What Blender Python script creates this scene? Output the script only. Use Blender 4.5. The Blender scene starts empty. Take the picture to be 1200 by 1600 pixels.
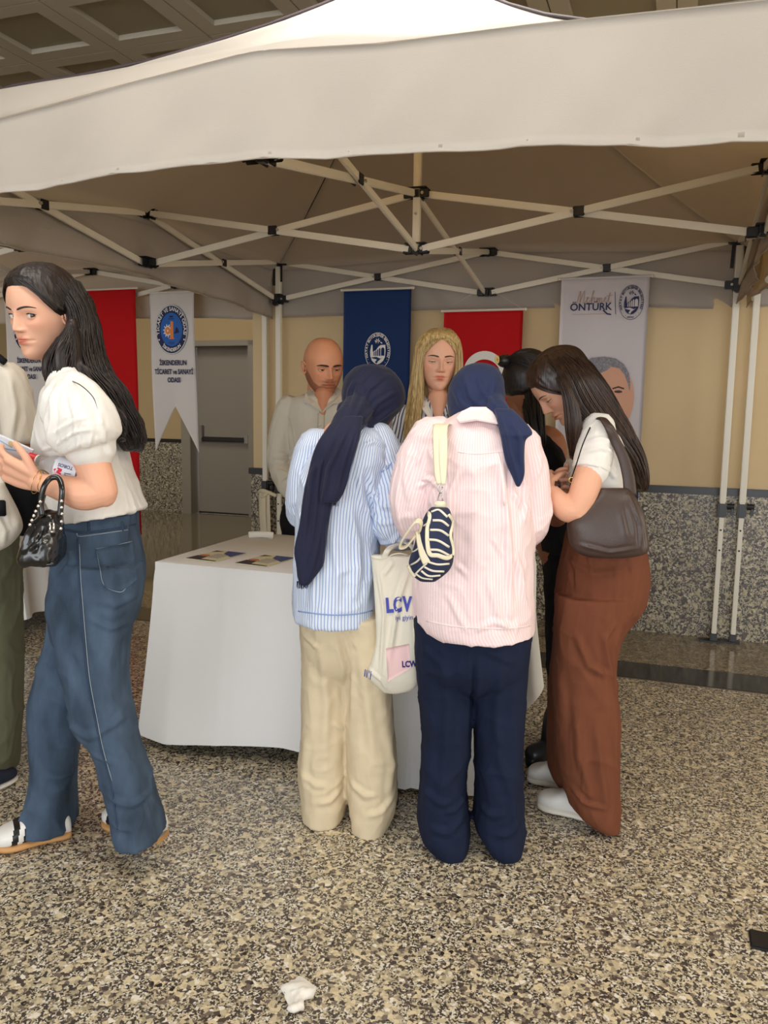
import bpy, bmesh, math, random
import numpy as np
from mathutils import Vector, Matrix

# ------------------------------------------------------------------ camera
SC = bpy.context.scene
COL = SC.collection
CAM_H, CAM_P, CAM_R, CAM_F = 1.38, 0.1290, 0.0145, 1287.0     # height, pitch, roll, focal length in pixels of a 1200x1600 frame
cam_data = bpy.data.cameras.new('camera'); cam = bpy.data.objects.new('camera', cam_data); COL.objects.link(cam)
cam_data.sensor_fit = 'VERTICAL'; cam_data.sensor_height = 24.0; cam_data.lens = CAM_F / 1600 * 24.0
cam_data.clip_start = 0.05; cam_data.clip_end = 200
_c, _s = math.cos(CAM_P), math.sin(CAM_P)
_fw = Vector((0, _c, -_s)); _up0 = Vector((0, _s, _c)); _rt0 = Vector((1, 0, 0))
_cr, _sr = math.cos(CAM_R), math.sin(CAM_R)
_rt = _rt0 * _cr + _up0 * _sr
_up = _up0 * _cr - _rt0 * _sr
M = Matrix.Identity(4)
for i in range(3):
    M[i][0] = _rt[i]; M[i][1] = _up[i]; M[i][2] = -_fw[i]
M[2][3] = CAM_H
cam.matrix_world = M
SC.camera = cam
SC.view_settings.view_transform = 'Standard'; SC.view_settings.look = 'None'
SC.view_settings.gamma = 1.0; SC.view_settings.use_curve_mapping = False
SC.view_settings.exposure = 0.0

# ------------------------------------------------------------------ world and lamps
TH = 0.3378                                       # the hall's walls run at this angle to the picture
E1 = np.array([math.cos(TH), -math.sin(TH), 0.0]); EN = np.array([math.sin(TH), math.cos(TH), 0.0])
EZ = np.array([0, 0, 1.0])
def L(u, v, z=0.0):
    return E1 * u + EN * v + EZ * z
world = bpy.data.worlds.new('world'); SC.world = world; world.use_nodes = True
world.node_tree.nodes['Background'].inputs[0].default_value = (1.0, 0.985, 0.965, 1)
world.node_tree.nodes['Background'].inputs[1].default_value = 1.0
def area(name, loc, target, sx, sy, power, color, spread=180):
    l = bpy.data.lights.new(name, 'AREA'); l.shape = 'RECTANGLE'; l.size = sx; l.size_y = sy
    l.energy = power; l.color = color; l.spread = math.radians(spread)
    o = bpy.data.objects.new(name, l); COL.objects.link(o); o.location = loc
    d = Vector(target) - Vector(loc); o.rotation_euler = d.to_track_quat('-Z', 'Y').to_euler()
    o['label'] = name.replace('_', ' '); o['category'] = 'light'
    return o
# daylight from the glazed front of the hall behind the photographer, the hall's ceiling lamps, and added fill lights
area('entrance_daylight', (-2.0, -7.5, 1.9), (0.0, 3.0, 1.3), 11.0, 3.6, 520, (0.90, 0.95, 1.0))
area('hall_ceiling_lamp', tuple(L(-1.2, 1.2, 3.46)), tuple(L(-1.2, 1.6, 0)), 2.4, 0.8, 26, (1.0, 0.95, 0.86))
area('tent_top_lamp', tuple(L(-0.95, 3.1, 3.46)), tuple(L(-0.95, 3.1, 0)), 1.0, 0.8, 30, (1.0, 0.96, 0.90))
area('added_left_fill', tuple(L(-6.4, 3.6, 3.46)), tuple(L(-5.6, 4.0, 0)), 2.0, 1.2, 60, (1.0, 0.95, 0.87))  # added out of view past the left tent, to light its canvas
area('right_ceiling_lamp', tuple(L(2.2, 1.2, 3.46)), tuple(L(1.6, 2.6, 0)), 2.4, 0.8, 60, (1.0, 0.90, 0.72))
area('added_right_fill', tuple(L(6.5, 3.2, 1.5)), tuple(L(0.0, 4.6, 1.6)), 2.6, 2.6, 110, (1.0, 0.90, 0.74))  # invented warm fill from the right, brightens the inner valances and near wall
area('added_alcove_fill', tuple(L(-5.0, 7.0, 3.46)), tuple(L(-5.0, 7.4, 0)), 1.6, 1.2, 24, (1.0, 0.92, 0.78))  # added to lift the dark recess around the door

# ------------------------------------------------------------------ picture to hall measures
H = CAM_H
def ray(px, py):
    a, b = px - 600.0, py - 800.0
    x = _cr * a + _sr * b; y = -_sr * a + _cr * b
    u = -y / CAM_F
    return np.array([x / CAM_F, _c + u * _s, -_s + u * _c])
O0 = np.array([0, 0, H])
def at_y(px, py, Y):
    d = ray(px, py); return O0 + Y / d[1] * d
def at_z(px, py, z=0.0):
    d = ray(px, py); return O0 + (z - H) / d[2] * d
def at_v(px, py, v):
    d = ray(px, py); return O0 + (v - EN @ O0) / (EN @ d) * d
def uv_of(P):
    return float(E1 @ P), float(EN @ P), float(P[2])

# ------------------------------------------------------------------ helpers: objects
def tag(o, label=None, cat=None, group=None, kind=None):
    if label: o['label'] = label
    if cat: o['category'] = cat
    if group: o['group'] = group
    if kind: o['kind'] = kind
    return o
def empty(name, loc, label, cat, group=None):
    o = bpy.data.objects.new(name, None); COL.objects.link(o); o.location = tuple(loc)
    o.empty_display_size = 0.05
    return tag(o, label, cat, group)
def mesh(name, V, F, mats, parent=None, smooth=True, attrs=None, midx=None, kind=None, sharp=None):
    """V, F in world coordinates; the object's own origin goes to its parent's origin or stays at the world's"""
    V = np.asarray(V, float)
    me = bpy.data.meshes.new(name)
    off = np.zeros(3)
    p = parent
    while p is not None:
        off = off + np.array(p.location); p = p.parent
    if parent is None:
        off = np.array([(V[:, 0].min() + V[:, 0].max()) / 2, (V[:, 1].min() + V[:, 1].max()) / 2, V[:, 2].min()])
    me.from_pydata((V - off).tolist(), [], [tuple(int(i) for i in f) for f in F])
    if not isinstance(mats, (list, tuple)): mats = [mats]
    for m in mats: me.materials.append(m)
    if midx is not None: me.polygons.foreach_set('material_index', np.asarray(midx, dtype=np.int32))
    if smooth: me.polygons.foreach_set('use_smooth', np.ones(len(me.polygons), dtype=bool))
    if attrs:
        for k, a in attrs.items():
            a = np.asarray(a, float)
            if a.ndim == 1:
                at = me.attributes.new(k, 'FLOAT', 'POINT'); at.data.foreach_set('value', a)
            else:
                at = me.attributes.new(k, 'FLOAT_COLOR', 'POINT')
                if a.shape[1] == 3: a = np.hstack([a, np.ones((len(a), 1))])
                at.data.foreach_set('color', a.ravel())
    me.update()
    if smooth and sharp:
        me.set_sharp_from_angle(angle=math.radians(sharp))
    o = bpy.data.objects.new(name, me); COL.objects.link(o)
    if parent is not None: o.parent = parent
    else: o.location = tuple(off)
    if kind: o['kind'] = kind
    return o

# ------------------------------------------------------------------ helpers: geometry (each returns V, F)
def merge(*parts):
    V = []; F = []; n = 0
    for v, f in parts:
        v = np.asarray(v, float)
        V.append(v); F.extend([tuple(i + n for i in q) for q in f]); n += len(v)
    return np.vstack(V), F
def box(c, ax, ay, az, sx, sy, sz, bev=0.0):
    """a box about c with its axes ax, ay, az and full sizes; chamfered edges when bev > 0"""
    c = np.asarray(c, float); ax, ay, az = [np.asarray(a, float) for a in (ax, ay, az)]
    if bev <= 0:
        V = [c + ax * sx / 2 * i + ay * sy / 2 * j + az * sz / 2 * k for i in (-1, 1) for j in (-1, 1) for k in (-1, 1)]
        F = [(0, 1, 3, 2), (4, 6, 7, 5), (0, 4, 5, 1), (2, 3, 7, 6), (0, 2, 6, 4), (1, 5, 7, 3)]
        return np.array(V), F
    bm = bmesh.new(); bmesh.ops.create_cube(bm, size=1)
    for v in bm.verts: v.co = Vector((v.co.x * sx, v.co.y * sy, v.co.z * sz))
    bmesh.ops.bevel(bm, geom=list(bm.edges), offset=bev, segments=2, affect='EDGES')
    V = np.array([c + ax * v.co.x + ay * v.co.y + az * v.co.z for v in bm.verts]); F = [tuple(v.index for v in f.verts) for f in bm.faces]
    bm.free(); return V, F
def hbox(u, v, z, su, sv, sz, bev=0.0):
    return box(L(u, v, z), E1, EN, EZ, su, sv, sz, bev)
def bar(p, q, w, h, up=(0, 0, 1), bev=0.0):
    p = np.asarray(p, float); q = np.asarray(q, float); d = q - p; ln = np.linalg.norm(d); d = d / ln
    up = np.asarray(up, float); s = np.cross(d, up); s /= np.linalg.norm(s); t = np.cross(s, d)
    return box((p + q) / 2, d, s, t, ln, w, h, bev)
def frames(P):
    P = np.asarray(P, float); n = len(P)
    T = np.zeros_like(P); T[1:-1] = P[2:] - P[:-2]; T[0] = P[1] - P[0]; T[-1] = P[-1] - P[-2]
    T /= np.maximum(np.linalg.norm(T, axis=1, keepdims=True), 1e-9)
    a = np.array([0, 0, 1.0]) if abs(T[0][2]) < .9 else np.array([0, 1.0, 0])
    N = [None] * n; x = np.cross(T[0], a); x /= np.linalg.norm(x); N[0] = x
    for i in range(1, n):
        x = N[i - 1] - T[i] * (N[i - 1] @ T[i]); l = np.linalg.norm(x)
        N[i] = x / l if l > 1e-6 else N[i - 1]
    N = np.array(N); B = np.cross(T, N)
    return T, N, B
def tube(P, R, seg=12, round_ends=False, R2=None, ref=None):
    """a tube along P, radius R (number or list), second radius R2 (across the frame's other axis); ref fixes the first axis"""
    P = np.asarray(P, float); n = len(P)
    R = np.full(n, R, float) if np.isscalar(R) else np.asarray(R, float)
    R2 = R if R2 is None else (np.full(n, R2, float) if np.isscalar(R2) else np.asarray(R2, float))
    if round_ends:
        T = P[1] - P[0]; T /= np.linalg.norm(T); S = P[-1] - P[-2]; S /= np.linalg.norm(S)
        a = [math.radians(x) for x in (78, 52, 26)]
        P = np.vstack([[P[0] - T * R[0] * math.sin(t) for t in a], P, [P[-1] + S * R[-1] * math.sin(t) for t in a[::-1]]])
        R0 = R; R = np.concatenate([[R0[0] * math.cos(t) for t in a], R0, [R0[-1] * math.cos(t) for t in a[::-1]]])
        q = R2; R2 = np.concatenate([[q[0] * math.cos(t) for t in a], q, [q[-1] * math.cos(t) for t in a[::-1]]])
    T, N, B = frames(P)
    if ref is not None:
        ref = np.asarray(ref, float); N = ref - T * (T @ ref)[:, None]; N /= np.linalg.norm(N, axis=1, keepdims=True); B = np.cross(T, N)
    an = np.linspace(0, 2 * math.pi, seg, endpoint=False)
    V = (P[:, None, :] + N[:, None, :] * (R[:, None] * np.cos(an))[:, :, None] + B[:, None, :] * (R2[:, None] * np.sin(an))[:, :, None]).reshape(-1, 3)
    m = len(P); F = []
    for i in range(m - 1):
        for j in range(seg):
            k = (j + 1) % seg
            F.append((i * seg + j, i * seg + k, (i + 1) * seg + k, (i + 1) * seg + j))
    F.append(tuple(range(seg))[::-1]); F.append(tuple((m - 1) * seg + j for j in range(seg)))
    return V, F
def smooth_path(P, k=6):
    """Catmull-Rom through the points (any number of columns)"""
    P = np.asarray(P, float); n = len(P); out = []
    Q = np.vstack([2 * P[0] - P[1], P, 2 * P[-1] - P[-2]])
    for i in range(n - 1):
        p0, p1, p2, p3 = Q[i:i + 4]
        for j in range(k):
            t = j / k
            out.append(.5 * ((2 * p1) + (-p0 + p2) * t + (2 * p0 - 5 * p1 + 4 * p2 - p3) * t * t + (-p0 + 3 * p1 - 3 * p2 + p3) * t ** 3))
    out.append(P[-1]); return np.array(out)
def loft(rings, seg=40, k=4):
    """rings: (cx, cy, cz, a, b, rot, exponent[, tilt_x, tilt_y]); closed, capped"""
    R = np.array([list(r) + [0] * (9 - len(r)) for r in rings], float)
    if k > 1: R = smooth_path(R, k)
    an = np.linspace(0, 2 * math.pi, seg, endpoint=False); ca, sa = np.cos(an), np.sin(an)
    V = []
    for cx, cy, cz, a, b, rot, n, tx, ty in R:
        e = 2.0 / max(n, 1.2); a = max(a, 1e-4); b = max(b, 1e-4)
        x = a * np.sign(ca) * np.abs(ca) ** e; y = b * np.sign(sa) * np.abs(sa) ** e
        X = x * math.cos(rot) - y * math.sin(rot); Y = x * math.sin(rot) + y * math.cos(rot)
        V.append(np.stack([cx + X, cy + Y, cz + X * tx + Y * ty], 1))
    m = len(V); V = np.vstack(V); F = []
    for i in range(m - 1):
        for j in range(seg):
            q = (j + 1) % seg
            F.append((i * seg + j, (i + 1) * seg + j, (i + 1) * seg + q, i * seg + q))
    F.append(tuple(range(seg))); F.append(tuple((m - 1) * seg + j for j in range(seg))[::-1])
    return V, F
def sphere(c, rx, ry=None, rz=None, seg=20, rings=12, Rm=None):
    ry = rx if ry is None else ry; rz = rx if rz is None else rz
    V = [(0, 0, 1)]
    for i in range(1, rings):
        p = math.pi * i / rings
        for j in range(seg):
            t = 2 * math.pi * j / seg; V.append((math.sin(p) * math.cos(t), math.sin(p) * math.sin(t), math.cos(p)))
    V.append((0, 0, -1)); V = np.array(V) * np.array([rx, ry, rz])
    if Rm is not None: V = V @ np.asarray(Rm).T
    V = V + np.asarray(c, float)
    F = [(0, 1 + j, 1 + (j + 1) % seg) for j in range(seg)]
    for i in range(rings - 2):
        for j in range(seg):
            a = 1 + i * seg + j; b = 1 + i * seg + (j + 1) % seg
            F.append((a, a + seg, b + seg, b))
    e = len(V) - 1; s0 = 1 + (rings - 2) * seg
    F += [(e, s0 + (j + 1) % seg, s0 + j) for j in range(seg)]
    return V, F
def grid(nu, nv, fn):
    """open sheet: fn(s, t) gives arrays over the grid, s and t in 0..1"""
    s, t = np.meshgrid(np.linspace(0, 1, nu), np.linspace(0, 1, nv), indexing='ij')
    V = fn(s.ravel(), t.ravel())
    F = [(i * nv + j, (i + 1) * nv + j, (i + 1) * nv + j + 1, i * nv + j + 1) for i in range(nu - 1) for j in range(nv - 1)]
    return V, F
def solid_sheet(V, F, nu, nv, th):
    """gives a grid sheet a thickness th (half to each side)"""
    N = normals(V, F); a = V + N * th / 2; b = V - N * th / 2; n = len(V)
    Q = list(F) + [tuple(i + n for i in f[::-1]) for f in F]
    rim = [i * nv for i in range(nu)] + [(nu - 1) * nv + j for j in range(1, nv)] + [i * nv + nv - 1 for i in range(nu - 2, -1, -1)] + [j for j in range(nv - 2, 0, -1)]
    for k in range(len(rim)):
        p, q = rim[k], rim[(k + 1) % len(rim)]
        Q.append((p, q, q + n, p + n))
    return np.vstack([a, b]), Q
def normals(V, F):
    V = np.asarray(V, float); N = np.zeros_like(V)
    F4 = np.array([f for f in F if len(f) == 4], int).reshape(-1, 4); F3 = np.array([f for f in F if len(f) == 3], int).reshape(-1, 3)
    for A in (F4, F3):
        if len(A) == 0: continue
        if A.shape[1] == 4: n = np.cross(V[A[:, 2]] - V[A[:, 0]], V[A[:, 3]] - V[A[:, 1]])
        else: n = np.cross(V[A[:, 1]] - V[A[:, 0]], V[A[:, 2]] - V[A[:, 0]])
        for c in range(A.shape[1]): np.add.at(N, A[:, c], n)
    return N / np.maximum(np.linalg.norm(N, axis=1, keepdims=True), 1e-12)
def voxel(vf, size=0.006, it=3, fac=0.5):
    """fuses overlapping closed pieces into one continuous skin"""
    V, F = vf
    me = bpy.data.meshes.new('fuse'); me.from_pydata(np.asarray(V).tolist(), [], [tuple(int(i) for i in f) for f in F])
    o = bpy.data.objects.new('fuse', me); COL.objects.link(o)
    m = o.modifiers.new('r', 'REMESH'); m.mode = 'VOXEL'; m.voxel_size = size; m.adaptivity = 0
    if it:
        s = o.modifiers.new('s', 'SMOOTH'); s.factor = fac; s.iterations = it
    dg = bpy.context.evaluated_depsgraph_get(); dg.update()
    r = bpy.data.meshes.new_from_object(o.evaluated_get(dg))
    n = len(r.vertices); W = np.empty(n * 3); r.vertices.foreach_get('co', W)
    Q = [tuple(p.vertices) for p in r.polygons]
    bpy.data.objects.remove(o); bpy.data.meshes.remove(me); bpy.data.meshes.remove(r)
    return W.reshape(-1, 3), Q

# ------------------------------------------------------------------ helpers: cloth relief
def _hash(i, j, k, seed):
    h = (i * 374761393 + j * 668265263 + k * 2147483647 + seed * 974634777) & 0xffffffff
    h = ((h ^ (h >> 13)) * 1274126177) & 0xffffffff
    return ((h ^ (h >> 16)) & 0xffff) / 65535.0
def vnoise(P, scale, seed=0):
    """smooth value noise in -1..1; scale is a number or one per axis"""
    Q = np.asarray(P, float) * np.asarray(scale, float) + 1000.0
    I = np.floor(Q).astype(np.int64); f = Q - I; f = f * f * (3 - 2 * f); r = 0
    for a in (0, 1):
        for b in (0, 1):
            for c in (0, 1):
                w = (f[:, 0] if a else 1 - f[:, 0]) * (f[:, 1] if b else 1 - f[:, 1]) * (f[:, 2] if c else 1 - f[:, 2])
                r = r + w * _hash(I[:, 0] + a, I[:, 1] + b, I[:, 2] + c, seed)
    return r * 2 - 1
def fold_field(V, N, Y, folds):
    """folds as they run in the picture: ((px, py), (px, py), ..., width_m, height_m), raised on the side that faces the lens"""
    d = np.zeros(len(V)); face = np.clip(-N[:, 1] * 2.0 + .3, 0, 1)
    for f in folds:
        pts = [at_y(p[0], p[1], Y) for p in f[:-2]]; w, h = f[-2:]
        for _ in (0,):
            best = np.full(len(V), 1e9); tt = np.zeros(len(V)); m = len(pts) - 1
            for i in range(m):
                a = np.array([pts[i][0], pts[i][2]]); b = np.array([pts[i + 1][0], pts[i + 1][2]])
                ab = b - a; q = V[:, [0, 2]] - a; t = np.clip(q @ ab / (ab @ ab), 0, 1)
                ds = np.linalg.norm(q - t[:, None] * ab, axis=1); k = ds < best
                best = np.where(k, ds, best); tt = np.where(k, (i + t) / m, tt)
        prof = np.exp(-(best / w) ** 2) - .45 * np.exp(-((best - 1.9 * w) / w) ** 2)
        d += h * prof * np.clip(np.sin(np.clip(tt, .04, .96) * math.pi) * 1.6, 0, 1) * face
    return d
def ellipse_pts(n, a, b, ph=0): return [(a * math.cos(2 * math.pi * i / n + ph), b * math.sin(2 * math.pi * i / n + ph)) for i in range(n)]

# ------------------------------------------------------------------ helpers: materials
def _new(name):
    m = bpy.data.materials.new(name); m.use_nodes = True; nt = m.node_tree
    return m, nt, nt.nodes['Principled BSDF']
def srgb(r, g, b):
    f = lambda c: (c / 255 / 12.92) if c / 255 <= .04045 else ((c / 255 + .055) / 1.055) ** 2.4
    return (f(r), f(g), f(b), 1)
def plain(name, rgb, rough=.5, metal=0, bump=0, bscale=200, spec=.5, var=0, vscale=8, coat=0, stretch=None, sheen=0, trans=0):
    m, nt, b = _new(name); c = srgb(*rgb)
    b.inputs['Base Color'].default_value = c; b.inputs['Roughness'].default_value = rough; b.inputs['Metallic'].default_value = metal
    b.inputs['Specular IOR Level'].default_value = spec; b.inputs['Coat Weight'].default_value = coat
    b.inputs['Sheen Weight'].default_value = sheen
    if trans: b.inputs['Transmission Weight'].default_value = trans
    tc = nt.nodes.new('ShaderNodeTexCoord')
    src = tc.outputs['Object']
    if stretch:
        mp = nt.nodes.new('ShaderNodeMapping'); mp.inputs['Scale'].default_value = stretch; nt.links.new(src, mp.inputs[0]); src = mp.outputs[0]
    if bump:
        n = nt.nodes.new('ShaderNodeTexNoise'); n.inputs['Scale'].default_value = bscale; n.inputs['Detail'].default_value = 3
        nt.links.new(src, n.inputs['Vector'])
        u = nt.nodes.new('ShaderNodeBump'); u.inputs['Strength'].default_value = bump; u.inputs['Distance'].default_value = .004
        nt.links.new(n.outputs[0], u.inputs['Height']); nt.links.new(u.outputs[0], b.inputs['Normal'])
    if var:
        n = nt.nodes.new('ShaderNodeTexNoise'); n.inputs['Scale'].default_value = vscale; n.inputs['Detail'].default_value = 4
        nt.links.new(src, n.inputs['Vector'])
        r = nt.nodes.new('ShaderNodeValToRGB'); r.color_ramp.elements[0].position = .3; r.color_ramp.elements[1].position = .7
        r.color_ramp.elements[0].color = tuple(x * (1 - var) for x in c[:3]) + (1,); r.color_ramp.elements[1].color = tuple(min(1, x * (1 + var)) for x in c[:3]) + (1,)
        nt.links.new(n.outputs[0], r.inputs[0]); nt.links.new(r.outputs[0], b.inputs['Base Color'])
    return m
def striped(name, base, line, period, duty, rough=.8, attr='su', seer=0):
    """woven stripes that follow the cloth's own width coordinate (metres)"""
    m, nt, b = _new(name); N = nt.nodes; K = nt.links
    a = N.new('ShaderNodeAttribute'); a.attribute_name = attr
    d = N.new('ShaderNodeMath'); d.operation = 'DIVIDE'; d.inputs[1].default_value = period; K.new(a.outputs['Fac'], d.inputs[0])
    f = N.new('ShaderNodeMath'); f.operation = 'FRACT'; K.new(d.outputs[0], f.inputs[0])
    r = N.new('ShaderNodeValToRGB'); e = r.color_ramp.elements
    e[0].position = 0; e[0].color = srgb(*line); e[1].position = duty + .12; e[1].color = srgb(*base)
    x = e.new(max(.01, duty - .06)); x.color = srgb(*line); x = e.new(.94); x.color = srgb(*base); x = e.new(1.0); x.color = srgb(*line)
    K.new(f.outputs[0], r.inputs[0]); K.new(r.outputs[0], b.inputs['Base Color'])
    b.inputs['Roughness'].default_value = rough; b.inputs['Specular IOR Level'].default_value = .25
    tc = N.new('ShaderNodeTexCoord'); n = N.new('ShaderNodeTexNoise'); n.inputs['Scale'].default_value = 60; n.inputs['Detail'].default_value = 4; K.new(tc.outputs['Object'], n.inputs['Vector'])
    u = N.new('ShaderNodeBump'); u.inputs['Strength'].default_value = .35; u.inputs['Distance'].default_value = .004
    K.new(n.outputs[0], u.inputs['Height']); K.new(u.outputs[0], b.inputs['Normal'])
    return m
def granite(name, beige, dark, white, scale, rough, amount=.46, tone=1.0, rcoat=0, spec=.5, dull=0):
    m, nt, b = _new(name); N = nt.nodes; K = nt.links
    tc = N.new('ShaderNodeTexCoord')
    mp = N.new('ShaderNodeMapping'); mp.inputs['Scale'].default_value = (1, 1.0, 1.0); K.new(tc.outputs['Object'], mp.inputs[0])
    dn = N.new('ShaderNodeTexNoise'); dn.inputs['Scale'].default_value = scale * .9; dn.inputs['Detail'].default_value = 2; K.new(mp.outputs[0], dn.inputs['Vector'])
    add = N.new('ShaderNodeMixRGB'); add.blend_type = 'ADD'; add.inputs[0].default_value = .022 * 60 / scale; K.new(mp.outputs[0], add.inputs[1]); K.new(dn.outputs['Color'], add.inputs[2])
    v = N.new('ShaderNodeTexVoronoi'); v.inputs['Scale'].default_value = scale; K.new(add.outputs[0], v.inputs['Vector'])
    sp = N.new('ShaderNodeSeparateColor'); K.new(v.outputs['Color'], sp.inputs[0])
    r = N.new('ShaderNodeValToRGB'); r.color_ramp.interpolation = 'CONSTANT'; e = r.color_ramp.elements
    t = lambda c, k: srgb(*[min(255, x * k) for x in c])
    e[0].position = 0; e[0].color = t(dark, 1); e[1].position = amount * .55; e[1].color = t(dark, 1.45)
    for p, c in ((amount, t(beige, .86)), (amount + .14, t(beige, 1)), (amount + .32, t(beige, 1.1)), (.90, t(white, 1)), (.97, t(dark, .6))):
        x = e.new(p); x.color = c
    K.new(sp.outputs[0], r.inputs[0])
    v2 = N.new('ShaderNodeTexVoronoi'); v2.inputs['Scale'].default_value = scale * 2.3; K.new(add.outputs[0], v2.inputs['Vector'])
    s2 = N.new('ShaderNodeSeparateColor'); K.new(v2.outputs['Color'], s2.inputs[0])
    r2 = N.new('ShaderNodeValToRGB'); r2.color_ramp.interpolation = 'CONSTANT'; e = r2.color_ramp.elements
    e[0].position = 0; e[0].color = t(dark, .9); e[1].position = .5; e[1].color = t(beige, .95); x = e.new(.8); x.color = t(white, .95)
    K.new(s2.outputs[1], r2.inputs[0])
    big = N.new('ShaderNodeTexNoise'); big.inputs['Scale'].default_value = scale * .35; big.inputs['Detail'].default_value = 3; K.new(mp.outputs[0], big.inputs['Vector'])
    rb = N.new('ShaderNodeValToRGB'); rb.color_ramp.elements[0].position = .46; rb.color_ramp.elements[1].position = .54; K.new(big.outputs[0], rb.inputs[0])
    mx = N.new('ShaderNodeMixRGB'); K.new(rb.outputs[0], mx.inputs[0]); K.new(r.outputs[0], mx.inputs[1]); K.new(r2.outputs[0], mx.inputs[2])
    out = mx.outputs[0]
    if dull:
        dm = N.new('ShaderNodeMixRGB'); dm.inputs[0].default_value = dull; K.new(out, dm.inputs[1]); dm.inputs[2].default_value = t(tuple((p * .5 + q * .5) for p, q in zip(beige, dark)), 1); out = dm.outputs[0]
    K.new(out, b.inputs['Base Color'])
    b.inputs['Roughness'].default_value = rough; b.inputs['Coat Weight'].default_value = rcoat; b.inputs['Coat Roughness'].default_value = .06
    b.inputs['Specular IOR Level'].default_value = spec
    return m
# ------------------------------------------------------------------ lettering and flat print
_tc = {}
def text_vf(s, size, thick=.0006, bold=0.0, shear=0.0, sx=1.0):
    """flat lettering centred on 0,0 in its own x, y plane; also gives its width"""
    key = (s, size, thick, bold, shear, sx)
    if key in _tc: return _tc[key]
    cu = bpy.data.curves.new('t', 'FONT'); cu.body = s; cu.size = size; cu.extrude = thick / 2; cu.offset = bold; cu.shear = shear
    cu.align_x = 'CENTER'; cu.align_y = 'CENTER'; cu.resolution_u = 3
    o = bpy.data.objects.new('t', cu); COL.objects.link(o); dg = bpy.context.evaluated_depsgraph_get(); dg.update()
    me = bpy.data.meshes.new_from_object(o.evaluated_get(dg))
    n = len(me.vertices); W = np.empty(n * 3); me.vertices.foreach_get('co', W); W = W.reshape(-1, 3)
    F = [tuple(p.vertices) for p in me.polygons]
    bpy.data.objects.remove(o); bpy.data.curves.remove(cu); bpy.data.meshes.remove(me)
    if n: W[:, 0] *= sx
    w = (W[:, 0].max() - W[:, 0].min()) if n else size * .3
    if n: W[:, 0] -= (W[:, 0].max() + W[:, 0].min()) / 2
    _tc[key] = (W, F, w); return _tc[key]
class Plane:
    """a flat surface with a right, an up and an outward (towards the viewer) direction"""
    def __init__(s, o, rt, up, out): s.o, s.rt, s.up, s.out = [np.asarray(a, float) for a in (o, rt, up, out)]
    def put(s, V, h=.001):
        V = np.asarray(V, float); z = V[:, 2:3] if V.shape[1] > 2 else 0
        return s.o + V[:, :1] * s.rt + V[:, 1:2] * s.up + (z + h) * s.out
    def text(s, t, x, y, size, h=.001, **k):
        W, F, w = text_vf(t, size, **k); 
        return s.put(W + np.array([x, y, 0]), h), F
    def arc(s, t, cx, cy, r, a0, size, h=.001, gap=.12, sy=1.0, inward=False, **k):
        """letters on an arc centred at angle a0 (radians, 0 = top, clockwise)"""
        out = []; ws = [text_vf(c, size, **k)[2] if c != ' ' else size * .28 for c in t]
        tot = sum(ws) + size * gap * (len(t) - 1); pos = -tot / 2
        for c, w in zip(t, ws):
            a = (pos + w / 2) / r; pos += w + size * gap
            a = a0 - a if inward else a0 + a
            if c == ' ': continue
            W, F, _ = text_vf(c, size, **k); rot = -a + (math.pi if inward else 0)
            X = W[:, 0] * math.cos(rot) - W[:, 1] * math.sin(rot) + r * math.sin(a)
            Y = W[:, 0] * math.sin(rot) + W[:, 1] * math.cos(rot) + r * math.cos(a)
            out.append((s.put(np.stack([X + cx, Y * sy + cy, W[:, 2]], 1), h), F))
        return merge(*out)
    def poly(s, pts, h=.001, th=.0006):
        n = len(pts); P = np.array([(x, y, 0) for x, y in pts]); Q = P.copy(); Q[:, 2] = -th
        V = s.put(np.vstack([P, Q]), h); F = [tuple(range(n)), tuple(range(n, 2 * n))[::-1]] + [(i, i + n, (i + 1) % n + n, (i + 1) % n) for i in range(n)]
        return V, F
    def ring(s, cx, cy, a, b, a2, b2, h=.001, n=48):
        V = []; F = []
        for x, y in ellipse_pts(n, a, b): V.append((cx + x, cy + y, 0))
        for x, y in ellipse_pts(n, a2, b2): V.append((cx + x, cy + y, 0))
        for i in range(n): j = (i + 1) % n; F.append((i, j, n + j, n + i))
        return s.put(np.array(V), h), F
    def disc(s, cx, cy, a, b, h=.001, n=48): return s.poly([(cx + x, cy + y) for x, y in ellipse_pts(n, a, b)], h)
    def line(s, pts, w, h=.001):
        pts = [np.array(p, float) for p in pts]; out = []
        for p, q in zip(pts[:-1], pts[1:]):
            d = q - p; l = np.linalg.norm(d); 
            if l < 1e-6: continue
            d /= l; m = np.array([-d[1], d[0]]) * w / 2; e = d * w * .3
            out.append(s.poly([tuple(p - e - m), tuple(q + e - m), tuple(q + e + m), tuple(p - e + m)], h))
        return merge(*out)

# ------------------------------------------------------------------ the hall
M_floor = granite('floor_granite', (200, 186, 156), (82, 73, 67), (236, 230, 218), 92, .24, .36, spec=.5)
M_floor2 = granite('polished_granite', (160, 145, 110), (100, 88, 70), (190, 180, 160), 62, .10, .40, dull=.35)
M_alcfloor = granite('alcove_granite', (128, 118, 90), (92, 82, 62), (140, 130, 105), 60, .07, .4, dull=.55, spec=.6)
M_dado = granite('wall_granite', (176, 164, 136), (62, 54, 48), (200, 192, 176), 74, .35, .46)
M_strip = plain('dark_granite', (46, 43, 37), .12, bump=0, var=.25, vscale=120, spec=.5)
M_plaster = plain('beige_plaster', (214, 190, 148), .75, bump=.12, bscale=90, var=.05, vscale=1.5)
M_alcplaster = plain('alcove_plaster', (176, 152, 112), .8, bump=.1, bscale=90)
M_black = plain('black_trim', (26, 24, 24), .35)
M_ceil = plain('ceiling_metal', (184, 176, 158), .6, bump=.04)
M_coffer = plain('perforated_metal', (152, 142, 118), .7, bump=.25, bscale=500)
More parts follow.
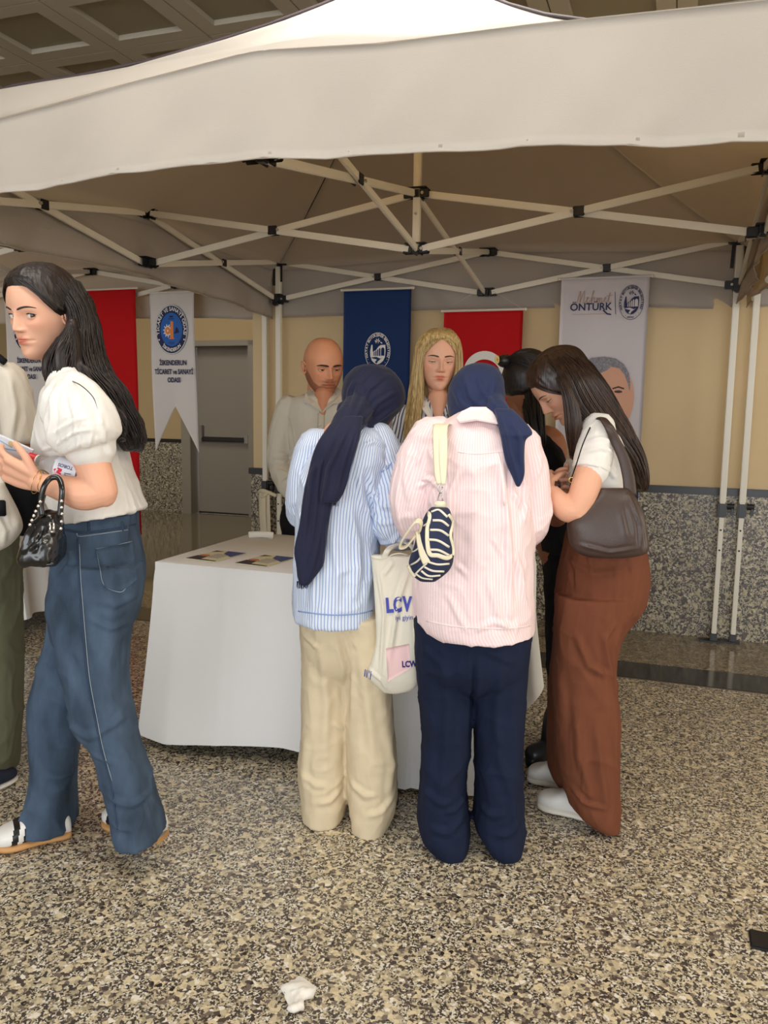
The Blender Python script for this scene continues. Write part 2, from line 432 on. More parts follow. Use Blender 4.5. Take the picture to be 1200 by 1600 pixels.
M_doorm = plain('grey_door_metal', (136, 128, 116), .45, bump=.04, bscale=300)
M_framem = plain('grey_frame_metal', (138, 130, 116), .45)
M_joint = plain('tile_joint', (120, 112, 96), .6)

WV = 5.288           # the near wall's plane, AV the recessed one's
AV = 8.885
CU = -2.86           # the near wall ends at this corner
# floor
fl, ff = hbox(0, 2.0, -.05, 24, 17, .1)
floor = mesh('floor', fl, ff, M_floor, smooth=False); tag(floor, kind='structure')
def child(name, vf, m, p, **k): return mesh(name, vf[0], vf[1], m, parent=p, **k)
V, F = hbox(4.07, (4.60 + WV) / 2, .001, 13.9, WV - 4.60, .004); child('border_slab', (V, F), M_floor2, floor, smooth=False)
V, F = hbox(-7.45, (4.60 + 5.02) / 2, .001, 9.1, .42, .004); child('border_slab', (V, F), M_floor2, floor, smooth=False)
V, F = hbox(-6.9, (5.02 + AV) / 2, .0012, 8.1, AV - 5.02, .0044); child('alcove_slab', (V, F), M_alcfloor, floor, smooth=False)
# the dark inlay strip, slab by slab with hairline joints
uu = at_z(1030, 1040, 0); uj = uv_of(uu)[0]
k0 = uj - 1.16 * 8
sl = hbox(0, 0, 0, 1.155, .276, .006)
first = None
for k in range(15):
    c = k0 + 1.16 * (k + .5)
    o = mesh('strip_slab', sl[0] + L(c, 4.442, .002), sl[1], M_strip, parent=floor, smooth=False) if first is None else first.copy()
    if first is None: first = o; base = c
    else:
        COL.objects.link(o); o.location = tuple(np.array(first.location) + L(c - base, 0, 0))
        o.parent = floor
V, F = hbox(0, 4.442, .0005, 24, .292, .003); child('strip_bed', (V, F), M_joint, floor, smooth=False)
# near wall: plaster above, granite below, black rail between
w = mesh('wall_back', *hbox((CU + 9) / 2, WV + .15, 2.1, 9 - CU, .3, 4.2), M_plaster, smooth=False); tag(w, kind='structure')
for k in range(6):
    u0 = CU + k * 2.0
    child('granite_panel', hbox((u0 + u0 + 1.996) / 2, WV - .008, .44, 1.994, .016, .88), M_dado, w, smooth=False)
child('granite_return', hbox(CU - .008, WV + .15, .44, .016, .32, .88), M_dado, w, smooth=False)
t = mesh('trim_1', *hbox((CU + 9) / 2 - .015, WV + .13, .897, 9 - CU + .03, .31, .045, .004), M_black, smooth=False); tag(t, kind='structure')
# recessed wall with the door
DU0, DU1 = -5.62, -4.86
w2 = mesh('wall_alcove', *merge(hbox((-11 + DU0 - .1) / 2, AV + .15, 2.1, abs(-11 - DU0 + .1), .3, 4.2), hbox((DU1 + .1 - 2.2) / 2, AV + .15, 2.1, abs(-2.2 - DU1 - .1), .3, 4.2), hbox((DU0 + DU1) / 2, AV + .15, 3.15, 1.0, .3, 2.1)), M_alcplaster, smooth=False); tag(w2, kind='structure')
child('granite_panel', hbox((-11 + DU0 - .16) / 2, AV - .008, .44, abs(-11 - DU0 + .16), .016, .88), M_dado, w2, smooth=False)
child('granite_panel', hbox((DU1 + .16 - 2.2) / 2, AV - .008, .44, abs(-2.2 - DU1 - .16), .016, .88), M_dado, w2, smooth=False)
t = mesh('trim_2', *hbox((-11 + DU0 - .16) / 2, AV - .006, .9, abs(-11 - DU0 + .16), .024, .045), M_black, smooth=False); tag(t, kind='structure')
t = mesh('trim_3', *hbox((DU1 + .16 - 2.2) / 2, AV - .006, .9, abs(-2.2 - DU1 - .16), .024, .045), M_black, smooth=False); tag(t, kind='structure')
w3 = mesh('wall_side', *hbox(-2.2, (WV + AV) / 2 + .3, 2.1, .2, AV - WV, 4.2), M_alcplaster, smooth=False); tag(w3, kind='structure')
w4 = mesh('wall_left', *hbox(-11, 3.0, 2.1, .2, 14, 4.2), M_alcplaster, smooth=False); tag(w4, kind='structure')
d = empty('door_1', L(-5.24, AV, 0), 'grey metal fire door with black push bar in the recessed wall', None); d['kind'] = 'structure'
child('door_frame', merge(hbox(DU0 - .09, AV + .03, 1.06, .13, .2, 2.12, .004), hbox(DU1 + .075, AV + .03, 1.06, .11, .2, 2.12, .004), hbox((DU0 + DU1) / 2, AV + .03, 2.09, DU1 - DU0 + .2, .2, .07, .004)), M_framem, d, smooth=False)
lf = child('door_leaf', hbox((DU0 + DU1) / 2, AV + .1, 1.03, DU1 - DU0, .05, 2.05, .003), M_doorm, d, smooth=False)
child('kick_gap', hbox((DU0 + DU1) / 2, AV + .072, .012, DU1 - DU0, .01, .02), M_black, d, smooth=False)
child('push_bar', merge(hbox((DU0 + DU1) / 2 + .02, AV + .035, .93, DU1 - DU0 - .12, .05, .035, .006), hbox((DU0 + DU1) / 2, AV + .068, .93, DU1 - DU0 - .06, .012, .06, .003)), M_black, lf, smooth=False)
M_steel = plain('brushed_steel', (150, 146, 140), .35, metal=.8)
child('bar_bracket', hbox(DU0 + .06, AV + .05, 1.0, .05, .06, .2, .006), M_steel, lf, smooth=False)
child('bar_bracket', hbox(DU1 - .05, AV + .04, .94, .06, .07, .1, .006), M_steel, lf, smooth=False)
# ceiling: metal tiles, two thirds of a metre square, each with a sunken perforated square
CZ = 3.55; TS = .660
ce = mesh('ceiling', *hbox(-1.5, 3.0, CZ + .25, 22, 16, .1), M_ceil, smooth=False); tag(ce, kind='structure')
def tile_vf(c, hole=.224, dep=.03):
    a = TS / 2 - .004; h = hole; V = []
    for s_, z in ((a, 0), (h, 0), (h, dep)):
        for x, y in ((-1, -1), (1, -1), (1, 1), (-1, 1)): V.append(L(c[0] + x * s_, c[1] + y * s_, CZ + z))
    for x, y in ((-1, -1), (1, -1), (1, 1), (-1, 1)): V.append(L(c[0] + x * a, c[1] + y * a, CZ + .02))
    F = []
    for i in range(4):
        j = (i + 1) % 4; F += [(i, j, 4 + j, 4 + i), (4 + i, 4 + j, 8 + j, 8 + i), (i, 12 + i, 12 + j, j)]
    F.append((8, 9, 10, 11)); return np.array(V), F, [0, 1, 0] * 4 + [1]
def tile_m(F): return [0 if i < 12 else 1 for i in range(len(F))]
tp = None
for iu in range(-11, 13):
    for iv in range(-6, 7):
        c = (-3.425 + TS * (iu + .5), 4.58 + TS * (iv + .5))
        if c[1] > AV: continue
        if tp is None:
            V, F, _ = tile_vf(c); tp = mesh('ceiling_tile', V, F, [M_ceil, M_coffer], parent=ce, smooth=False, midx=[0] * 12 + [1]); tb = c
        else:
            o = tp.copy(); COL.objects.link(o); o.parent = ce; o.location = tuple(np.array(tp.location) + L(c[0] - tb[0], c[1] - tb[1], 0))
# panels for the ceiling area lights; the far left and recess ones are added
M_lamp, nt, b = _new('lamp_glow'); b.inputs['Emission Color'].default_value = (1, .96, .9, 1); b.inputs['Emission Strength'].default_value = 3
for k, (u, v, su, sv, lab) in enumerate(((-1.2, 1.2, 2.4, .8, 'long ceiling lamp panel in front of the white tent'), (-.95, 3.1, 1.0, .8, 'square ceiling lamp panel right above the white tent roof'), (-6.4, 3.6, 2.0, 1.2, 'wide lamp panel added out of view beyond the left tent'), (2.2, 1.2, 2.4, .8, 'long ceiling lamp panel at the right of the hall'), (-5.0, 7.0, 1.6, 1.2, 'square lamp panel added to brighten the recess by the grey door'))):
    r = empty('ceiling_lamp', L(u, v, CZ - .06), lab, 'lamp')
    child('lamp_housing', hbox(u, v, CZ - .02, su + .06, sv + .06, .04), M_framem, r, smooth=False)
    child('diffuser', hbox(u, v, CZ - .045, su, sv, .01), M_lamp, r, smooth=False)

# ------------------------------------------------------------------ pop-up tents
M_canvas = plain('white_canvas', (196, 192, 186), .85, bump=.18, bscale=350, spec=.15, var=.03, vscale=3)
nt = M_canvas.node_tree; b = nt.nodes['Principled BSDF']
tl = nt.nodes.new('ShaderNodeBsdfTranslucent'); tl.inputs[0].default_value = srgb(238, 216, 176); mxs = nt.nodes.new('ShaderNodeMixShader'); mxs.inputs[0].default_value = .38
nt.links.new(b.outputs[0], mxs.inputs[1]); nt.links.new(tl.outputs[0], mxs.inputs[2]); nt.links.new(mxs.outputs[0], nt.nodes['Material Output'].inputs[0])
M_pole = plain('cream_painted_steel', (226, 220, 205), .38, spec=.5)
M_plast = plain('black_plastic', (28, 27, 29), .38)
M_rivet = plain('zinc_rivet', (190, 188, 182), .3, metal=.7)
M_pipe = plain('dark_piping', (46, 34, 38), .7)
ZU, ZL = 2.328, 2.086
UL, UR, VF, VB = -2.607, .281, 2.213, 5.19
def connector(P, ax, ay, kind, parent, bolts=True):
    """black moulded hub; ax along the first bar, ay towards the viewer's side"""
    ax = np.asarray(ax, float); ay = np.asarray(ay, float)
    if kind == 'pivot':
        vf = merge(box(P - ay * .016, ax, ay, EZ, .05, .006, .042, .003), box(P + ay * .016, ax, ay, EZ, .05, .006, .042, .003))
    elif kind == 'hub':
        vf = merge(box(P, ax, ay, EZ, .034, .034, .044, .005), box(P + EZ * .024, ax, ay, EZ, .10, .06, .006, .002),
                   box(P + ax * .038 - ay * .013, ax, ay, EZ, .045, .006, .04, .003), box(P + ax * .038 + ay * .013, ax, ay, EZ, .045, .006, .04, .003),
                   box(P - ax * .038 - ay * .013, ax, ay, EZ, .045, .006, .04, .003), box(P - ax * .038 + ay * .013, ax, ay, EZ, .045, .006, .04, .003),
                   box(P + ay * .038 - ax * .013, ay, ax, EZ, .045, .006, .04, .003), box(P + ay * .038 + ax * .013, ay, ax, EZ, .045, .006, .04, .003))
    elif kind == 'cap':
        vf = merge(box(P, ax, ay, EZ, .05, .05, .055, .006), box(P + EZ * .03, ax, ay, EZ, .085, .07, .008, .003),
                   box(P + ax * .045, ax, ay, EZ, .045, .04, .04, .004), box(P - ay * .045, ax, ay, EZ, .04, .045, .04, .004))
    else:
        s = tube([P - EZ * .035 + ax * .035, P - EZ * .035 - ax * .01], .022, 14)
        vf = merge(box(P, ax, ay, EZ, .056, .056, .07, .006), box(P + ax * .045, ax, ay, EZ, .045, .04, .045, .004), box(P - ay * .045, ax, ay, EZ, .04, .045, .045, .004), tube([P - ay * .035 - EZ * .03, P - ay * .06 - EZ * .03], .02, 14))
    c = child('connector', vf, M_plast, parent, smooth=False)
    if bolts:
        q = P + ax * .03 - ay * (.02 if kind != 'cap' else .03)
        child('bolt', tube([q, q - ay * .006], .007, 10), M_rivet, c, sharp=30)
    return c
def tent(cu, cv, W, D, label, legs, scissors, valances, full=True, mid=.055, peak=3.3, group='white pop-up tents'):
    r = empty('pop_up_tent', L(cu, cv, 0), label, 'tent', group)
    u0, u1, v0, v1 = cu - W / 2, cu + W / 2, cv - D / 2, cv + D / 2
    ez = 2.285                                               # eave height at the corners
    C = {'fl': (u0, v0), 'fr': (u1, v0), 'br': (u1, v1), 'bl': (u0, v1)}
    side = {'front': ('fl', 'fr'), 'right': ('fr', 'br'), 'back': ('br', 'bl'), 'left': ('bl', 'fl')}
    def eave(k, t):
        if full and k == 'front': return np.interp(t, [0, .19, .36, .5, .63, .76, .95, 1], [2.20, 2.254, 2.309, 2.349, 2.322, 2.318, 2.301, 2.295])
        a, b_ = {'right': (2.295, ez), 'left': (ez, 2.20)}.get(k, (ez, ez)) if full else (ez, ez)
        return a + (b_ - a) * t + mid * (1 - np.abs(2 * t - 1)) ** 1.2
    # roof: four cloth faces that rise to the peak
    Vs = []
    def hip(c, s):
        if not full: return 0 * s
        if c == 'fl': return np.interp(s, [0, .18, .28, .4, .586, .71, .8, 1], [0, .065, .025, -.02, -.04, -.045, -.035, 0])
        return (-.07 if c != 'fr' else -.15) * np.sin(np.minimum(1, s) * math.pi)
    for k, (a, b_) in side.items():
        a0 = a; A = np.array(C[a]); B = np.array(C[b_])
        def fn(s, t, A=A, B=B, k=k, a=a, b_=b_):
            e = A[None] * (1 - t[:, None]) + B[None] * t[:, None]; e = e + (e - np.array([cu, cv])[None]) / (W / 2) * .045
            hh = eave(k, t)
            P = e * (1 - s[:, None]) + np.array([cu, cv])[None] * s[:, None]
            z = hh + (peak - hh) * s + hip(a, s) * (1 - t) ** 2 + hip(b_, s) * t ** 2 - .045 * np.sin(s * math.pi) * np.sin(t * math.pi)
            z = z + .006 * np.sin(t * 23 + s * 4) * np.sin(s * math.pi)
            return E1 * P[:, :1] + EN * P[:, 1:2] + EZ * z[:, None]
        V, F = grid(18, 30, fn); Vs.append(solid_sheet(V, F, 18, 30, .003))
    rf = child('roof', merge(*Vs), M_canvas, r)
    for k in (C if full else ()):
        P = np.array(C[k]); zc = {'fl': 2.2, 'fr': 2.295}.get(k, ez); P = np.array([cu, cv]) + (P - np.array([cu, cv])) * (1 + .09 / W); pts = [L(*(P + (np.array([cu, cv]) - P) * s), zc + (peak - zc) * s + .008 + float(hip(k, np.array([s]))[0] if full else 0)) for s in np.linspace(0, 1, 10)]
        child('piping', tube(pts, .007, 6), M_pipe, rf)
    # valances
    for k in valances:
        a, b_ = side[k]; A = np.array(C[a]); B = np.array(C[b_]); ctr = np.array([cu, cv]); out = ((A + B) / 2 - ctr); out /= np.linalg.norm(out)
        hems = {'front': [(0, 2.012), (.19, 2.028), (.356, 2.044), (.504, 2.055), (.667, 2.034), (.861, 2.002), (1, 1.987)], 'back': [(0, 1.962), (.18, 1.986), (.5, 2.004), (.66, 2.001), (.83, 1.98), (1, 1.973)],
                'left': [(0, 1.98), (.5, 2.043), (.83, 2.016), (1, 2.0)], 'right': [(0, 2.0), (.5, 2.03), (1, 1.96)]}[k]
        hx, hz = zip(*hems); n1 = 13; n2 = 90
        def fn(s, t):
            e = A[None] * (1 - t[:, None]) + B[None] * t[:, None]
            top = eave(k, t); bot = np.interp(t, hx, hz)
            sm = np.interp(t, hx, hz); 
            o = .045 + s * (.016 * np.sin(t * 17 + 1) + .008 * np.sin(t * 41) + .03) + .010 * s * vnoise(np.stack([t * 34 + s * 2, s * 2, t * 0], 1), 1, 7) + .006 * s ** 2 * np.clip(1 - np.abs(vnoise(np.stack([t * 26 + s * 1.5, s * .8, t * 0], 1), 1, 9)) * 5, 0, 1)
            o = o + .010 * np.exp(-((t * 12 + s * 1.3) % 1 - .5) ** 2 * 60) * s * (1 - s * .3)
            P = e + out[None] * o[:, None]
            z = top * (1 - s) + bot * s
            return E1 * P[:, :1] + EN * P[:, 1:2] + EZ * z[:, None]
        V, F = grid(n1, n2, fn); V, F = solid_sheet(V, F, n1, n2, .003)
        va = child('valance', (V, F), M_canvas, r)
        hm = [fn(np.array([1.0]), np.array([x]))[0] - EZ * .001 for x in np.linspace(0, 1, 60)]
        child('hem', tube(hm, .0028, 6), M_canvas, va)
        hm = [fn(np.array([1.0 - .018 / .27]), np.array([x]))[0] + (E1 * out[0] + EN * out[1]) * .0018 for x in np.linspace(0, 1, 60)]
    # legs
    for k in legs:
        u, v = C[k]; u += .055 if (k == 'fr' and full) else 0; iu = 1 if u < cu else -1; iv = 1 if v < cv else -1
        lg = child('leg', merge(hbox(u, v, 1.56, .036, .036, 1.56, .004), hbox(u, v, .41, .027, .027, .82, .003)), M_pole, r, smooth=False)
        child('foot_plate', merge(hbox(u - .02, v, .006, .12, .075, .012, .004), hbox(u, v, .03, .04, .04, .05, .005)), M_plast, lg, smooth=False)
        child('height_clamp', merge(hbox(u, v, .80, .05, .05, .09, .008), tube([L(u + .02, v, .82), L(u + .065, v, .82)], .018, 12), hbox(u + .055, v, .80, .02, .03, .07, .006)), M_plast, lg, smooth=False)
        for z in (.68, .56): child('pin_hole', tube([L(u, v - .014, z), L(u, v - .0155, z)], .0055, 10), M_plast, lg)
        ax = E1 * iu; ay = EN * -iv
        connector(L(u, v, ZU), ax, ay * (1), 'cap', r); connector(L(u, v, ZL), ax, ay, 'slider', r)
        child('pull_strap', merge(bar(L(u - .03, v, ZU), L(u - .035, v, ZU - .15), .004, .02, up=E1), bar(L(u + .03 * 1, v - .02, ZU), L(u + .03, v - .02, ZU - .13), .004, .014, up=E1)), M_plast, r, smooth=False)
    # scissor bars, two crossing pairs to each side and one pair from the middle of each side to the centre pole
    mids = {'front': (cu, v0), 'right': (u1, cv), 'back': (cu, v1), 'left': (u0, cv)}
    def cross(A, B, inset=.03):
        A = np.array(A); B = np.array(B); d = (B - A) / np.linalg.norm(B - A); a = A + d * inset; b_ = B - d * inset
        D3 = E1 * d[0] + EN * d[1]; S3 = E1 * -d[1] + EN * d[0]
        if S3[1] < 0: S3 = -S3
        dz = .0
        p, q = L(*a, ZU) - S3 * .009, L(*b_, ZL) - S3 * .009
        child('truss_bar', bar(p, q, .015, .031, bev=.003), M_pole, r, smooth=False)
        p, q = L(*a, ZL) + S3 * .009, L(*b_, ZU) + S3 * .009
        child('truss_bar', bar(p, q, .015, .031, bev=.003), M_pole, r, smooth=False)
        connector((L(*A, ZU) + L(*B, ZL)) / 2, D3, S3, 'pivot', r)
    for k in scissors:
        if k in side:
            a, b_ = side[k]; cross(C[a], mids[k]); cross(mids[k], C[b_])
            d = np.array(C[b_]) - np.array(C[a]); d = d / np.linalg.norm(d); D3 = E1 * d[0] + EN * d[1]; S3 = E1 * -d[1] + EN * d[0]
            connector(L(*mids[k], ZU), D3, S3, 'hub', r); connector(L(*mids[k], ZL), D3, S3, 'hub', r)
        elif k.startswith('mid_'):
            cross(mids[k[4:]], (cu, cv))
    if full:
        cp = child('centre_pole', hbox(cu, cv, (ZL + peak) / 2 - .01, .032, .032, peak - ZL, .004), M_pole, r, smooth=False)
        connector(L(cu, cv, ZU), E1, EN, 'hub', r); connector(L(cu, cv, ZL), E1, EN, 'hub', r)
        child('pole_top', sphere(L(cu, cv, peak - .02), .05, .05, .02), M_plast, r)
        child('bolt', tube([L(cu, cv - .016, 2.24), L(cu, cv - .021, 2.24)], .006, 10), M_rivet, cp)
    return r
tent((UL + UR) / 2, (VF + VB) / 2, UR - UL, VB - VF, 'white pop-up tent spread over the information table', ('fl', 'fr', 'br', 'bl'), ('front', 'right', 'back', 'left', 'mid_front', 'mid_right', 'mid_back', 'mid_left'), ('front', 'right', 'back', 'left'))
tent(UL - .115 - 1.444, (VF + VB) / 2 + .02, 2.888, VB - VF, 'white pop-up tent at the left over the red flag and pennants', ('fl', 'br', 'bl'), ('right', 'back', 'left', 'mid_right', 'mid_back'), ('right', 'back', 'left'), full=False)
tent(UR + .108 + 1.444, (VF + VB) / 2 + .02, 2.888, VB - VF, 'white pop-up tent at the right, only its slim corner post in view', ('bl', 'fr', 'br'), ('left', 'back'), ('left', 'back'), full=False)
# cords tied round the left pair of posts, hanging down
M_cord = plain('cream_webbing', (214, 204, 176), .8, bump=.4, bscale=500)
r = empty('tie_strap', L(-2.69, 5.16, .75), 'cream webbing strap knotted round the two left tent posts', 'strap')
def ribbon(pts, w, th, side, tw=None):
    P = smooth_path(pts, 5); n = len(P); side = np.asarray(side, float)
    return tube(P, w / 2, 8, R2=th / 2, ref=side)
child('knot', merge(tube(smooth_path([L(-2.74, 5.15, .76), L(-2.70, 5.12, .775), L(-2.65, 5.13, .76), L(-2.62, 5.16, .74)], 5), .014, 8), tube(smooth_path([L(-2.73, 5.14, .72), L(-2.69, 5.12, .74), L(-2.66, 5.13, .77)], 5), .013, 8)), M_cord, r)
child('strap_tail', ribbon([L(-2.705, 5.125, .77), L(-2.70, 5.115, .6), L(-2.69, 5.12, .42), L(-2.695, 5.12, .3)], .055, .006, E1), M_cord, r)
child('strap_tail', ribbon([L(-2.665, 5.13, .77), L(-2.655, 5.12, .55), L(-2.65, 5.125, .3), L(-2.655, 5.12, .05)], .03, .006, E1), M_cord, r)
# ------------------------------------------------------------------ banners
M_navy = plain('navy_banner_cloth', (28, 52, 100), .7, bump=.15, bscale=300, spec=.2)
M_red = plain('red_flag_cloth', (186, 12, 20), .7, bump=.15, bscale=300, spec=.2)
M_white = plain('white_banner_cloth', (214, 208, 204), .75, bump=.15, bscale=300, spec=.2)
M_grey = plain('pale_grey_banner_cloth', (200, 194, 198), .7, bump=.12, bscale=300, spec=.2)
M_prw = plain('white_print', (235, 232, 228), .7)
M_prn = plain('navy_print', (30, 36, 78), .7)
M_prb = plain('blue_print', (36, 96, 176), .7)
M_pro = plain('orange_print', (226, 134, 60), .7)
M_prtan = plain('tan_print', (176, 140, 118), .7)
M_rod = plain('white_plastic_rod', (220, 212, 200), .4)
def banner(name, label, cat, u0, u1, z0, z1, v, m, rod=True, notch=0, wave=.006, seed=0, group=None, cords=None):
    r = empty(name, L((u0 + u1) / 2, v, z0), label, cat, group)
    n1, n2 = 40, 24
    def fn(s, t):
        zz = z1 + (z0 - z1) * s
        if notch:
            zz = np.where(s > .5, z1 + (z0 - z1) * (.5 + (s - .5) * (1 - notch * (1 - np.abs(2 * t - 1))) * 1.0 / 1.0), zz)
        o = wave * s * np.sin(t * 7 + seed + s * 2) + .004 * np.sin(s * 9 + seed)
        U = u0 + (u1 - u0) * t
        return E1 * U[:, None] + EN * (v + o)[:, None] + EZ * zz[:, None]
    V, F = grid(n1, n2, fn); child('cloth', solid_sheet(V, F, n1, n2, .0012), m, r)
    if rod:
        rd = child('rod', tube([L(u0 - .012, v, z1 + .004), L(u1 + .012, v, z1 + .004)], .008, 12), M_rod if rod is True else rod, r, sharp=40)
        for u in (u0 - .014, u1 + .014): child('rod_cap', sphere(L(u, v, z1 + .004), .010), M_rod, rd)
    if cords:
        for a, b_ in cords: child('cord', tube([a, b_], .0012, 5), M_rod, r)
    P = Plane(L((u0 + u1) / 2, v - .012, (z0 + z1) / 2), E1, EZ, -EN)
    return r, P
def emblem_bridge(P, cx, cy, w, h, fg, bg, par, part='crest', base=None):
    """oval municipal crest: ring of letters, olive sprig, bridge with arches, year at the foot"""
    e = child(part, P.ring(cx, cy, w * .5, h * .5, w * .485, h * .485, .002), fg, par, smooth=False)
    if base: child('crest_field', P.disc(cx, cy, w * .48, h * .48, .0015), base, e, smooth=False)
    let = [P.arc('HATAY BÜYÜKŞEHİR BELEDİYESİ', cx, cy, w * .43, 0, w * .105, .0025, gap=.04, sy=h / w, bold=.0006)]
    let.append(P.text('HATAY', cx, cy - h * .425, w * .085, .0025, bold=.0005))
    for i in range(-4, 5):
        if abs(i) > 1: a = math.pi + i * .26; let.append(P.disc(cx + math.sin(a) * w * .43, cy + math.cos(a) * h * .43, w * .012, w * .012, .0025, 8))
    child('lettering', merge(*let), fg, e, smooth=False)
    X = lambda a: cx + a * w; Y = lambda a: cy + a * h
    pic = []
    n = 26; shp = [(-.245, .17), (-.20, .175), (-.185, -.02), (-.05, .04), (.03, .12), (.12, .165), (.30, .17), (.31, 0), (.29, -.16), (.22, -.26), (.10, -.33), (.0, -.35), (-.12, -.32), (-.22, -.25), (-.28, -.13), (-.29, .0)]
    pic.append(P.poly([(X(a), Y(b_)) for a, b_ in shp], .002))
    child('bridge', merge(*pic), fg, e, smooth=False)
    arch = []
    for a, wd, y0, y1 in ((-.13, .035, -.12, -.02), (-.06, .04, -.12, .01), (.01, .045, -.12, .04), (.085, .055, -.12, .07)):
        arch.append(P.poly([(X(a - wd / 2), Y(y0)), (X(a + wd / 2), Y(y0 - .01)), (X(a + wd / 2), Y(y1)), (X(a), Y(y1 + .02)), (X(a - wd / 2), Y(y1 - .01))], .0026))
    arch.append(P.poly([(X(.14), Y(-.12))] + [(X(.205 + .065 * math.cos(t)), Y(.03 + .07 * math.sin(t))) for t in np.linspace(math.pi, 0, 9)] + [(X(.27), Y(-.12))], .0026))
    arch.append(P.poly([(X(-.27), Y(-.17)), (X(-.05), Y(-.15)), (X(.12), Y(-.2)), (X(.2), Y(-.17)), (X(.02), Y(-.27)), (X(-.02), Y(-.33)), (X(-.1), Y(-.3)), (X(-.02), Y(-.22)), (X(-.15), Y(-.2))], .0026))
    child('arches', merge(*arch), bg, e, smooth=False)
    sp = [P.line([(X(-.10), Y(.25)), (X(.02), Y(.27)), (X(.17), Y(.23))], w * .012, .002)]
    for a, b_, c, d in ((-.02, .27, -.06, .34), (.0, .27, .05, .35), (-.04, .26, -.12, .29), (.02, .26, .1, .29), (-.03, .26, -.08, .21), (.03, .26, .02, .2), (.1, .25, .19, .20)):
        mx_, my = (a + c) / 2, (b_ + d) / 2; nx, ny = -(d - b_) * .22, (c - a) * .22
        sp.append(P.poly([(X(a), Y(b_)), (X(mx_ + nx), Y(my + ny)), (X(c), Y(d)), (X(mx_ - nx), Y(my - ny))], .002))
    child('olive_sprig', merge(*sp), fg, e, smooth=False)
    return e
BV = VB - .035
# navy banner
r, P = banner('navy_banner', 'tall navy banner with white bridge crest behind the hijab wearers', 'banner', -2.115, -1.648, .75, 2.122, BV, M_navy, seed=1, wave=.01)
q = at_v(591, 549, BV); qu, _, qz = uv_of(q)
emblem_bridge(P, qu + 1.8815, qz - 1.436, .178, .240, M_prw, M_navy, r)
# red flag in the middle
def crescent(P, cx, cy, R, R2, dx, dy, h=.002):
    V = []; n = 60
    out = [(cx + R * math.cos(t), cy + R * math.sin(t)) for t in np.linspace(0, 2 * math.pi, n, endpoint=False)]
    inn = [(cx + dx + R2 * math.cos(t), cy + dy + R2 * math.sin(t)) for t in np.linspace(0, 2 * math.pi, n, endpoint=False)]
    V = np.array([(x, y, 0) for x, y in out + inn]); F = [(i, (i + 1) % n, n + (i + 1) % n, n + i) for i in range(n)]
    return P.put(V, h), F
def star(P, cx, cy, R, rot, h=.002):
    return P.poly([(cx + (R if i % 2 == 0 else R * .382) * math.cos(rot + i * math.pi / 5), cy + (R if i % 2 == 0 else R * .382) * math.sin(rot + i * math.pi / 5)) for i in range(10)], h)
zt = 1.972
r, P = banner('red_flag', 'hanging red flag with white crescent between the navy and grey banners', 'flag', -1.428, -.925, .78, zt, BV, M_red, seed=2,
              cords=[(L(-1.42, BV, zt + .01), L(-1.22, BV - .01, 2.09)), (L(-.935, BV, zt + .01), L(-1.12, BV - .01, 2.09))])
q = uv_of(at_v(757, 582, BV)); cz = q[2] - (.78 + zt) / 2; cx = q[0] + 1.1765
child('crescent', crescent(P, cx, cz, .132, .106, 0, -.026), M_prw, r, smooth=False)
child('star', star(P, cx, cz - .16, .07, -math.pi / 2), M_prw, r, smooth=False)
# the same flag at the far left, behind the walking woman
u1 = uv_of(at_v(213, 500, BV))[0]; z1 = uv_of(at_v(213, 451, BV))[2]; z0 = uv_of(at_v(213, 835, BV))[2]
r, P = banner('red_flag', 'long red flag hanging behind the walking dark-haired woman', 'flag', u1 - .62, u1, z0, z1, BV, M_red, seed=4)
q = uv_of(at_v(147, 592, BV)); cz = q[2] - (z0 + z1) / 2; cx = q[0] - (u1 - .31)
child('crescent', crescent(P, cx, cz, .17, .134, 0, -.042), M_prw, r, smooth=False)
child('star', star(P, cx, cz - .2, .085, -math.pi / 2), M_prw, r, smooth=False)
# pale grey banner with name, crest and portrait
zp = 2.143; zb = .80
r, P = banner('grey_banner', 'pale grey banner with script name, crest and printed portrait', 'banner', -.70, -.193, zb, zp, BV, M_grey, rod=M_grey, seed=3, wave=.008)
ctr = (-.4465, (zb + zp) / 2)
def bp(px, py):
    q = uv_of(at_v(px, py, BV - .012)); return q[0] - ctr[0], q[2] - ctr[1]
x0, y0 = bp(896, 481); x1, y1 = bp(957, 481)
child('lettering', P.text('ÖNTÜRK', (x0 + x1) / 2 - .010, (y0 + y1) / 2 + .004, .060, bold=.0010, sx=.97), M_prn, r, smooth=False)
x, y = bp(955, 487); child('lettering_tail', P.line([(x - .045, y + .008), (x - .022, y - .012), (x - .002, y - .016)], .008), M_prn, r, smooth=False)
# handwritten first name as a pen line
def pen(P, x0, y0, s, strokes, w): return merge(*[P.line(smooth_path([(x0 + a * s, y0 + b_ * s) for a, b_ in st], 4), w) for st in strokes])
x, y = bp(901, 474)
st = [[(0, 0), (.25, .8), (.45, 1.6), (.5, .9), (.42, .1), (.7, .9), (1.0, 1.65), (.98, .8), (.9, .05), (1.1, .1), (1.4, .5), (1.55, .7), (1.4, .75), (1.32, .3), (1.5, .02), (1.8, .3)],
      [(1.8, .3), (2.15, 1.2), (2.25, 1.6), (2.1, 1.3), (1.95, .05), (2.15, .6), (2.35, .65), (2.35, .1), (2.55, .1)], [(2.55, .1), (2.75, .65), (2.7, .05), (2.95, .65), (3.0, .4), (2.95, .05), (3.2, .65), (3.3, .4), (3.25, .05), (3.5, .15)],
      [(3.5, .15), (3.75, .45), (3.85, .65), (3.7, .68), (3.65, .25), (3.85, .03), (4.1, .3), (4.35, 1.3), (4.2, .3), (4.35, .02), (4.6, .25)], [(3.95, .85), (4.7, .98)]]
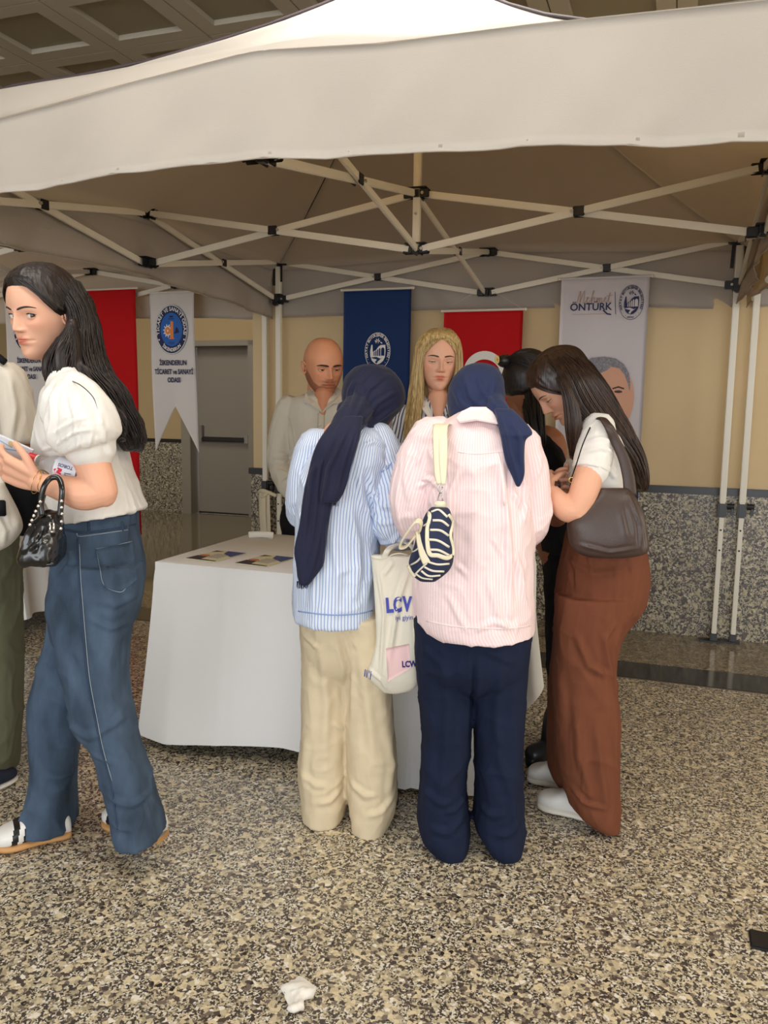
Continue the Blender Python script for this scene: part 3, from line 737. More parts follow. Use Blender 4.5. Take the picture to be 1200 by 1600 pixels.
child('script_lettering', pen(P, x, y, .044, st, .0030), M_prtan, r, smooth=False)
x, y = bp(961, 456); x2, y2 = bp(962, 491); child('divider', P.line([(x, y), (x2, y2)], .003), M_prn, r, smooth=False)
x, y = bp(894, 491.5); child('motto_line', P.line([(x, y), (x + .19, y)], .0018), M_prtan, r, smooth=False)
x, y = bp(986.5, 472.5); emblem_bridge(P, x, y, .140, .200, M_prn, M_grey, r)
# flat printed head of a grey-haired man
M_psk = plain('portrait_skin_print', (208, 156, 130), .7); M_psk2 = plain('portrait_shade_print', (158, 106, 84), .7); M_phair = plain('portrait_hair_print', (128, 126, 134), .7, var=.35, vscale=90)
M_pdark = plain('portrait_dark_print', (64, 46, 42), .7); M_pside = plain('portrait_temple_print', (168, 164, 166), .7)
cxp, cyp = bp(951, 622)
hd = child('portrait', P.poly([(cxp + .145 * math.copysign(abs(math.cos(t)) ** .85, math.cos(t)), cyp + (.2 if math.sin(t) > 0 else .21) * math.sin(t)) for t in np.linspace(0, 2 * math.pi, 40, endpoint=False)], .0012), M_psk, r, smooth=False)
hp = [bp(*q) for q in ((900, 602), (903, 580), (912, 566), (925, 559), (945, 557), (962, 560), (975, 569), (983, 583), (985, 600), (984, 612), (981, 600), (976, 586), (968, 576), (955, 573), (948, 579), (938, 583), (925, 577), (915, 582), (908, 600))]
child('portrait_hair', P.poly(hp, .0018), M_phair, hd, smooth=False)
child('portrait_shirt', P.poly([(cxp - .22, zb - ctr[1] + .02), (cxp + .2, zb - ctr[1] + .02), (cxp + .2, cyp - .3), (cxp + .08, cyp - .22), (cxp, cyp - .3), (cxp - .08, cyp - .22), (cxp - .22, cyp - .3)], .0010), M_prn, r, smooth=False)
child('portrait_ear', merge(P.disc(*bp(986, 622), .012, .03, .001, 16)), M_psk2, hd, smooth=False)
fe = []
for ex in (932, 966):
    a, b_ = bp(ex, 612); fe.append(P.disc(a, b_, .024, .008, .0018, 16)); fe.append(P.line([(a - .032, b_ + .018), (a, b_ + .028), (a + .03, b_ + .018)], .009, .0018))
a, b_ = bp(949, 652); fe.append(P.line([(a - .05, b_), (a, b_ - .012), (a + .05, b_)], .006, .0018))
child('portrait_features', merge(*fe), M_pdark, hd, smooth=False)
a, b_ = bp(949, 632); child('portrait_nose', P.poly([(a - .02, b_), (a + .02, b_), (a + .008, b_ + .07), (a - .008, b_ + .07)], .0016), M_psk2, hd, smooth=False)
# pennants with a swallow tail
def pennant(label, pxc, zt, zb, w, cpx, cpy, seed):
    uc = pxc; r = empty('pennant', L(uc, VB - .06, zb), label, 'banner', 'swallow-tailed white pennants')
    n1, n2 = 44, 21; v = VB - .07
    def fn(s, t):
        full = zt + (zb - zt) * s; cut = zb + (zt - zb) * .29 * (1 - np.abs(2 * t - 1)) 
        z = zt + (cut - zt) * s
        o = .008 * s * np.sin(t * 5 + seed + s * 3) + .004 * np.sin(s * 8 + t * 3)
        U = uc + w * (t - .5) * (1 + .0 * s) + .02 * s * s
        return E1 * U[:, None] + EN * (v + o)[:, None] + EZ * z[:, None]
    V, F = grid(n1, n2, fn); child('cloth', solid_sheet(V, F, n1, n2, .0012), M_white, r)
    child('rod', tube([L(uc - w / 2 - .005, v + .004, zt + .004), L(uc + w / 2 + .005, v + .004, zt + .004)], .006, 10), M_rod, r, sharp=40)
    P = Plane(L(uc, v - .014, 0), E1, EZ, -EN); q = uv_of(at_v(cpx, cpy, v - .014)); x, y = q[0] - uc, q[2]
    e = child('emblem', P.disc(x, y, .133, .172, .001), M_prn, r, smooth=False)
    child('emblem_rim', P.ring(x, y, .131, .170, .126, .165, .0018), M_prw, e, smooth=False)
    child('emblem_field', P.disc(x, y, .090, .117, .002), M_prb, e, smooth=False)
    child('lettering', merge(P.arc('TİCARET VE SANAYİ ODASI', x, y, .110, 0, .030, .0026, gap=.05, sy=1.29, bold=.0006), P.arc('İSKENDERUN', x, y, .110, math.pi, .026, .0026, gap=.04, sy=1.29, inward=True, bold=.0006),
                              P.disc(x - .103, y - .07, .006, .006, .0026, 10), P.disc(x + .103, y - .07, .006, .006, .0026, 10)), M_prw, e, smooth=False)
    child('emblem_column', merge(P.poly([(x - .012, y - .06), (x + .016, y - .06), (x + .016, y + .055), (x - .006, y + .06)], .0026), P.line([(x - .018, y - .062), (x + .02, y - .062)], .008, .0026)), M_pro, e, smooth=False)
    g = P.disc(x - .03, y - .008, .028, .034, .0024, 24); th = [P.line([(x - .03 + .026 * math.cos(t), y - .008 + .032 * math.sin(t)), (x - .03 + .036 * math.cos(t), y - .008 + .044 * math.sin(t))], .007, .0024) for t in np.linspace(1.2, 5.4, 8)]
    child('emblem_gear', merge(g, *th), M_prw, e, smooth=False)
    child('gear_hub', merge(P.ring(x - .03, y - .008, .022, .027, .006, .008, .0028, 24)), M_pro, e, smooth=False)
    child('emblem_ship', merge(P.poly([(x + .02, y - .03), (x + .065, y - .02), (x + .055, y + .005), (x + .04, y + .02), (x + .03, y - .01)], .0024), P.line([(x - .02, y + .075), (x + .02, y + .075)], .006, .0024), P.line([(x - .01, y + .09), (x + .012, y + .09)], .012, .0024), P.text('1959', x, y - .095, .026, .0024)), M_prn, e, smooth=False)
    ty = y - .178
    for tx_, dx_, dy_, w_ in (('İSKENDERUN', .006, .055, .76), ('TİCARET ve SANAYİ', .012, .118, .72), ('ODASI', .012, .176, .76)): child('text_line', P.text(tx_, x + dx_, ty - dy_, .048, bold=.0014, sx=w_), M_prn, r, smooth=False)
    return r
v_ = VB - .07
pc = (uv_of(at_v(268, 460, v_))[0]); zt_ = uv_of(at_v(268, 457, v_))[2]; zb_ = uv_of(at_v(275, 706, v_))[2]
pennant('white swallow-tailed pennant with blue round emblem beside the grey door', pc, zt_, zb_, .365, 268, 515, 0)
pennant('white swallow-tailed pennant behind the face of the walking woman', uv_of(at_v(37, 470, v_))[0], zt_ + .02, zb_ + .02, .37, 42, 515, 2)

# ------------------------------------------------------------------ the table
M_cloth = plain('white_tablecloth', (234, 234, 234), .8, bump=.1, bscale=250, spec=.2)
M_leg = plain('grey_table_leg', (160, 168, 166), .35, metal=.3)
TU0, TU1, TV0, TV1, TZ = -1.945, -.56, 2.772, 3.60, .74
tb = empty('folding_table', L((TU0 + TU1) / 2, (TV0 + TV1) / 2, 0), 'folding table hidden under the long white tablecloth', 'table')
child('tabletop', hbox((TU0 + TU1) / 2, (TV0 + TV1) / 2, TZ - .022, TU1 - TU0 - .02, TV1 - TV0 - .02, .036, .006), M_rod, tb, smooth=False)
for u, v in ((TU0 + .2, TV0 + .08), (TU0 + .2, TV1 - .08), (TU1 - .16, TV0 + .08), (TU1 - .02, TV1 - .06)):
    s_ = -.02 if u < -1.2 else .0
    child('leg', tube([L(u, v, TZ - .04), L(u + s_, v, .0)], .014, 12), M_leg, tb, sharp=40)
def cloth_fn(nper, nz):
    """skirt round the table: runs front-left, left, back, right; flares to the hem"""
    pts = []; rad = .012
    loop = [(TU0, TV0), (TU1, TV0), (TU1, TV1), (TU0, TV1)]
    per = []
    for i in range(4):
        a = np.array(loop[i]); b_ = np.array(loop[(i + 1) % 4]); n = int(nper * (1.6 if i % 2 == 0 else 1))
        for k in range(n): per.append((a + (b_ - a) * k / n, i, k / n))
    return per
per = cloth_fn(56, 0); nz = 26; n = len(per); V = []; F = []
cen = np.array([(TU0 + TU1) / 2, (TV0 + TV1) / 2])
nrm = [np.array([0, -1.]), np.array([1., 0]), np.array([0, 1.]), np.array([-1., 0])]
for j in range(nz + 1):
    s = j / nz
    for i, (p, sd, t) in enumerate(per):
        # blend the outward direction round the corners
        o = nrm[sd].copy(); c_ = .08
        if t < c_: w_ = .5 * (1 - t / c_); o = o * (1 - w_) + nrm[(sd - 1) % 4] * w_
        elif t > 1 - c_: w_ = .5 * (1 - (1 - t) / c_); o = o * (1 - w_) + nrm[(sd + 1) % 4] * w_
        if sd == 0: hem = np.interp(t, [0, .05, .18, .42, .75, 1], [.03, .035, .05, .065, .02, .012])
        elif sd == 1: hem = np.interp(t, [0, .3, .7, 1], [.012, .12, .2, .22])
        elif sd == 2: hem = .08
        else: hem = np.interp(t, [0, .5, 1], [.06, .06, .03])
        fl_ = .02 + .10 * s ** 1.1 if sd != 2 else .02 + .03 * s
        if sd == 0: fl_ = .004 + (.10 + .035 * math.sin(t * 9 + .6) - .03 * (t > .8)) * s ** 1.2 * (.55 + .45 * abs(2 * t - 1))
        if sd == 3: fl_ = .004 + .10 * s ** 1.2 
        if sd == 1: fl_ = .004 + (.05 + .04 * math.sin(t * 8 + 2)) * s
        if sd == 0: fl_ += .0035 * math.exp(-((t - .235) * 90) ** 2) + .006 * math.exp(-((t - .62) * 30) ** 2) * s
        z = TZ + (hem - TZ) * s + .002
        if s < .04: fl_ *= .5
        fl_ += .003 * math.exp(-((z - .655) / .006) ** 2)
        q = p + o * fl_
        V.append(L(q[0], q[1], z))
for j in range(nz):
    for i in range(n): k = (i + 1) % n; F.append((j * n + i, (j + 1) * n + i, (j + 1) * n + k, j * n + k))
# top sheet, a shallow fan with a crown ring
top = [L(p[0] + (cen[0] - p[0]) * .02, p[1] + (cen[1] - p[1]) * .02, TZ + .004) for p, _, _ in per]
b0 = len(V); V += top
for i in range(n): k = (i + 1) % n; F.append((i, k, b0 + k, b0 + i))
F.append(tuple(b0 + i for i in range(n)))
o = mesh('tablecloth', np.array(V), F, M_cloth, sharp=50); tag(o, 'long white cloth covering the information table down to the floor', 'tablecloth')
# papers on the table
M_pap = plain('cream_brochure_paper', (222, 214, 180), .6); M_bblue = plain('blue_brochure_print', (58, 76, 138), .5); M_bdark = plain('dark_brochure_print', (50, 42, 52), .5); M_bor = plain('brick_brochure_print', (196, 112, 76), .6)
def brochure(label, cu, cv, rot):
    z = TZ + .0062
    r = empty('brochure', L(cu, cv, z - .001), label, 'brochure', 'brochures lying on the table')
    A = E1 * math.cos(rot) + EN * math.sin(rot); B = -E1 * math.sin(rot) + EN * math.cos(rot); P = Plane(L(cu, cv, z), A, B, EZ)
    w, h = .145, .215
    child('sheet', box(L(cu, cv, z + .001), A, B, EZ, w, h, .003), M_pap, r, smooth=False)
    child('cover_print', P.poly([(w / 2, h / 2), (w / 2, 0), (0.0, .05), (-.02, h / 2)], .0032), M_bblue, r, smooth=False)
    child('photo_print', merge(P.poly([(-w / 2, -h / 2), (w / 2, -h / 2), (w / 2, -h / 2 + .014), (-.01, -h / 2 + .02), (-.02, -.035), (-w / 2, -.03)], .0032), P.poly([(-w / 2, .06), (-w / 2, h / 2 - .01), (-.03, h / 2 - .02)], .0032)), M_bdark, r, smooth=False)
    child('figure_print', P.disc(-.045, -.018, .024, .018, .0034, 18), M_bor, r, smooth=False)
    child('text_lines', merge(*[P.line([(-.02 + .0 * k, .03 - .018 * k), (.045, .028 - .018 * k)], .003, .0033) for k in range(5)]), M_bblue, r, smooth=False)
brochure('brochure with dark photo and blue corner, left one on the white table', -1.775, 2.955, -.12)
brochure('brochure with dark photo and blue corner, right one near the navy scarf', -1.54, 2.945, -.12)
M_tis = plain('white_tissue', (230, 226, 218), .9, bump=.3, bscale=120)
uc, vc, _ = uv_of(at_z(408, 842, TZ)); r = empty('paper_packet', L(uc, vc, TZ + .006), 'small crumpled white paper packet near the far edge of the table', 'paper')
child('wrapper', voxel(merge(tube(smooth_path([L(uc - .06, vc - .01, TZ + .018), L(uc, vc, TZ + .022), L(uc + .055, vc + .02, TZ + .018)], 4), [.010] * 9, 10, R2=[.016] * 9), tube([L(uc - .05, vc + .03, TZ + .016), L(uc + .02, vc + .022, TZ + .02)], .009, 8)), .003, 2), M_tis, r)
# cloth of the neighbouring table, far left
V = []; n1, n2 = 20, 30
pa, pb = uv_of(at_z(18, 1018, 0)), uv_of(at_z(66, 1000, 0))
def fn(s, t):
    U = -5.0 + (1.0) * t * 0 + (-5.0 - -5.0); 
    return None
r = empty('side_table', L(-3.95, 4.3, 0), 'white-draped table of the neighbouring stand, far left', 'table')
tu0, tu1, tv0, tv1 = -5.4, -3.58, 3.72, 4.45
child('tabletop', hbox((tu0 + tu1) / 2, (tv0 + tv1) / 2, .72, tu1 - tu0 - .02, tv1 - tv0 - .02, .03, .005), M_rod, r, smooth=False)
for u in (tu0 + .1, tu1 - .1):
    for v in (tv0 + .08, tv1 - .08): child('leg', tube([L(u, v, .71), L(u, v, 0)], .014, 10), M_leg, r, sharp=40)
loop = [(tu0, tv0), (tu1, tv0), (tu1, tv1), (tu0, tv1)]; V = []; F = []; per = []
for i in range(4):
    a = np.array(loop[i]); b_ = np.array(loop[(i + 1) % 4]); k_ = 30
    for k in range(k_): per.append((a + (b_ - a) * k / k_, i, k / k_))
n = len(per)
for j in range(17):
    s = j / 16
    for i, (p, sd, t) in enumerate(per):
        d_ = (p - np.array([(tu0 + tu1) / 2, (tv0 + tv1) / 2])); d_ /= np.abs(d_).max() if np.abs(d_).max() > 0 else 1; d_ = d_ / np.linalg.norm(d_)
        q = p + nrm[sd] * (.004 + s * (.05 + .03 * math.sin(t * 22 + sd)))
        V.append(L(q[0], q[1], .742 + (.07 + .05 * math.sin(t * 3 + sd) - .742) * s))
for j in range(16):
    for i in range(n): k = (i + 1) % n; F.append((j * n + i, (j + 1) * n + i, (j + 1) * n + k, j * n + k))
F.append(tuple(range(n))[::-1])
o = mesh('tablecloth', np.array(V), F, M_cloth, sharp=50); tag(o, 'white cloth over the neighbouring table behind the walking woman', 'tablecloth')
# crumpled tissue on the floor
P0 = at_z(463, 1565, 0)
rng = np.random.RandomState(3)
V, F = sphere((0, 0, 0), .036, .05, .012, 28, 18)
dd = vnoise(V, 60, 3) * .010 + vnoise(V, 140, 5) * .004; V = V + normals(V, F) * dd[:, None]; V[:, 0] *= 1 + .35 * np.sin(V[:, 1] * 60); V[:, 2] -= V[:, 2].min()
o = mesh('crumpled_tissue', V + P0, F, M_tis); tag(o, 'crumpled white tissue dropped on the granite floor in front', 'litter')
# ------------------------------------------------------------------ people: heads
def rot_m(yaw, pitch, roll):
    cy, sy = math.cos(yaw), math.sin(yaw); cp, sp = math.cos(pitch), math.sin(pitch); cr, sr = math.cos(roll), math.sin(roll)
    Rz = np.array([[cy, -sy, 0], [sy, cy, 0], [0, 0, 1]]); Rx = np.array([[1, 0, 0], [0, cp, -sp], [0, sp, cp]]); Ry = np.array([[cr, 0, sr], [0, 1, 0], [-sr, 0, cr]])
    return Rz @ Rx @ Ry
def sstep(a, b, x):
    t = np.clip((x - a) / (b - a), 0, 1); return t * t * (3 - 2 * t)
def gau(x, z, cx, cz, sx, sz): return np.exp(-((x - cx) / sx) ** 2 - ((z - cz) / sz) ** 2)
_pz = [.50, .485, .45, .38, .28, .16, .04, -.06, -.16, -.26, -.35, -.42, -.465, -.49, -.50]
_pw = [.0, .10, .175, .245, .295, .325, .332, .325, .303, .268, .218, .165, .115, .06, .0]
_pf = [.0, .11, .20, .29, .355, .385, .378, .360, .352, .348, .345, .340, .315, .26, .20]
_pb = [.0, .13, .22, .31, .385, .425, .425, .395, .34, .27, .19, .10, .03, -.05, -.12]
class Head:
    def __init__(s, c, size, yaw, pitch, roll=0, jaw=1.0, wide=1.0, male=False, nose=1.0):
        s.c = np.asarray(c, float); s.S = size; s.R = rot_m(yaw, pitch, roll); s.wide = wide; s.male = male; s.nose = nose
        zt = np.concatenate([np.linspace(.5, .44, 8), np.linspace(.425, .14, 18), np.linspace(.125, -.47, 92), np.linspace(-.475, -.5, 6)])
        sp = smooth_path(np.array([_pz, _pw, _pf, _pb]).T, 8); sp = sp[::-1]
        s.tz, s.tw, s.tf, s.tb = sp.T
        jw = lambda z: 1 + (jaw - 1) * sstep(-.1, -.35, z)
        t = np.linspace(-1, 1, 129)[:-1]; psi = math.pi * (0.62 * t + 0.38 * np.sign(t) * np.abs(t) ** 2.6)
        s.nr, s.nc = len(zt), len(psi)
        Z, PS = np.meshgrid(zt, psi, indexing='ij'); z = Z.ravel(); ps = PS.ravel()
        V, msk = s.surf(z, ps); s.z, s.ps = z, ps
        F = []
        for i in range(s.nr - 1):
            for j in range(s.nc):
                k = (j + 1) % s.nc; F.append((i * s.nc + j, (i + 1) * s.nc + j, (i + 1) * s.nc + k, i * s.nc + k))
        F.append(tuple(range(s.nc))); F.append(tuple((s.nr - 1) * s.nc + j for j in range(s.nc))[::-1])
        s.Vl, s.F = V, F
    def base(s, z, ps):
        w = np.interp(z, s.tz, s.tw) * s.wide; f = np.interp(z, s.tz, s.tf); b = np.interp(z, s.tz, s.tb)
        n = 2.25; c, si = np.cos(ps), np.sin(ps); e = 2 / n
        x = w * np.sign(si) * np.abs(si) ** e
        y = np.where(c > 0, -f, b) * np.abs(c) ** e
        return x, y
    def feat(s, x, z):
        """relief of the face, forward, in head heights"""
        ax = np.abs(x); h = 0
        h = h + (.016 if s.male else .008) * gau(ax, z, .12, .075, .10, .035)
        h = h - .042 * gau(ax, z, .135, .0, .072, .050) - .010 * gau(ax, z, .05, .01, .03, .05)
        zr = [-.5, -.19, -.175, -.16, -.135, -.11, -.06, 0., .045, .09, .5]; hr = [0, 0, .012, .062, .106, .106, .080, .048, .026, .010, 0]
        wr = [.03, .03, .035, .040, .042, .040, .034, .030, .038, .06, .06]
        hn = np.interp(z, zr, hr) * s.nose; wn = np.interp(z, zr, wr)
        h = h + hn * np.exp(-np.abs(x / wn) ** 2.2)
        h = h + .044 * gau(ax, z, .052, -.142, .024, .024) - .012 * gau(ax, z, .028, -.166, .014, .012)
        h = h + .018 * gau(x, z, 0, -.25, .12, .075)
        h = h + .032 * gau(ax, z, .028, -.236, .050, .018) + .034 * gau(x, z, 0, -.288, .060, .020) - .034 * gau(x, z, 0, -.262, .092, .009) - .008 * gau(x, z, 0, -.205, .014, .02)
        h = h - .010 * gau(ax, z, .115, -.262, .02, .02) - .014 * gau(x, z, 0, -.332, .08, .022)
        h = h + (.032 if s.male else .022) * gau(x, z, 0, -.41, .09, .055)
        h = h + .018 * gau(ax, z, .19, -.09, .07, .07) - .012 * gau(ax, z, .20, -.24, .06, .08)
        return h
    def surf(s, z, ps):
        x, y = s.base(z, ps); m = sstep(.0, .45, np.cos(ps)) * sstep(-.49, -.44, z)
        y = y - s.feat(x, z) * m
        return np.stack([x, y, z], 1), m
    def front(s, x, z):
        """point of the face surface at a given x, z"""
        x = np.atleast_1d(np.asarray(x, float)); z = np.atleast_1d(np.asarray(z, float))
        w = np.interp(z, s.tz, s.tw) * s.wide; f = np.interp(z, s.tz, s.tf); n = 2.25
        y = -f * np.maximum(0, 1 - np.abs(x / w) ** n) ** (1 / n); c = np.maximum(0, 1 - np.abs(x / w) ** n) ** .5
        return np.stack([x, y - s.feat(x, z) * sstep(.0, .45, c) * sstep(-.49, -.44, z), z], 1)
    def W(s, P): return s.c + (np.asarray(P, float) * s.S) @ s.R.T
    def ear(s, side):
        k = side * s.wide; x0 = .318
        hel = np.array([(x0, -.02, .025), (x0 + .030, .0, .065), (x0 + .050, .045, .085), (x0 + .062, .09, .06), (x0 + .060, .105, .0), (x0 + .045, .085, -.06), (x0 + .028, .05, -.105), (x0 + .020, .02, -.125), (x0 + .008, .0, -.10), (x0, -.01, -.06)])
        hel = smooth_path(hel, 4); hel[:, 0] *= k; hel[:, 1] -= .01
        a = tube(hel, .0135, 8, True)
        b = sphere((k * (x0 + .022), .035, -.015), .018, .058, .088, 14, 10, rot_m(side * .35, 0, 0))
        c = tube(np.array([(k * (x0 - .0), -.028, .0), (k * (x0 + .014), -.026, -.03), (k * (x0 + .002), -.02, -.055)]), .014, 8, True)
        lob = sphere((k * (x0 + .018), .028, -.112), .014, .024, .028, 12, 8)
        return merge(a, b, c, lob)
    def eye_c(s, side):
        x = side * .136; re = .062
        p = s.front([x], [0.0])[0]; return np.array([x, p[1] + re * .60, -.002]), re
    def lids(s, side, up, lo):
        c, re = s.eye_c(side); out = []
        for top in (True, False):
            def fn(a, t, top=top):
                az = (a - .5) * math.radians(156); e = (up if top else -lo)
                edge = e * np.cos(az * 1.08) ** .8 + (math.radians(5) * side * np.sin(az) if True else 0)
                lim = math.radians(70 if top else -62)
                el = edge + (lim - edge) * t
                r = re * (1.10 + .05 * np.exp(-(t / .12) ** 2) - .10 * t)
                return np.stack([c[0] + r * np.sin(az) * np.cos(el), c[1] - r * np.cos(az) * np.cos(el), c[2] + r * np.sin(el)], 1)
            V, F = grid(17, 9, fn); out.append((V, F))
        return merge(*out)
    def lash(s, side, up, r=.0055):
        c, re = s.eye_c(side); az = np.linspace(-74, 76, 15) * math.pi / 180
        el = up * np.maximum(0, np.cos(az * 1.08)) ** .8 + math.radians(5) * side * np.sin(az)
        P = np.stack([c[0] + re * 1.17 * np.sin(az) * np.cos(el), c[1] - re * 1.17 * np.cos(az) * np.cos(el), c[2] + re * 1.17 * np.sin(el)], 1)
        return tube(P, r * np.interp(np.abs(az), [0, 1.3], [1, .5]), 6)
    def eyeball(s, side, gaze):
        c, re = s.eye_c(side); g = np.asarray(gaze, float); g = g / np.linalg.norm(g)
        T = Vector(g).to_track_quat('Z', 'Y').to_matrix(); T = np.array(T)
        V1, F1 = sphere(c, re, seg=18, rings=12)
        def cap(r, a):
            V = [(0, 0, r)]; 
            for i in (1, 2, 3):
                for j in range(20): V.append((r * math.sin(a * i / 3) * math.cos(j * math.pi / 10), r * math.sin(a * i / 3) * math.sin(j * math.pi / 10), r * math.cos(a * i / 3)))
            F = [(0, 1 + j, 1 + (j + 1) % 20) for j in range(20)]
            for i in range(2):
                for j in range(20): p, q = 1 + i * 20 + j, 1 + i * 20 + (j + 1) % 20; F.append((p, p + 20, q + 20, q))
            return np.array(V) @ T.T + c, F
        A = cap(re * 1.015, math.radians(31)); B = cap(re * 1.03, math.radians(14))
        V, F = merge((V1, F1), A, B); mi = [0] * len(F1) + [1] * len(A[1]) + [2] * len(B[1])
        return V, F, mi
    def brow(s, side, z0=.085, arch=.022, w=.010, x0=.055, x1=.215, drop=.012):
        t = np.linspace(0, 1, 14); x = side * (x0 + (x1 - x0) * t); z = z0 + arch * np.sin(np.clip(t * 1.25, 0, 1.3) * math.pi * .62) - drop * t ** 3
        P = s.front(x, z); P[:, 1] -= .002
        return tube(P, w * np.interp(t, [0, .15, .6, 1], [.75, 1, .85, .3]), 8, True, R2=[.006 * q for q in np.interp(t, [0, .15, .6, 1], [.8, 1, .8, .4])], ref=(0, 0, 1))
    def cap_mask(s, hairline=.24, temple=.0, nape=-.30, side_front=.62, widow=0.0):
        """how deep inside the scalp each grid point lies (>0 inside)"""
        a = np.abs(s.ps); t = a / math.pi
        zl = np.interp(t, [0, .12, .24, .33, .42, .55, .75, 1], [hairline, hairline - .005, hairline - .05, temple + .06, temple - .06, -.12, nape + .04, nape])
        return s.z - zl
    def cap(s, th, m, soft=.06, noise=.004, seed=1, flat=None):
        """a hair shell grown from the scalp grid where m > 0"""
        N = normals(s.Vl, s.F); k = sstep(0, soft, m)
        h = th * k + noise * vnoise(s.Vl, (34, 34, 9), seed) * k
        V = s.Vl + N * (h - .010 * (1 - k))[:, None]
        F = [f for f in s.F if len(f) == 4 and max(m[list(f)]) > -.02]
        use = sorted({i for f in F for i in f}); mp = {a: b for b, a in enumerate(use)}
        V = np.vstack([V[use]]); F = [tuple(mp[i] for i in f) for f in F]
        top = [i for i in range(s.nc)]
        F.append(tuple(mp[i] for i in top))
        return V, F
def tint_attr(hd, lip, beard=None, blush=(1.06, .86, .84)):
    x, z = hd.Vl[:, 0], hd.z; f = sstep(.3, .6, np.cos(hd.ps)); T = np.ones((len(z), 3))
    bl = (.55 * gau(np.abs(x), z, .19, -.10, .08, .07) + .35 * gau(x, z, 0, -.12, .05, .05))[:, None] * f[:, None]
    T = T * (1 - bl) + T * np.array(blush) * bl
    lp = ((gau(np.abs(x), z, .03, -.240, .062, .017) + gau(x, z, 0, -.284, .072, .020)) > .42).astype(float)
    lp = np.clip(1.6 * np.maximum(gau(np.abs(x), z, .03, -.240, .060, .018), gau(x, z, 0, -.284, .074, .021)) - .35, 0, 1) * f
    T = T * (1 - lp[:, None]) + np.array(lip) * lp[:, None]
    ey = (.35 * gau(np.abs(x), z, .135, .0, .075, .045) * f)[:, None]; T = T * (1 - ey) + T * np.array((.78, .72, .72)) * ey
    nn = (.7 * gau(np.abs(x), z, .028, -.170, .014, .008) * f)[:, None]; T = T * (1 - nn) + T * .35 * nn
    if beard is not None:
        a = np.abs(hd.ps) / math.pi
        lo = sstep(-.155, -.22, z) * (a < .55)
        zone = np.clip(lo * sstep(.0, .05, -z - .17 + .0 * a) , 0, 1)
        cheek = sstep(.02, .06, -(z) - np.interp(a, [0, .1, .2, .3, .38, .55], [.17, .20, .25, .20, .06, -.10]))
        zone = cheek * (a < .60)
        zone = zone * (1 - lp) * (1 - .6 * gau(x, z, 0, -.335, .05, .02))
        mo = gau(np.abs(x), z, .05, -.205, .085, .022) * f
        zone = np.clip(np.maximum(zone * .75, mo), 0, 1)[:, None]
        T = T * (1 - zone) + np.array(beard) * zone
    return T
def skin_mat(name, rgb, rough=.5):
    m, nt, b = _new(name); N = nt.nodes; K = nt.links
    a = N.new('ShaderNodeAttribute'); a.attribute_name = 'tint'
    mx = N.new('ShaderNodeMixRGB'); mx.blend_type = 'MULTIPLY'; mx.inputs[0].default_value = 1; mx.inputs[1].default_value = srgb(*rgb); K.new(a.outputs['Color'], mx.inputs[2])
    K.new(mx.outputs[0], b.inputs['Base Color']); b.inputs['Roughness'].default_value = rough; b.inputs['Specular IOR Level'].default_value = .35
    b.inputs['Subsurface Weight'].default_value = .12; b.inputs['Subsurface Radius'].default_value = (.8, .35, .2); b.inputs['Subsurface Scale'].default_value = .01
    return m

# ------------------------------------------------------------------ people: limbs and hands
def limb(pts, radii, k=5, seg=18, ends=True):
    P = smooth_path(np.array([list(p) + [r] for p, r in zip(pts, radii)], float), k)
    return tube(P[:, :3], P[:, 3], seg, ends)
def hand(wrist, fdir, palm, size=.18, curl=(.5, .6, .65, .7), spread=.0, side=1, thumb=(.5, .4)):
    """a hand as overlapping chains, to be fused: wrist point, finger direction, palm normal (the way the palm faces)"""
    w = np.asarray(wrist, float); d = np.asarray(fdir, float); d /= np.linalg.norm(d)
    n = np.asarray(palm, float); n -= d * (n @ d); n /= np.linalg.norm(n); s = np.cross(d, n) * side; S = size
    out = []
    for q, r in ((-.15, .085), (0, .09), (.15, .085)):
        out.append(limb([w + s * q * .5 * S, w + d * .26 * S + s * q * S * .9, w + d * .50 * S + s * q * S * 1.05], [r * S * .9, r * S, r * S * .8]))
    out.append(limb([w - d * .12 * S, w + d * .05 * S], [.135 * S, .13 * S]))
    base = [(-.185, .47, .38), (-.065, .51, .43), (.06, .50, .40), (.175, .46, .32)]
    for (q, b_, ln), c in zip(base, curl):
        p = w + d * b_ * S * .95 + s * q * S; a = .15 + c * .4; pts = [p]; rad = [.052 * S]
        for j, fr in enumerate((.42, .32, .26)):
            dd = d * math.cos(a) + n * math.sin(a) + s * spread * q; p = p + dd / np.linalg.norm(dd) * ln * fr * S; pts.append(p); rad.append((.049, .045, .038)[j] * S); a += c * 1.25
        out.append(limb(pts, rad, 4, 12))
    # the thumb leaves the side of the palm near its base
    p = w + d * .12 * S - s * .14 * S; a, c = thumb
    d1 = -s * .75 + d * .75 + n * a; d1 /= np.linalg.norm(d1); p1 = p + d1 * .20 * S
    d2 = d1 * .6 + d * .6 + n * c; d2 /= np.linalg.norm(d2); p2 = p1 + d2 * .17 * S; d3 = d2 + d * .3 + n * c * .4; d3 /= np.linalg.norm(d3); p3 = p2 + d3 * .12 * S
    out.append(limb([p, p1, p2, p3], [.07 * S, .058 * S, .052 * S, .042 * S], 4, 12))
    return merge(*out)

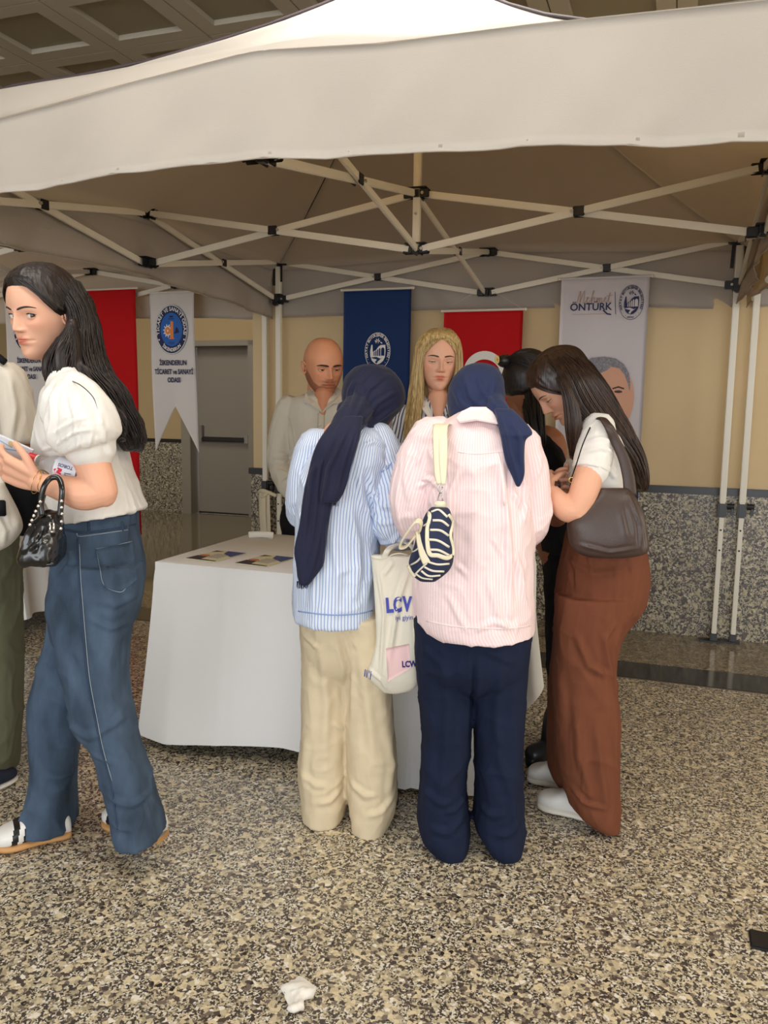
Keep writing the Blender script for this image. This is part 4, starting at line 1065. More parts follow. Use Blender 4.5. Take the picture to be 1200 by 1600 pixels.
# ------------------------------------------------------------------ people: garments measured in the picture
def rows(Y, R, dep=.55, n=2.3, seg=44, k=4, front=0.0, rot=0.0):
    """R: (py, left px, right px[, half depth in metres[, shift of depth]]); a closed body of cloth about the plane Y"""
    out = []
    for r in R:
        py, xl, xr = r[:3]; sh = r[4] if len(r) > 4 and r[4] is not None else 0.0; y = Y + sh
        A = at_y(xl, py, y); B = at_y(xr, py, y); c = (A + B) / 2; a = np.linalg.norm((B - A)[:2]) / 2
        b = r[3] if len(r) > 3 and r[3] is not None else a * dep
        if rot:
            # the ellipse is turned; keep its width in the picture
            a = math.sqrt(max(a * a - (b * math.sin(rot)) ** 2, 1e-6)) / max(math.cos(rot), .3)
        out.append((c[0], c[1] + front, c[2], a, b, rot, n, 0, 0))
    if out[0][2] < out[-1][2]: out = out[::-1]
    return loft(out, seg, k)
def axis_rows(Y, R):
    return np.array([ (at_y(r[1], r[0], Y) + at_y(r[2], r[0], Y)) / 2 for r in R])
def su_attr(V, parts):
    """width coordinate round the nearest of several axes: parts = (points, radius)"""
    best = np.full(len(V), 1e9); su = np.zeros(len(V))
    for P, r in parts:
        P = np.asarray(P, float)
        for i in range(len(P) - 1):
            a, b = P[i], P[i + 1]; ab = b - a; l = np.linalg.norm(ab); t = np.clip((V - a) @ ab / (l * l), 0, 1)
            D = V - (a + t[:, None] * ab); ds = np.linalg.norm(D, axis=1) / r; k = ds < best
            e = ab / l; fx = np.array([0, 1.0, 0]) - e * e[1]; fx /= np.linalg.norm(fx); gx = np.cross(e, fx)
            an = np.arctan2(D @ gx, -(D @ fx)); 
            best = np.where(k, ds, best); su = np.where(k, an * r, su)
    return su + 10.0
def garment(name, vf, m, parent, Y, folds=(), vox=.007, it=3, noise=((.0025, (18, 18, 6), 1), (.0012, (50, 50, 25), 2)), su=None, label=None, drape=None, crease=.0050, cs=(10, 10, 6)):
    V, F = voxel(vf, vox, it); N = normals(V, F)
    d = np.zeros(len(V))
    for a, s_, sd in noise: d = d + a * vnoise(V, s_, sd)
    if crease:
        Wp = V + .05 * np.stack([vnoise(V, 9, 31), vnoise(V, 9, 32), vnoise(V, 9, 33)], 1)
        for q, (sc, am) in enumerate(((1, 1), (2.1, .5))):
            rn = 1 - np.abs(vnoise(Wp, tuple(c * sc for c in cs), 50 + q)) * 2.2; d = d + crease * am * np.clip(rn, -.6, 1) ** 3
    if folds: d = d + fold_field(V, N, Y, folds) * 1.15
    if drape: d = d + drape(V, N)
    V = V + N * d[:, None]
    o = mesh(name, V, F, m, parent=parent, attrs={'su': su_attr(V, su)} if su else None)
    if label: o['label'] = label
    return o
def strands(levels, n, r, seed, wave=0.0, k=5, arc=(0, 2 * math.pi), jit=.04, wn=5, taper=.5, lo=.86, hi=1.04):
    """many fine locks that run down through ring levels (cx, cy, cz, a, b, rot)"""
    rng = np.random.RandomState(seed); Lv = smooth_path(np.array(levels, float), k); m = len(Lv); out = []
    for i in range(n):
        th = arc[0] + (arc[1] - arc[0]) * rng.rand(); rho = rng.uniform(lo, hi); ph = rng.rand() * 6.28; t = np.linspace(0, 1, m); dr = rng.uniform(-1, 1) * jit * 6
        e = int(m * rng.uniform(.80, 1.0)); an = th + dr * t * .35 + jit * np.sin(t * wn + ph)
        ra = rho + wave * np.sin(t * wn * 2.2 + ph) * t
        x = Lv[:, 3] * ra * np.cos(an); y = Lv[:, 4] * ra * np.sin(an); c, s_ = np.cos(Lv[:, 5]), np.sin(Lv[:, 5])
        P = np.stack([Lv[:, 0] + x * c - y * s_, Lv[:, 1] + x * s_ + y * c, Lv[:, 2]], 1)[:max(e, 4)]
        out.append(tube(P, r * np.interp(np.linspace(0, 1, len(P)), [0, .1, .8, 1], [.6, 1, 1, taper]) * rng.uniform(.7, 1.25), 4))
    return merge(*out)
def lock(pts, r, seg=6, k=6):
    P = smooth_path(pts, k); t = np.linspace(0, 1, len(P)); return tube(P, r * np.interp(t, [0, .15, .75, 1], [.55, 1, .9, .15]), seg)
def shoe(par, name, toe, heel, w, h, m_up, m_sole, sole_h=.022, bands=None, m_band=None):
    """a low shoe from heel to toe on the ground"""
    toe = np.array([toe[0], toe[1], 0.]); heel = np.array([heel[0], heel[1], 0.]); d = toe - heel; ln = np.linalg.norm(d); d /= ln; s = np.array([-d[1], d[0], 0])
    prof = [(0, .30, .40), (.04, .38, .62), (.15, .42, .80), (.35, .40, .95), (.55, .44, .78), (.72, .50, .56), (.86, .46, .46), (.95, .34, .36), (1.0, .16, .22)]
    R = smooth_path(np.array(prof), 10); an = np.linspace(0, 2 * math.pi, 28, endpoint=False)
    def body(z0, z1f, grow):
        V = []; 
        for t, wd, hh in R:
            c = heel + d * t * ln; z1 = z1f(hh)
            for a in an:
                x = math.copysign(abs(math.cos(a)) ** .8, math.cos(a)) * wd * w * grow; zc = (z0 + z1) / 2; z = zc + math.copysign(abs(math.sin(a)) ** .8, math.sin(a)) * (z1 - z0) / 2
                V.append(c + s * x + EZ * z)
        m_ = len(R); n = 28; F = [(i * n + j, (i + 1) * n + j, (i + 1) * n + (j + 1) % n, i * n + (j + 1) % n) for i in range(m_ - 1) for j in range(n)]
        F.append(tuple(range(n))); F.append(tuple((m_ - 1) * n + j for j in range(n))[::-1]); return np.array(V), F
    V, F = body(sole_h * .5, lambda hh: sole_h + hh * h, 1.0); mi = None
    if bands:
        mi = []
        for f in F[:-2]:
            t = R[min(f[0] // 28, len(R) - 1)][0] + .10 * (1 - abs((f[0] % 28) / 14.0 - 1) * 0) * (V[f[0]][2] - .05) / .1
            mi.append(1 if any(a < t < b for a, b in bands) else 0)
        mi += [0, 0]
    o = mesh(name, V, F, [m_up, m_band] if bands else m_up, parent=par, midx=mi)
    child('sole', body(0.0, lambda hh: sole_h, 1.08), m_sole, o, sharp=50)
    return o, (heel, d, s, ln)

def hidden(*limbs): return limbs
def on_cloth(o, root, name, pts, rad, m, lift=.0012, parent=None, flat=None, k=6):
    """a seam, hem or stripe laid on a finished garment along picture points"""
    dg = bpy.context.evaluated_depsgraph_get(); dg.update(); off = np.array(root.location); Q = []
    for px, py in smooth_path(np.array(pts, float), k):
        d = ray(px, py); d = d / np.linalg.norm(d); h = o.ray_cast(Vector(O0 - off), Vector(d))
        if h[0]: Q.append(np.array(h[1]) + off - d * lift)
    if len(Q) < 3: return None
    Q = np.array(Q); Q[1:-1] = (Q[:-2] + Q[1:-1] * 2 + Q[2:]) / 4
    return child(name, tube(Q, rad * .5, 6, R2=rad * 1.1, ref=(0, -1, 0)), m, parent or o)

def scalp_strands(hd, n, r, part=0.0, ends='down', seed=1, off=.052, zend=-.12, tgt=None, amax=50):
    """fine locks combed over the scalp from the parting to the sides, or back to a tie"""
    rg = np.random.RandomState(seed); C = np.array([0, .03, .08]); R = np.array([.335 * hd.wide + off * .9, .425 + off, .42 + off * .75]); out = []
    def on(d, k=1.0):
        d = d / np.linalg.norm(d); t = 1 / np.sqrt(((d / R) ** 2).sum()); return C + d * t * k
    for i in range(n):
        sd = 1 if rg.rand() < .5 else -1; u = rg.rand()
        a = math.radians(amax - (amax + 56) * u)                      # along the parting, forehead to crown
        A0 = np.array([part * (1 - u), -math.sin(a), math.cos(a)])
        if ends == 'down':
            ye = -.115 + .50 * u ** .9 + rg.uniform(-.03, .03); B0 = np.array([sd * .36, ye, zend + rg.uniform(-.03, .05)]) - C
        else: A0 = np.array([sd * rg.rand() * .3, -math.sin(a), math.cos(a)]) if rg.rand() < .6 else np.array([sd * .34, -.22 + .3 * rg.rand(), -.05 + .25 * rg.rand()]); B0 = np.array(tgt) - C
        A0 = A0 / np.linalg.norm(A0); B0 = B0 / np.linalg.norm(B0); om = math.acos(max(-1, min(1, A0 @ B0))); k = rg.uniform(.985, 1.012)
        P = np.array([on(math.sin((1 - t) * om) * A0 + math.sin(t * om) * B0, k * (.985 + .02 * math.sin(t * math.pi))) for t in np.linspace(0, 1, 14)])
        out.append(tube(hd.W(P), r * np.interp(np.linspace(0, 1, 14), [0, .15, .85, 1], [.5, 1, 1, .6]) * rg.uniform(.7, 1.3), 4))
    return merge(*out)
# ------------------------------------------------------------------ people
def gpy(px, Y):
    """picture row of the ground at depth Y"""
    lo, hi = 850.0, 2200.0
    for _ in range(40):
        m = (lo + hi) / 2
        if at_z(px, m, 0)[1] > Y: lo = m
        else: hi = m
    return lo
SK_pale = skin_mat('fair_skin', (232, 178, 150)); SK_tan = skin_mat('tanned_skin', (216, 152, 116)); SK_mid = skin_mat('olive_skin', (224, 172, 144)); SK_dark = skin_mat('brown_skin', (150, 98, 70))
M_eyew = plain('eye_white', (226, 216, 208), .25); M_iris = plain('brown_iris', (70, 42, 26), .2); M_pup = plain('pupil', (12, 10, 10), .15)
def hair_mat(name, a, b_, rough=.42):
    m = plain(name, a, rough, var=.0, spec=.5); nt = m.node_tree; b = nt.nodes['Principled BSDF']
    tc = nt.nodes.new('ShaderNodeTexCoord'); mp = nt.nodes.new('ShaderNodeMapping'); mp.inputs['Scale'].default_value = (160, 160, 7); nt.links.new(tc.outputs['Object'], mp.inputs[0])
    n = nt.nodes.new('ShaderNodeTexNoise'); n.inputs['Scale'].default_value = 1; n.inputs['Detail'].default_value = 3; nt.links.new(mp.outputs[0], n.inputs['Vector'])
    r = nt.nodes.new('ShaderNodeValToRGB'); r.color_ramp.elements[0].position = .35; r.color_ramp.elements[1].position = .65; r.color_ramp.elements[0].color = srgb(*b_); r.color_ramp.elements[1].color = srgb(*a)
    nt.links.new(n.outputs[0], r.inputs[0]); nt.links.new(r.outputs[0], b.inputs['Base Color'])
    u = nt.nodes.new('ShaderNodeBump'); u.inputs['Strength'].default_value = .5; u.inputs['Distance'].default_value = .003; nt.links.new(n.outputs[0], u.inputs['Height']); nt.links.new(u.outputs[0], b.inputs['Normal'])
    return m
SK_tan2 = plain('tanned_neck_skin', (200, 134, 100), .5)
H_dark = hair_mat('dark_brown_hair', (44, 31, 28), (20, 15, 14)); H_brown = hair_mat('long_brown_hair', (66, 44, 32), (34, 23, 18), .36); H_blond = hair_mat('blonde_hair', (222, 196, 138), (150, 118, 68), .4); H_black = hair_mat('black_hair', (34, 26, 24), (16, 13, 13))
M_brow = plain('eyebrow_hair', (52, 36, 30), .7); M_lash = plain('eyelash', (24, 18, 18), .6)
M_gold = plain('gold', (212, 170, 90), .25, metal=1); M_silver = plain('silver_metal', (205, 202, 198), .22, metal=1)
M_wshirt = plain('white_cotton', (232, 228, 222), .8, bump=.12, bscale=280, spec=.2); M_offw = plain('offwhite_cotton', (222, 214, 200), .85, bump=.15, bscale=240, spec=.2)
M_denim = plain('blue_denim', (68, 84, 104), .85, bump=.5, bscale=420, spec=.2, var=.38, vscale=9, stretch=(1.6, 1.6, .7))
M_seam = plain('pale_seam_thread', (140, 150, 160), .8); M_dseam = plain('dark_denim_seam', (44, 62, 86), .85)
M_beige = plain('beige_linen', (212, 196, 166), .85, bump=.2, bscale=450, spec=.2, var=.04, vscale=20); M_navyc = plain('navy_cotton', (23, 31, 54), .85, bump=.2, bscale=450, spec=.2, var=.12, vscale=12)
M_scarf = plain('navy_scarf_cloth', (30, 33, 58), .75, bump=.12, bscale=400, spec=.25, sheen=.1); M_scarf2 = plain('blue_navy_scarf_cloth', (36, 46, 80), .72, bump=.12, bscale=400, spec=.25, sheen=.1)
M_rust = plain('rust_brown_crepe', (112, 66, 46), .85, bump=.3, bscale=300, spec=.2, var=.08, vscale=14, stretch=(3, 3, .6)); M_olive = plain('olive_cotton', (98, 98, 78), .85, bump=.15, bscale=350, spec=.2)
M_blk = plain('black_cloth', (20, 20, 24), .8, spec=.2, bump=.1); M_greysh = plain('pale_grey_beige_shirt_cloth', (206, 200, 186), .82, bump=.25, bscale=300, spec=.2, stretch=(1, 1, 3))
M_bstripe = striped('blue_pinstripe_cotton', (222, 230, 244), (140, 164, 212), .0095, .22); M_nstripe = striped('navy_stripe_cotton', (226, 224, 222), (70, 84, 122), .017, .36)
M_pink = striped('pink_seersucker', (242, 214, 216), (250, 232, 232), .0085, .30)
M_shw = plain('white_leather', (232, 230, 226), .4, bump=.05); M_shsole = plain('white_rubber', (226, 220, 208), .5); M_gum = plain('gum_rubber', (196, 146, 92), .5); M_shb = plain('black_leather', (24, 24, 28), .35); M_shn = plain('navy_canvas', (24, 30, 52), .8)

def face(root, hd, skin, tint, extra=(), gaze_t=None, up=14, lo=9, brow=dict(), lashes=True, lash_r=.005, brow_mat=None, ears=(1, -1), head_limbs=None):
    """joins head, ears, lids and the given limb pieces into one body mesh; eyes, brows and lashes become parts"""
    parts = [(hd.Vl, hd.F)]; 
    for e in ears: parts.append(hd.ear(e))
    for s in (1, -1): parts.append(hd.lids(s, math.radians(up), math.radians(lo)))
    V, F = merge(*parts); T = np.ones((len(V), 3)); T[:len(hd.Vl)] = tint; V = hd.W(V)
    for vf in extra:
        n = len(V); V = np.vstack([V, vf[0]]); F = F + [tuple(i + n for i in f) for f in vf[1]]; T = np.vstack([T, np.ones((len(vf[0]), 3)) * (1, .97, .95)])
    child('body', (V, F), skin, root, attrs={'tint': T})
    for s in (1, -1):
        if gaze_t is not None:
            c, _ = hd.eye_c(s); g = (np.asarray(gaze_t, float) - hd.W(c)) @ hd.R
        else: g = np.array([0, -1, -.35])
        V, F, mi = hd.eyeball(s, g); child('eye', (hd.W(V), F), [M_eyew, M_iris, M_pup], root, midx=mi)
        V, F = hd.brow(s, **brow); child('eyebrow', (hd.W(V), F), brow_mat or M_brow, root)
        if lashes:
            V, F = hd.lash(s, math.radians(up), lash_r); child('eyelashes', (hd.W(V), F), M_lash, root)
def A(px, py, Y): return at_y(px, py, Y)
def flap(pts, Y0, th, m, root, name='collar', off=None):
    """a stiff piece of cloth: pixel outline at its own depths (px, py, Y)"""
    P = np.array([A(*p) for p in pts]); n = len(P)
    Nn = np.cross(P[1] - P[0], P[-1] - P[0]); Nn /= np.linalg.norm(Nn)
    V = np.vstack([P + Nn * th / 2, P - Nn * th / 2]); F = [tuple(range(n)), tuple(range(n, 2 * n))[::-1]] + [(i, i + n, (i + 1) % n + n, (i + 1) % n) for i in range(n)]
    return child(name, (V, F), m, root, smooth=False)
def hlev(Y, R): 
    out = []
    for r in R:
        y = Y + (r[4] if len(r) > 4 else 0); a = A(r[1], r[0], y); b = A(r[2], r[0], y); c = (a + b) / 2; out.append((c[0], c[1], c[2], (b - a)[0] / 2, r[3], 0.0))
    return out
def hair_mass(root, name, cap, levels_list, mat, n=160, r=.0028, seed=1, wave=.0, extra=(), jit=.05, vox=.006, shrink=.93, wn=5, nz=.004):
    """hair: scalp shell and hanging masses, with fine locks running over them"""
    fill = [loft([(l[0], l[1], l[2], l[3] * shrink, l[4] * shrink, l[5], 2.1) for l in lv], 28, 5) for lv in levels_list]
    V, F = voxel(merge(*fill), vox, 2); N = normals(V, F); V = V + N * (nz * vnoise(V, (45, 45, 6), seed) + nz * .5 * vnoise(V, (110, 110, 12), seed + 1))[:, None]
    pcs = [(V, F)] + ([cap] if cap is not None else [])
    for i, lv in enumerate(levels_list): pcs.append(strands(lv, n if not isinstance(n, (list, tuple)) else n[i], r, seed + i * 7, wave, 5, jit=jit, wn=wn))
    pcs += list(extra)
    return child(name, merge(*pcs), mat, root)

# ================================================================== 1. the walking woman
def walker():
    Y = 2.42
    r = empty('person', tuple(at_z(130, 1322, 0)), 'person walking left with long dark wavy hair, white puff-sleeve top and blue jeans, looking back', 'person')
    hd = Head(A(68, 489, Y - .02), .252, -.46, .21, .03, nose=.95, jaw=.92, wide=.94)
    T = tint_attr(hd, (.80, .40, .42))
    neck = limb([hd.W((0, .06, -.25)), hd.W((0, .12, -.52)), A(112, 600, Y), A(125, 640, Y)], [.056, .052, .060, .08])
    torso = limb([A(122, 640, Y), A(130, 720, Y), A(150, 800, Y), A(156, 870, Y)], [.10, .09, .085, .085])
    legn = limb([A(158, 880, Y - .05), A(150, 1060, Y - .07), A(205, 1280, Y - .05)], [.07, .05, .03]); legf = limb([A(145, 880, Y + .05), A(105, 1080, Y + .07), A(80, 1272, Y + .06)], [.07, .05, .03])
    farm = limb([A(112, 625, Y + .16), A(150, 740, Y + .17), A(70, 735, Y + .05)], [.045, .038, .026])
    core = voxel(merge(neck, torso, legn, legf, farm), .009, 3)
    # near arm and hand
    sh, el, wr = A(120, 640, 2.25), A(160, 768, 2.17), A(62, 754, 2.19)
    up_arm = limb([sh, A(133, 690, 2.22), A(148, 735, 2.18), el, el + np.array([.006, 0, -.012])], [.052, .050, .046, .041, .030])
    fore = limb([el, A(130, 772, 2.165), A(98, 763, 2.17), wr], [.040, .044, .036, .024])
    hn = hand(wr, A(10, 732, 2.20) - A(62, 754, 2.20), (0.25, .9, .35), .185, curl=(.35, .4, .45, .5), side=1, thumb=(.2, .3))
    arm = voxel(merge(up_arm, fore, hn), .0034, 3)
    face(r, hd, SK_pale, T, (core, arm), gaze_t=(0, 0, 1.38), up=24, lo=15, brow=dict(z0=.078, arch=.026, w=.012, x0=.05, x1=.225), lash_r=.006)
    # hair
    cap = hd.cap(.055, hd.cap_mask(.30, .05, -.4), soft=.10, noise=.008, seed=4); cap = (hd.W(cap[0]), cap[1])
    back = hlev(Y, [(438, 48, 122, .075, .02), (458, 76, 132, .085, .02), (480, 104, 142, .085, .02), (505, 113, 150, .09, .015), (530, 104, 154, .10, 0), (560, 84, 162, .11, -.01), (585, 88, 175, .11, -.03), (610, 118, 195, .10, -.05), (635, 146, 206, .09, -.05), (660, 164, 218, .085, -.05), (685, 184, 225, .07, -.04), (703, 194, 221, .04, -.04)])
    side = hlev(2.31, [(500, 112, 118, .008), (512, 104, 119, .02), (524, 96, 122, .030), (545, 82, 124, .045), (570, 72, 124, .05), (592, 72, 118, .045), (604, 78, 104, .02)])
    ex = [lock([A(104, 592, 2.23), A(126, 602, 2.14), A(145, 620, 2.10), A(153, 640, 2.10)], .0014),
          lock([A(188, 690, 2.28), A(196, 688, 2.2), A(190, 684, 2.2), A(183, 690, 2.21)], .002)]
    ex.append(scalp_strands(hd, 420, .0019, part=-.12, seed=3, off=.058, zend=.02, amax=46))
    hair_mass(r, 'hair', cap, [back, side], H_dark, n=[520, 170], r=.0017, seed=11, wave=.09, extra=ex, jit=.10, wn=9, nz=.010)
    c, _ = hd.eye_c(1); child('earring', tube([hd.W((.345, .02, -.14)) + np.array([.010 * math.cos(a), 0, .012 * math.sin(a)]) for a in np.linspace(0, 6.0, 16)], .0018, 6), M_silver, r)
    # top
    body = rows(Y, [(596, 94, 138, .075), (604, 84, 152, .12), (620, 78, 166, .155), (645, 73, 178, .165), (672, 66, 186, .165), (695, 60, 192, .16), (718, 58, 197, .155), (742, 64, 203, .155), (770, 78, 211, .16), (794, 94, 218, .165), (803, 97, 222, .168)], n=2.3)
    Vb, Fb = body; lowm = sstep(A(0, 760, Y)[2], A(0, 806, Y)[2], Vb[:, 2]); Vb[:, 2] += lowm * .14 * (Vb[:, 0] - A(160, 800, Y)[0]); body = (Vb, Fb)
    slv = limb([A(108, 608, 2.29), A(118, 632, 2.235), A(130, 664, 2.20), A(138, 688, 2.19), A(141, 697, 2.19)], [.058, .084, .096, .090, .068], seg=26)
    slf = limb([A(108, 612, Y + .13), A(120, 650, Y + .17), A(132, 695, Y + .19)], [.06, .085, .07])
    fl = [((90, 600), (82, 640), (80, 690), .006, .007), ((104, 600), (112, 650), (108, 700), .006, .008), ((128, 606), (148, 650), (152, 690), .005, .007), ((120, 690), (150, 672), (178, 668), .004, .006), ((112, 676), (140, 660), (168, 650), .005, .005),
          ((96, 640), (100, 700), .004, .005), ((178, 640), (186, 690), (196, 760), .005, .004), ((150, 700), (160, 660), .003, .006), ((136, 700), (138, 676), .003, .006), ((120, 704), (120, 684), .003, .006), ((166, 694), (172, 672), .003, .006), ((180, 740), (214, 790), .006, .004), ((62, 705), (90, 695), .005, .006), ((62, 720), (80, 735), .004, .005)]
    garment('puff_sleeve_top', merge(body, slv, slf), M_wshirt, r, 2.25, fl, .0055, 3, noise=((.004, (16, 16, 10), 1), (.0018, (45, 45, 30), 2)))
    child('sleeve_cuff', voxel(tube([A(139, 692, 2.19), A(143, 702, 2.187)], [.063, .060], 26), .004, 2), M_wshirt, r)
    # jeans
    hip = rows(Y, [(800, 100, 211, .125), (830, 98, 213, .14), (865, 95, 219, .155), (900, 90, 221, .165), (935, 87, 217, .165), (965, 86, 206, .145), (1000, 92, 190, .12), (1035, 115, 165, .05)], n=2.4)
    near = rows(2.335, [(880, 100, 220, .095), (930, 90, 217, .10), (965, 84, 205, .10), (1000, 92, 199, .10), (1045, 100, 197, .10), (1095, 112, 203, .10), (1135, 121, 211, .10), (1165, 146, 218, .095), (1205, 160, 231, .095), (1250, 172, 245, .10), (1285, 180, 253, .11), (1304, 185, 256, .112)], n=2.3)
    far = rows(2.49, [(880, 92, 200, .09), (930, 84, 190, .09), (965, 77, 180, .09), (1000, 71, 165, .09), (1050, 61, 150, .09), (1100, 48, 136, .09), (1150, 50, 124, .09), (1200, 53, 116, .09), (1245, 46, 113, .10), (1275, 34, 113, .11), (1288, 34, 113, .112)], n=2.3)
    fl = [((160, 930), (190, 940), (214, 930), .008, .005), ((150, 955), (180, 975), (205, 972), .008, .005), ((112, 1120), (150, 1140), (206, 1110), .010, .006), ((150, 1165), (190, 1180), .008, .005), ((175, 1230), (215, 1245), (240, 1235), .008, .006), ((182, 1270), (220, 1280), .006, .005), ((55, 1110), (90, 1125), (115, 1115), .008, .005), ((55, 1180), (90, 1200), (110, 1190), .008, .005), ((50, 1235), (90, 1252), .007, .006),
          ((104, 840), (118, 870), (108, 890), .006, .006), ((96, 900), (120, 880), .005, .005), ((120, 1000), (150, 1080), (170, 1140), .012, -.006)]
    jn = garment('jeans', merge(hip, near, far), M_denim, r, 2.3, fl, .0065, 3, noise=((.004, (9, 9, 6), 3), (.0012, (40, 40, 25), 2)))
    def on_near(px, py, lift=.006): return px, py
    # seam, pocket and loops lie on the near side: find the cloth there by casting onto the mesh
    dg = bpy.context.evaluated_depsgraph_get(); dg.update()
    def cast(px, py, lift=.0015, ob=jn):
        d = ray(px, py); o_ = np.array(ob.matrix_world.translation) if False else np.zeros(3)
        off = np.array(r.location); h = ob.ray_cast(Vector(O0 - off), Vector(d / np.linalg.norm(d)))
        if h[0]: return np.array(h[1]) + off - (d / np.linalg.norm(d)) * lift
        return A(px, py, 2.25)
    def stitch(name, pts, rad, m): 
        P = [cast(*p) for p in smooth_path(pts, 6)]; return child(name, tube(P, min(rad, .0014), 6, R2=rad, ref=(0, -1, 0)), m, jn)
    stitch('side_seam', [(121, 842), (123, 900), (126, 940), (131, 1000), (137, 1060), (148, 1120), (158, 1170), (172, 1220), (180, 1270), (184, 1296)], .0028, M_dseam)
    stitch('seam_stitching', [(124, 850), (126, 900), (129, 940), (134, 1000), (140, 1060), (151, 1120), (161, 1170), (175, 1220)], .0012, M_seam)
    stitch('waistband', [(100, 828), (130, 832), (170, 828), (212, 820)], .004, M_dseam)
    stitch('pocket_edge', [(120, 833), (124, 838), (150, 835), (200, 828)], .0014, M_seam)
    pk = [(150, 858), (205, 848), (211, 876), (203, 920), (196, 926), (163, 916), (150, 858)]
    pv = []; pf = []
    # back pocket: a raised patch that follows the cloth
    nu_, nv_ = 9, 10; q = [(150, 858), (206, 847), (213, 905), (163, 916)]
    for i in range(nu_):
        for j in range(nv_):
            s_, t_ = i / (nu_ - 1), j / (nv_ - 1)
            x = (q[0][0] * (1 - s_) + q[1][0] * s_) * (1 - t_) + (q[3][0] * (1 - s_) + q[2][0] * s_) * t_; y = (q[0][1] * (1 - s_) + q[1][1] * s_) * (1 - t_) + (q[3][1] * (1 - s_) + q[2][1] * s_) * t_ + 12 * t_ * math.sin(s_ * math.pi)
            pv.append(cast(x, y, .004))
    pf = [(i * nv_ + j, (i + 1) * nv_ + j, (i + 1) * nv_ + j + 1, i * nv_ + j + 1) for i in range(nu_ - 1) for j in range(nv_ - 1)]
    child('back_pocket', solid_sheet(np.array(pv), pf, nu_, nv_, .004), M_denim, jn)
    stitch('pocket_stitching', [(151, 860), (156, 885), (163, 914), (188, 925), (200, 914), (211, 900)], .0015, M_seam); stitch('pocket_stitching', [(150, 858), (176, 854), (206, 846)], .0022, M_seam)
    for x_ in (138, 190): stitch('belt_loop', [(x_, 815), (x_ + 1, 830)], .005, M_dseam)
    # trainers
    o, (hl, d, s, ln) = shoe(r, 'trainer', at_z(168, 1284, 0), at_z(252, 1314, 0), .105, .085, M_shw, M_gum, .028, bands=[(.30, .44), (.52, .62), (.69, .77)], m_band=M_shb)
    o, (hl, d, s, ln) = shoe(r, 'trainer', at_z(-8, 1329, 0), at_z(110, 1303, 0), .105, .09, M_shw, M_gum, .028, bands=[(.30, .44), (.52, .62), (.69, .77)], m_band=M_shb)
    child('bracelet', tube([wr + np.array([.010, 0, .002]) + np.array([.004 * math.sin(3 * a), .031 * math.cos(a), .031 * math.sin(a)]) for a in np.linspace(0, 2 * math.pi, 40)], .0014, 6), M_gold, r)
    child('bracelet', tube([wr + np.array([-.006, 0, .002]) + np.array([.010 * math.sin(a), .032 * math.cos(a), .032 * math.sin(a)]) for a in np.linspace(0, 2 * math.pi, 40)], .0009, 6), M_gold, r)
    return r
walker()
# what she carries: handbag, bottle, folder
def handbag():
    Yb = 2.14
    M_pat = plain('black_patent_leather', (14, 14, 16), .22, coat=.45, bump=.1, bscale=30)
    r = empty('handbag', tuple(A(68, 880, Yb)), 'small glossy black handbag with silver studs on the forearm of the walking woman', 'bag')
    b = rows(Yb, [(800, 64, 93, .025), (812, 58, 95, .04), (830, 50, 96, .055), (850, 43, 97, .065), (868, 37, 95, .07), (878, 42, 90, .066), (881, 48, 84, .05)], n=3)
    V, F = voxel(b, .004, 3); N = normals(V, F); V = V + N * (.006 * vnoise(V, (30, 30, 22), 5) + .003 * vnoise(V, 70, 6))[:, None] + N * fold_field(V, N, Yb, [((62, 812), (52, 850), .004, .006), ((78, 815), (70, 860), .005, -.006), ((84, 830), (60, 856), .004, .005)])[:, None]
    o = child('bag_body', (V, F), M_pat, r)
    for dx, dy in ((0, -.035), (.0, .035)):
        P = smooth_path([A(66, 806, Yb + dy), A(64, 785, Yb + dy), A(69, 760, Yb + dy), A(80, 747, Yb + dy * .6), A(92, 748, Yb + dy * .6), A(97, 765, Yb + dy), A(95, 790, Yb + dy), A(93, 806, Yb + dy)] if dy < 0 else [A(60, 812, Yb + dy), A(66, 780, Yb + dy), A(74, 758, Yb + dy), A(84, 746, Yb + dy), A(93, 752, Yb + dy), A(96, 780, Yb + dy), A(94, 808, Yb + dy)], 6)
        child('handle', tube(P, .0075, 10), M_pat, r)
    for px, py in ((63, 784), (60, 791), (56, 799), (53, 806), (50, 813), (47, 820), (96, 783), (96, 793), (97, 803), (96, 815), (95, 826)):
        child('stud', sphere(A(px, py, Yb - .045), .0048), M_silver, r)
    child('buckle', merge(tube([A(78, 818, Yb - .055), A(79, 832, Yb - .06)], .003, 8), tube([A(84, 817, Yb - .055), A(84, 831, Yb - .06)], .003, 8), tube([A(77, 831, Yb - .06), A(85, 831, Yb - .06)], .0025, 8)), M_silver, r)
    child('edge_trim', tube([A(*p, Yb - .05) for p in smooth_path([(45, 838), (37, 866), (44, 880), (62, 883), (84, 881)], 5)], .005, 8), M_pat, r)
handbag()
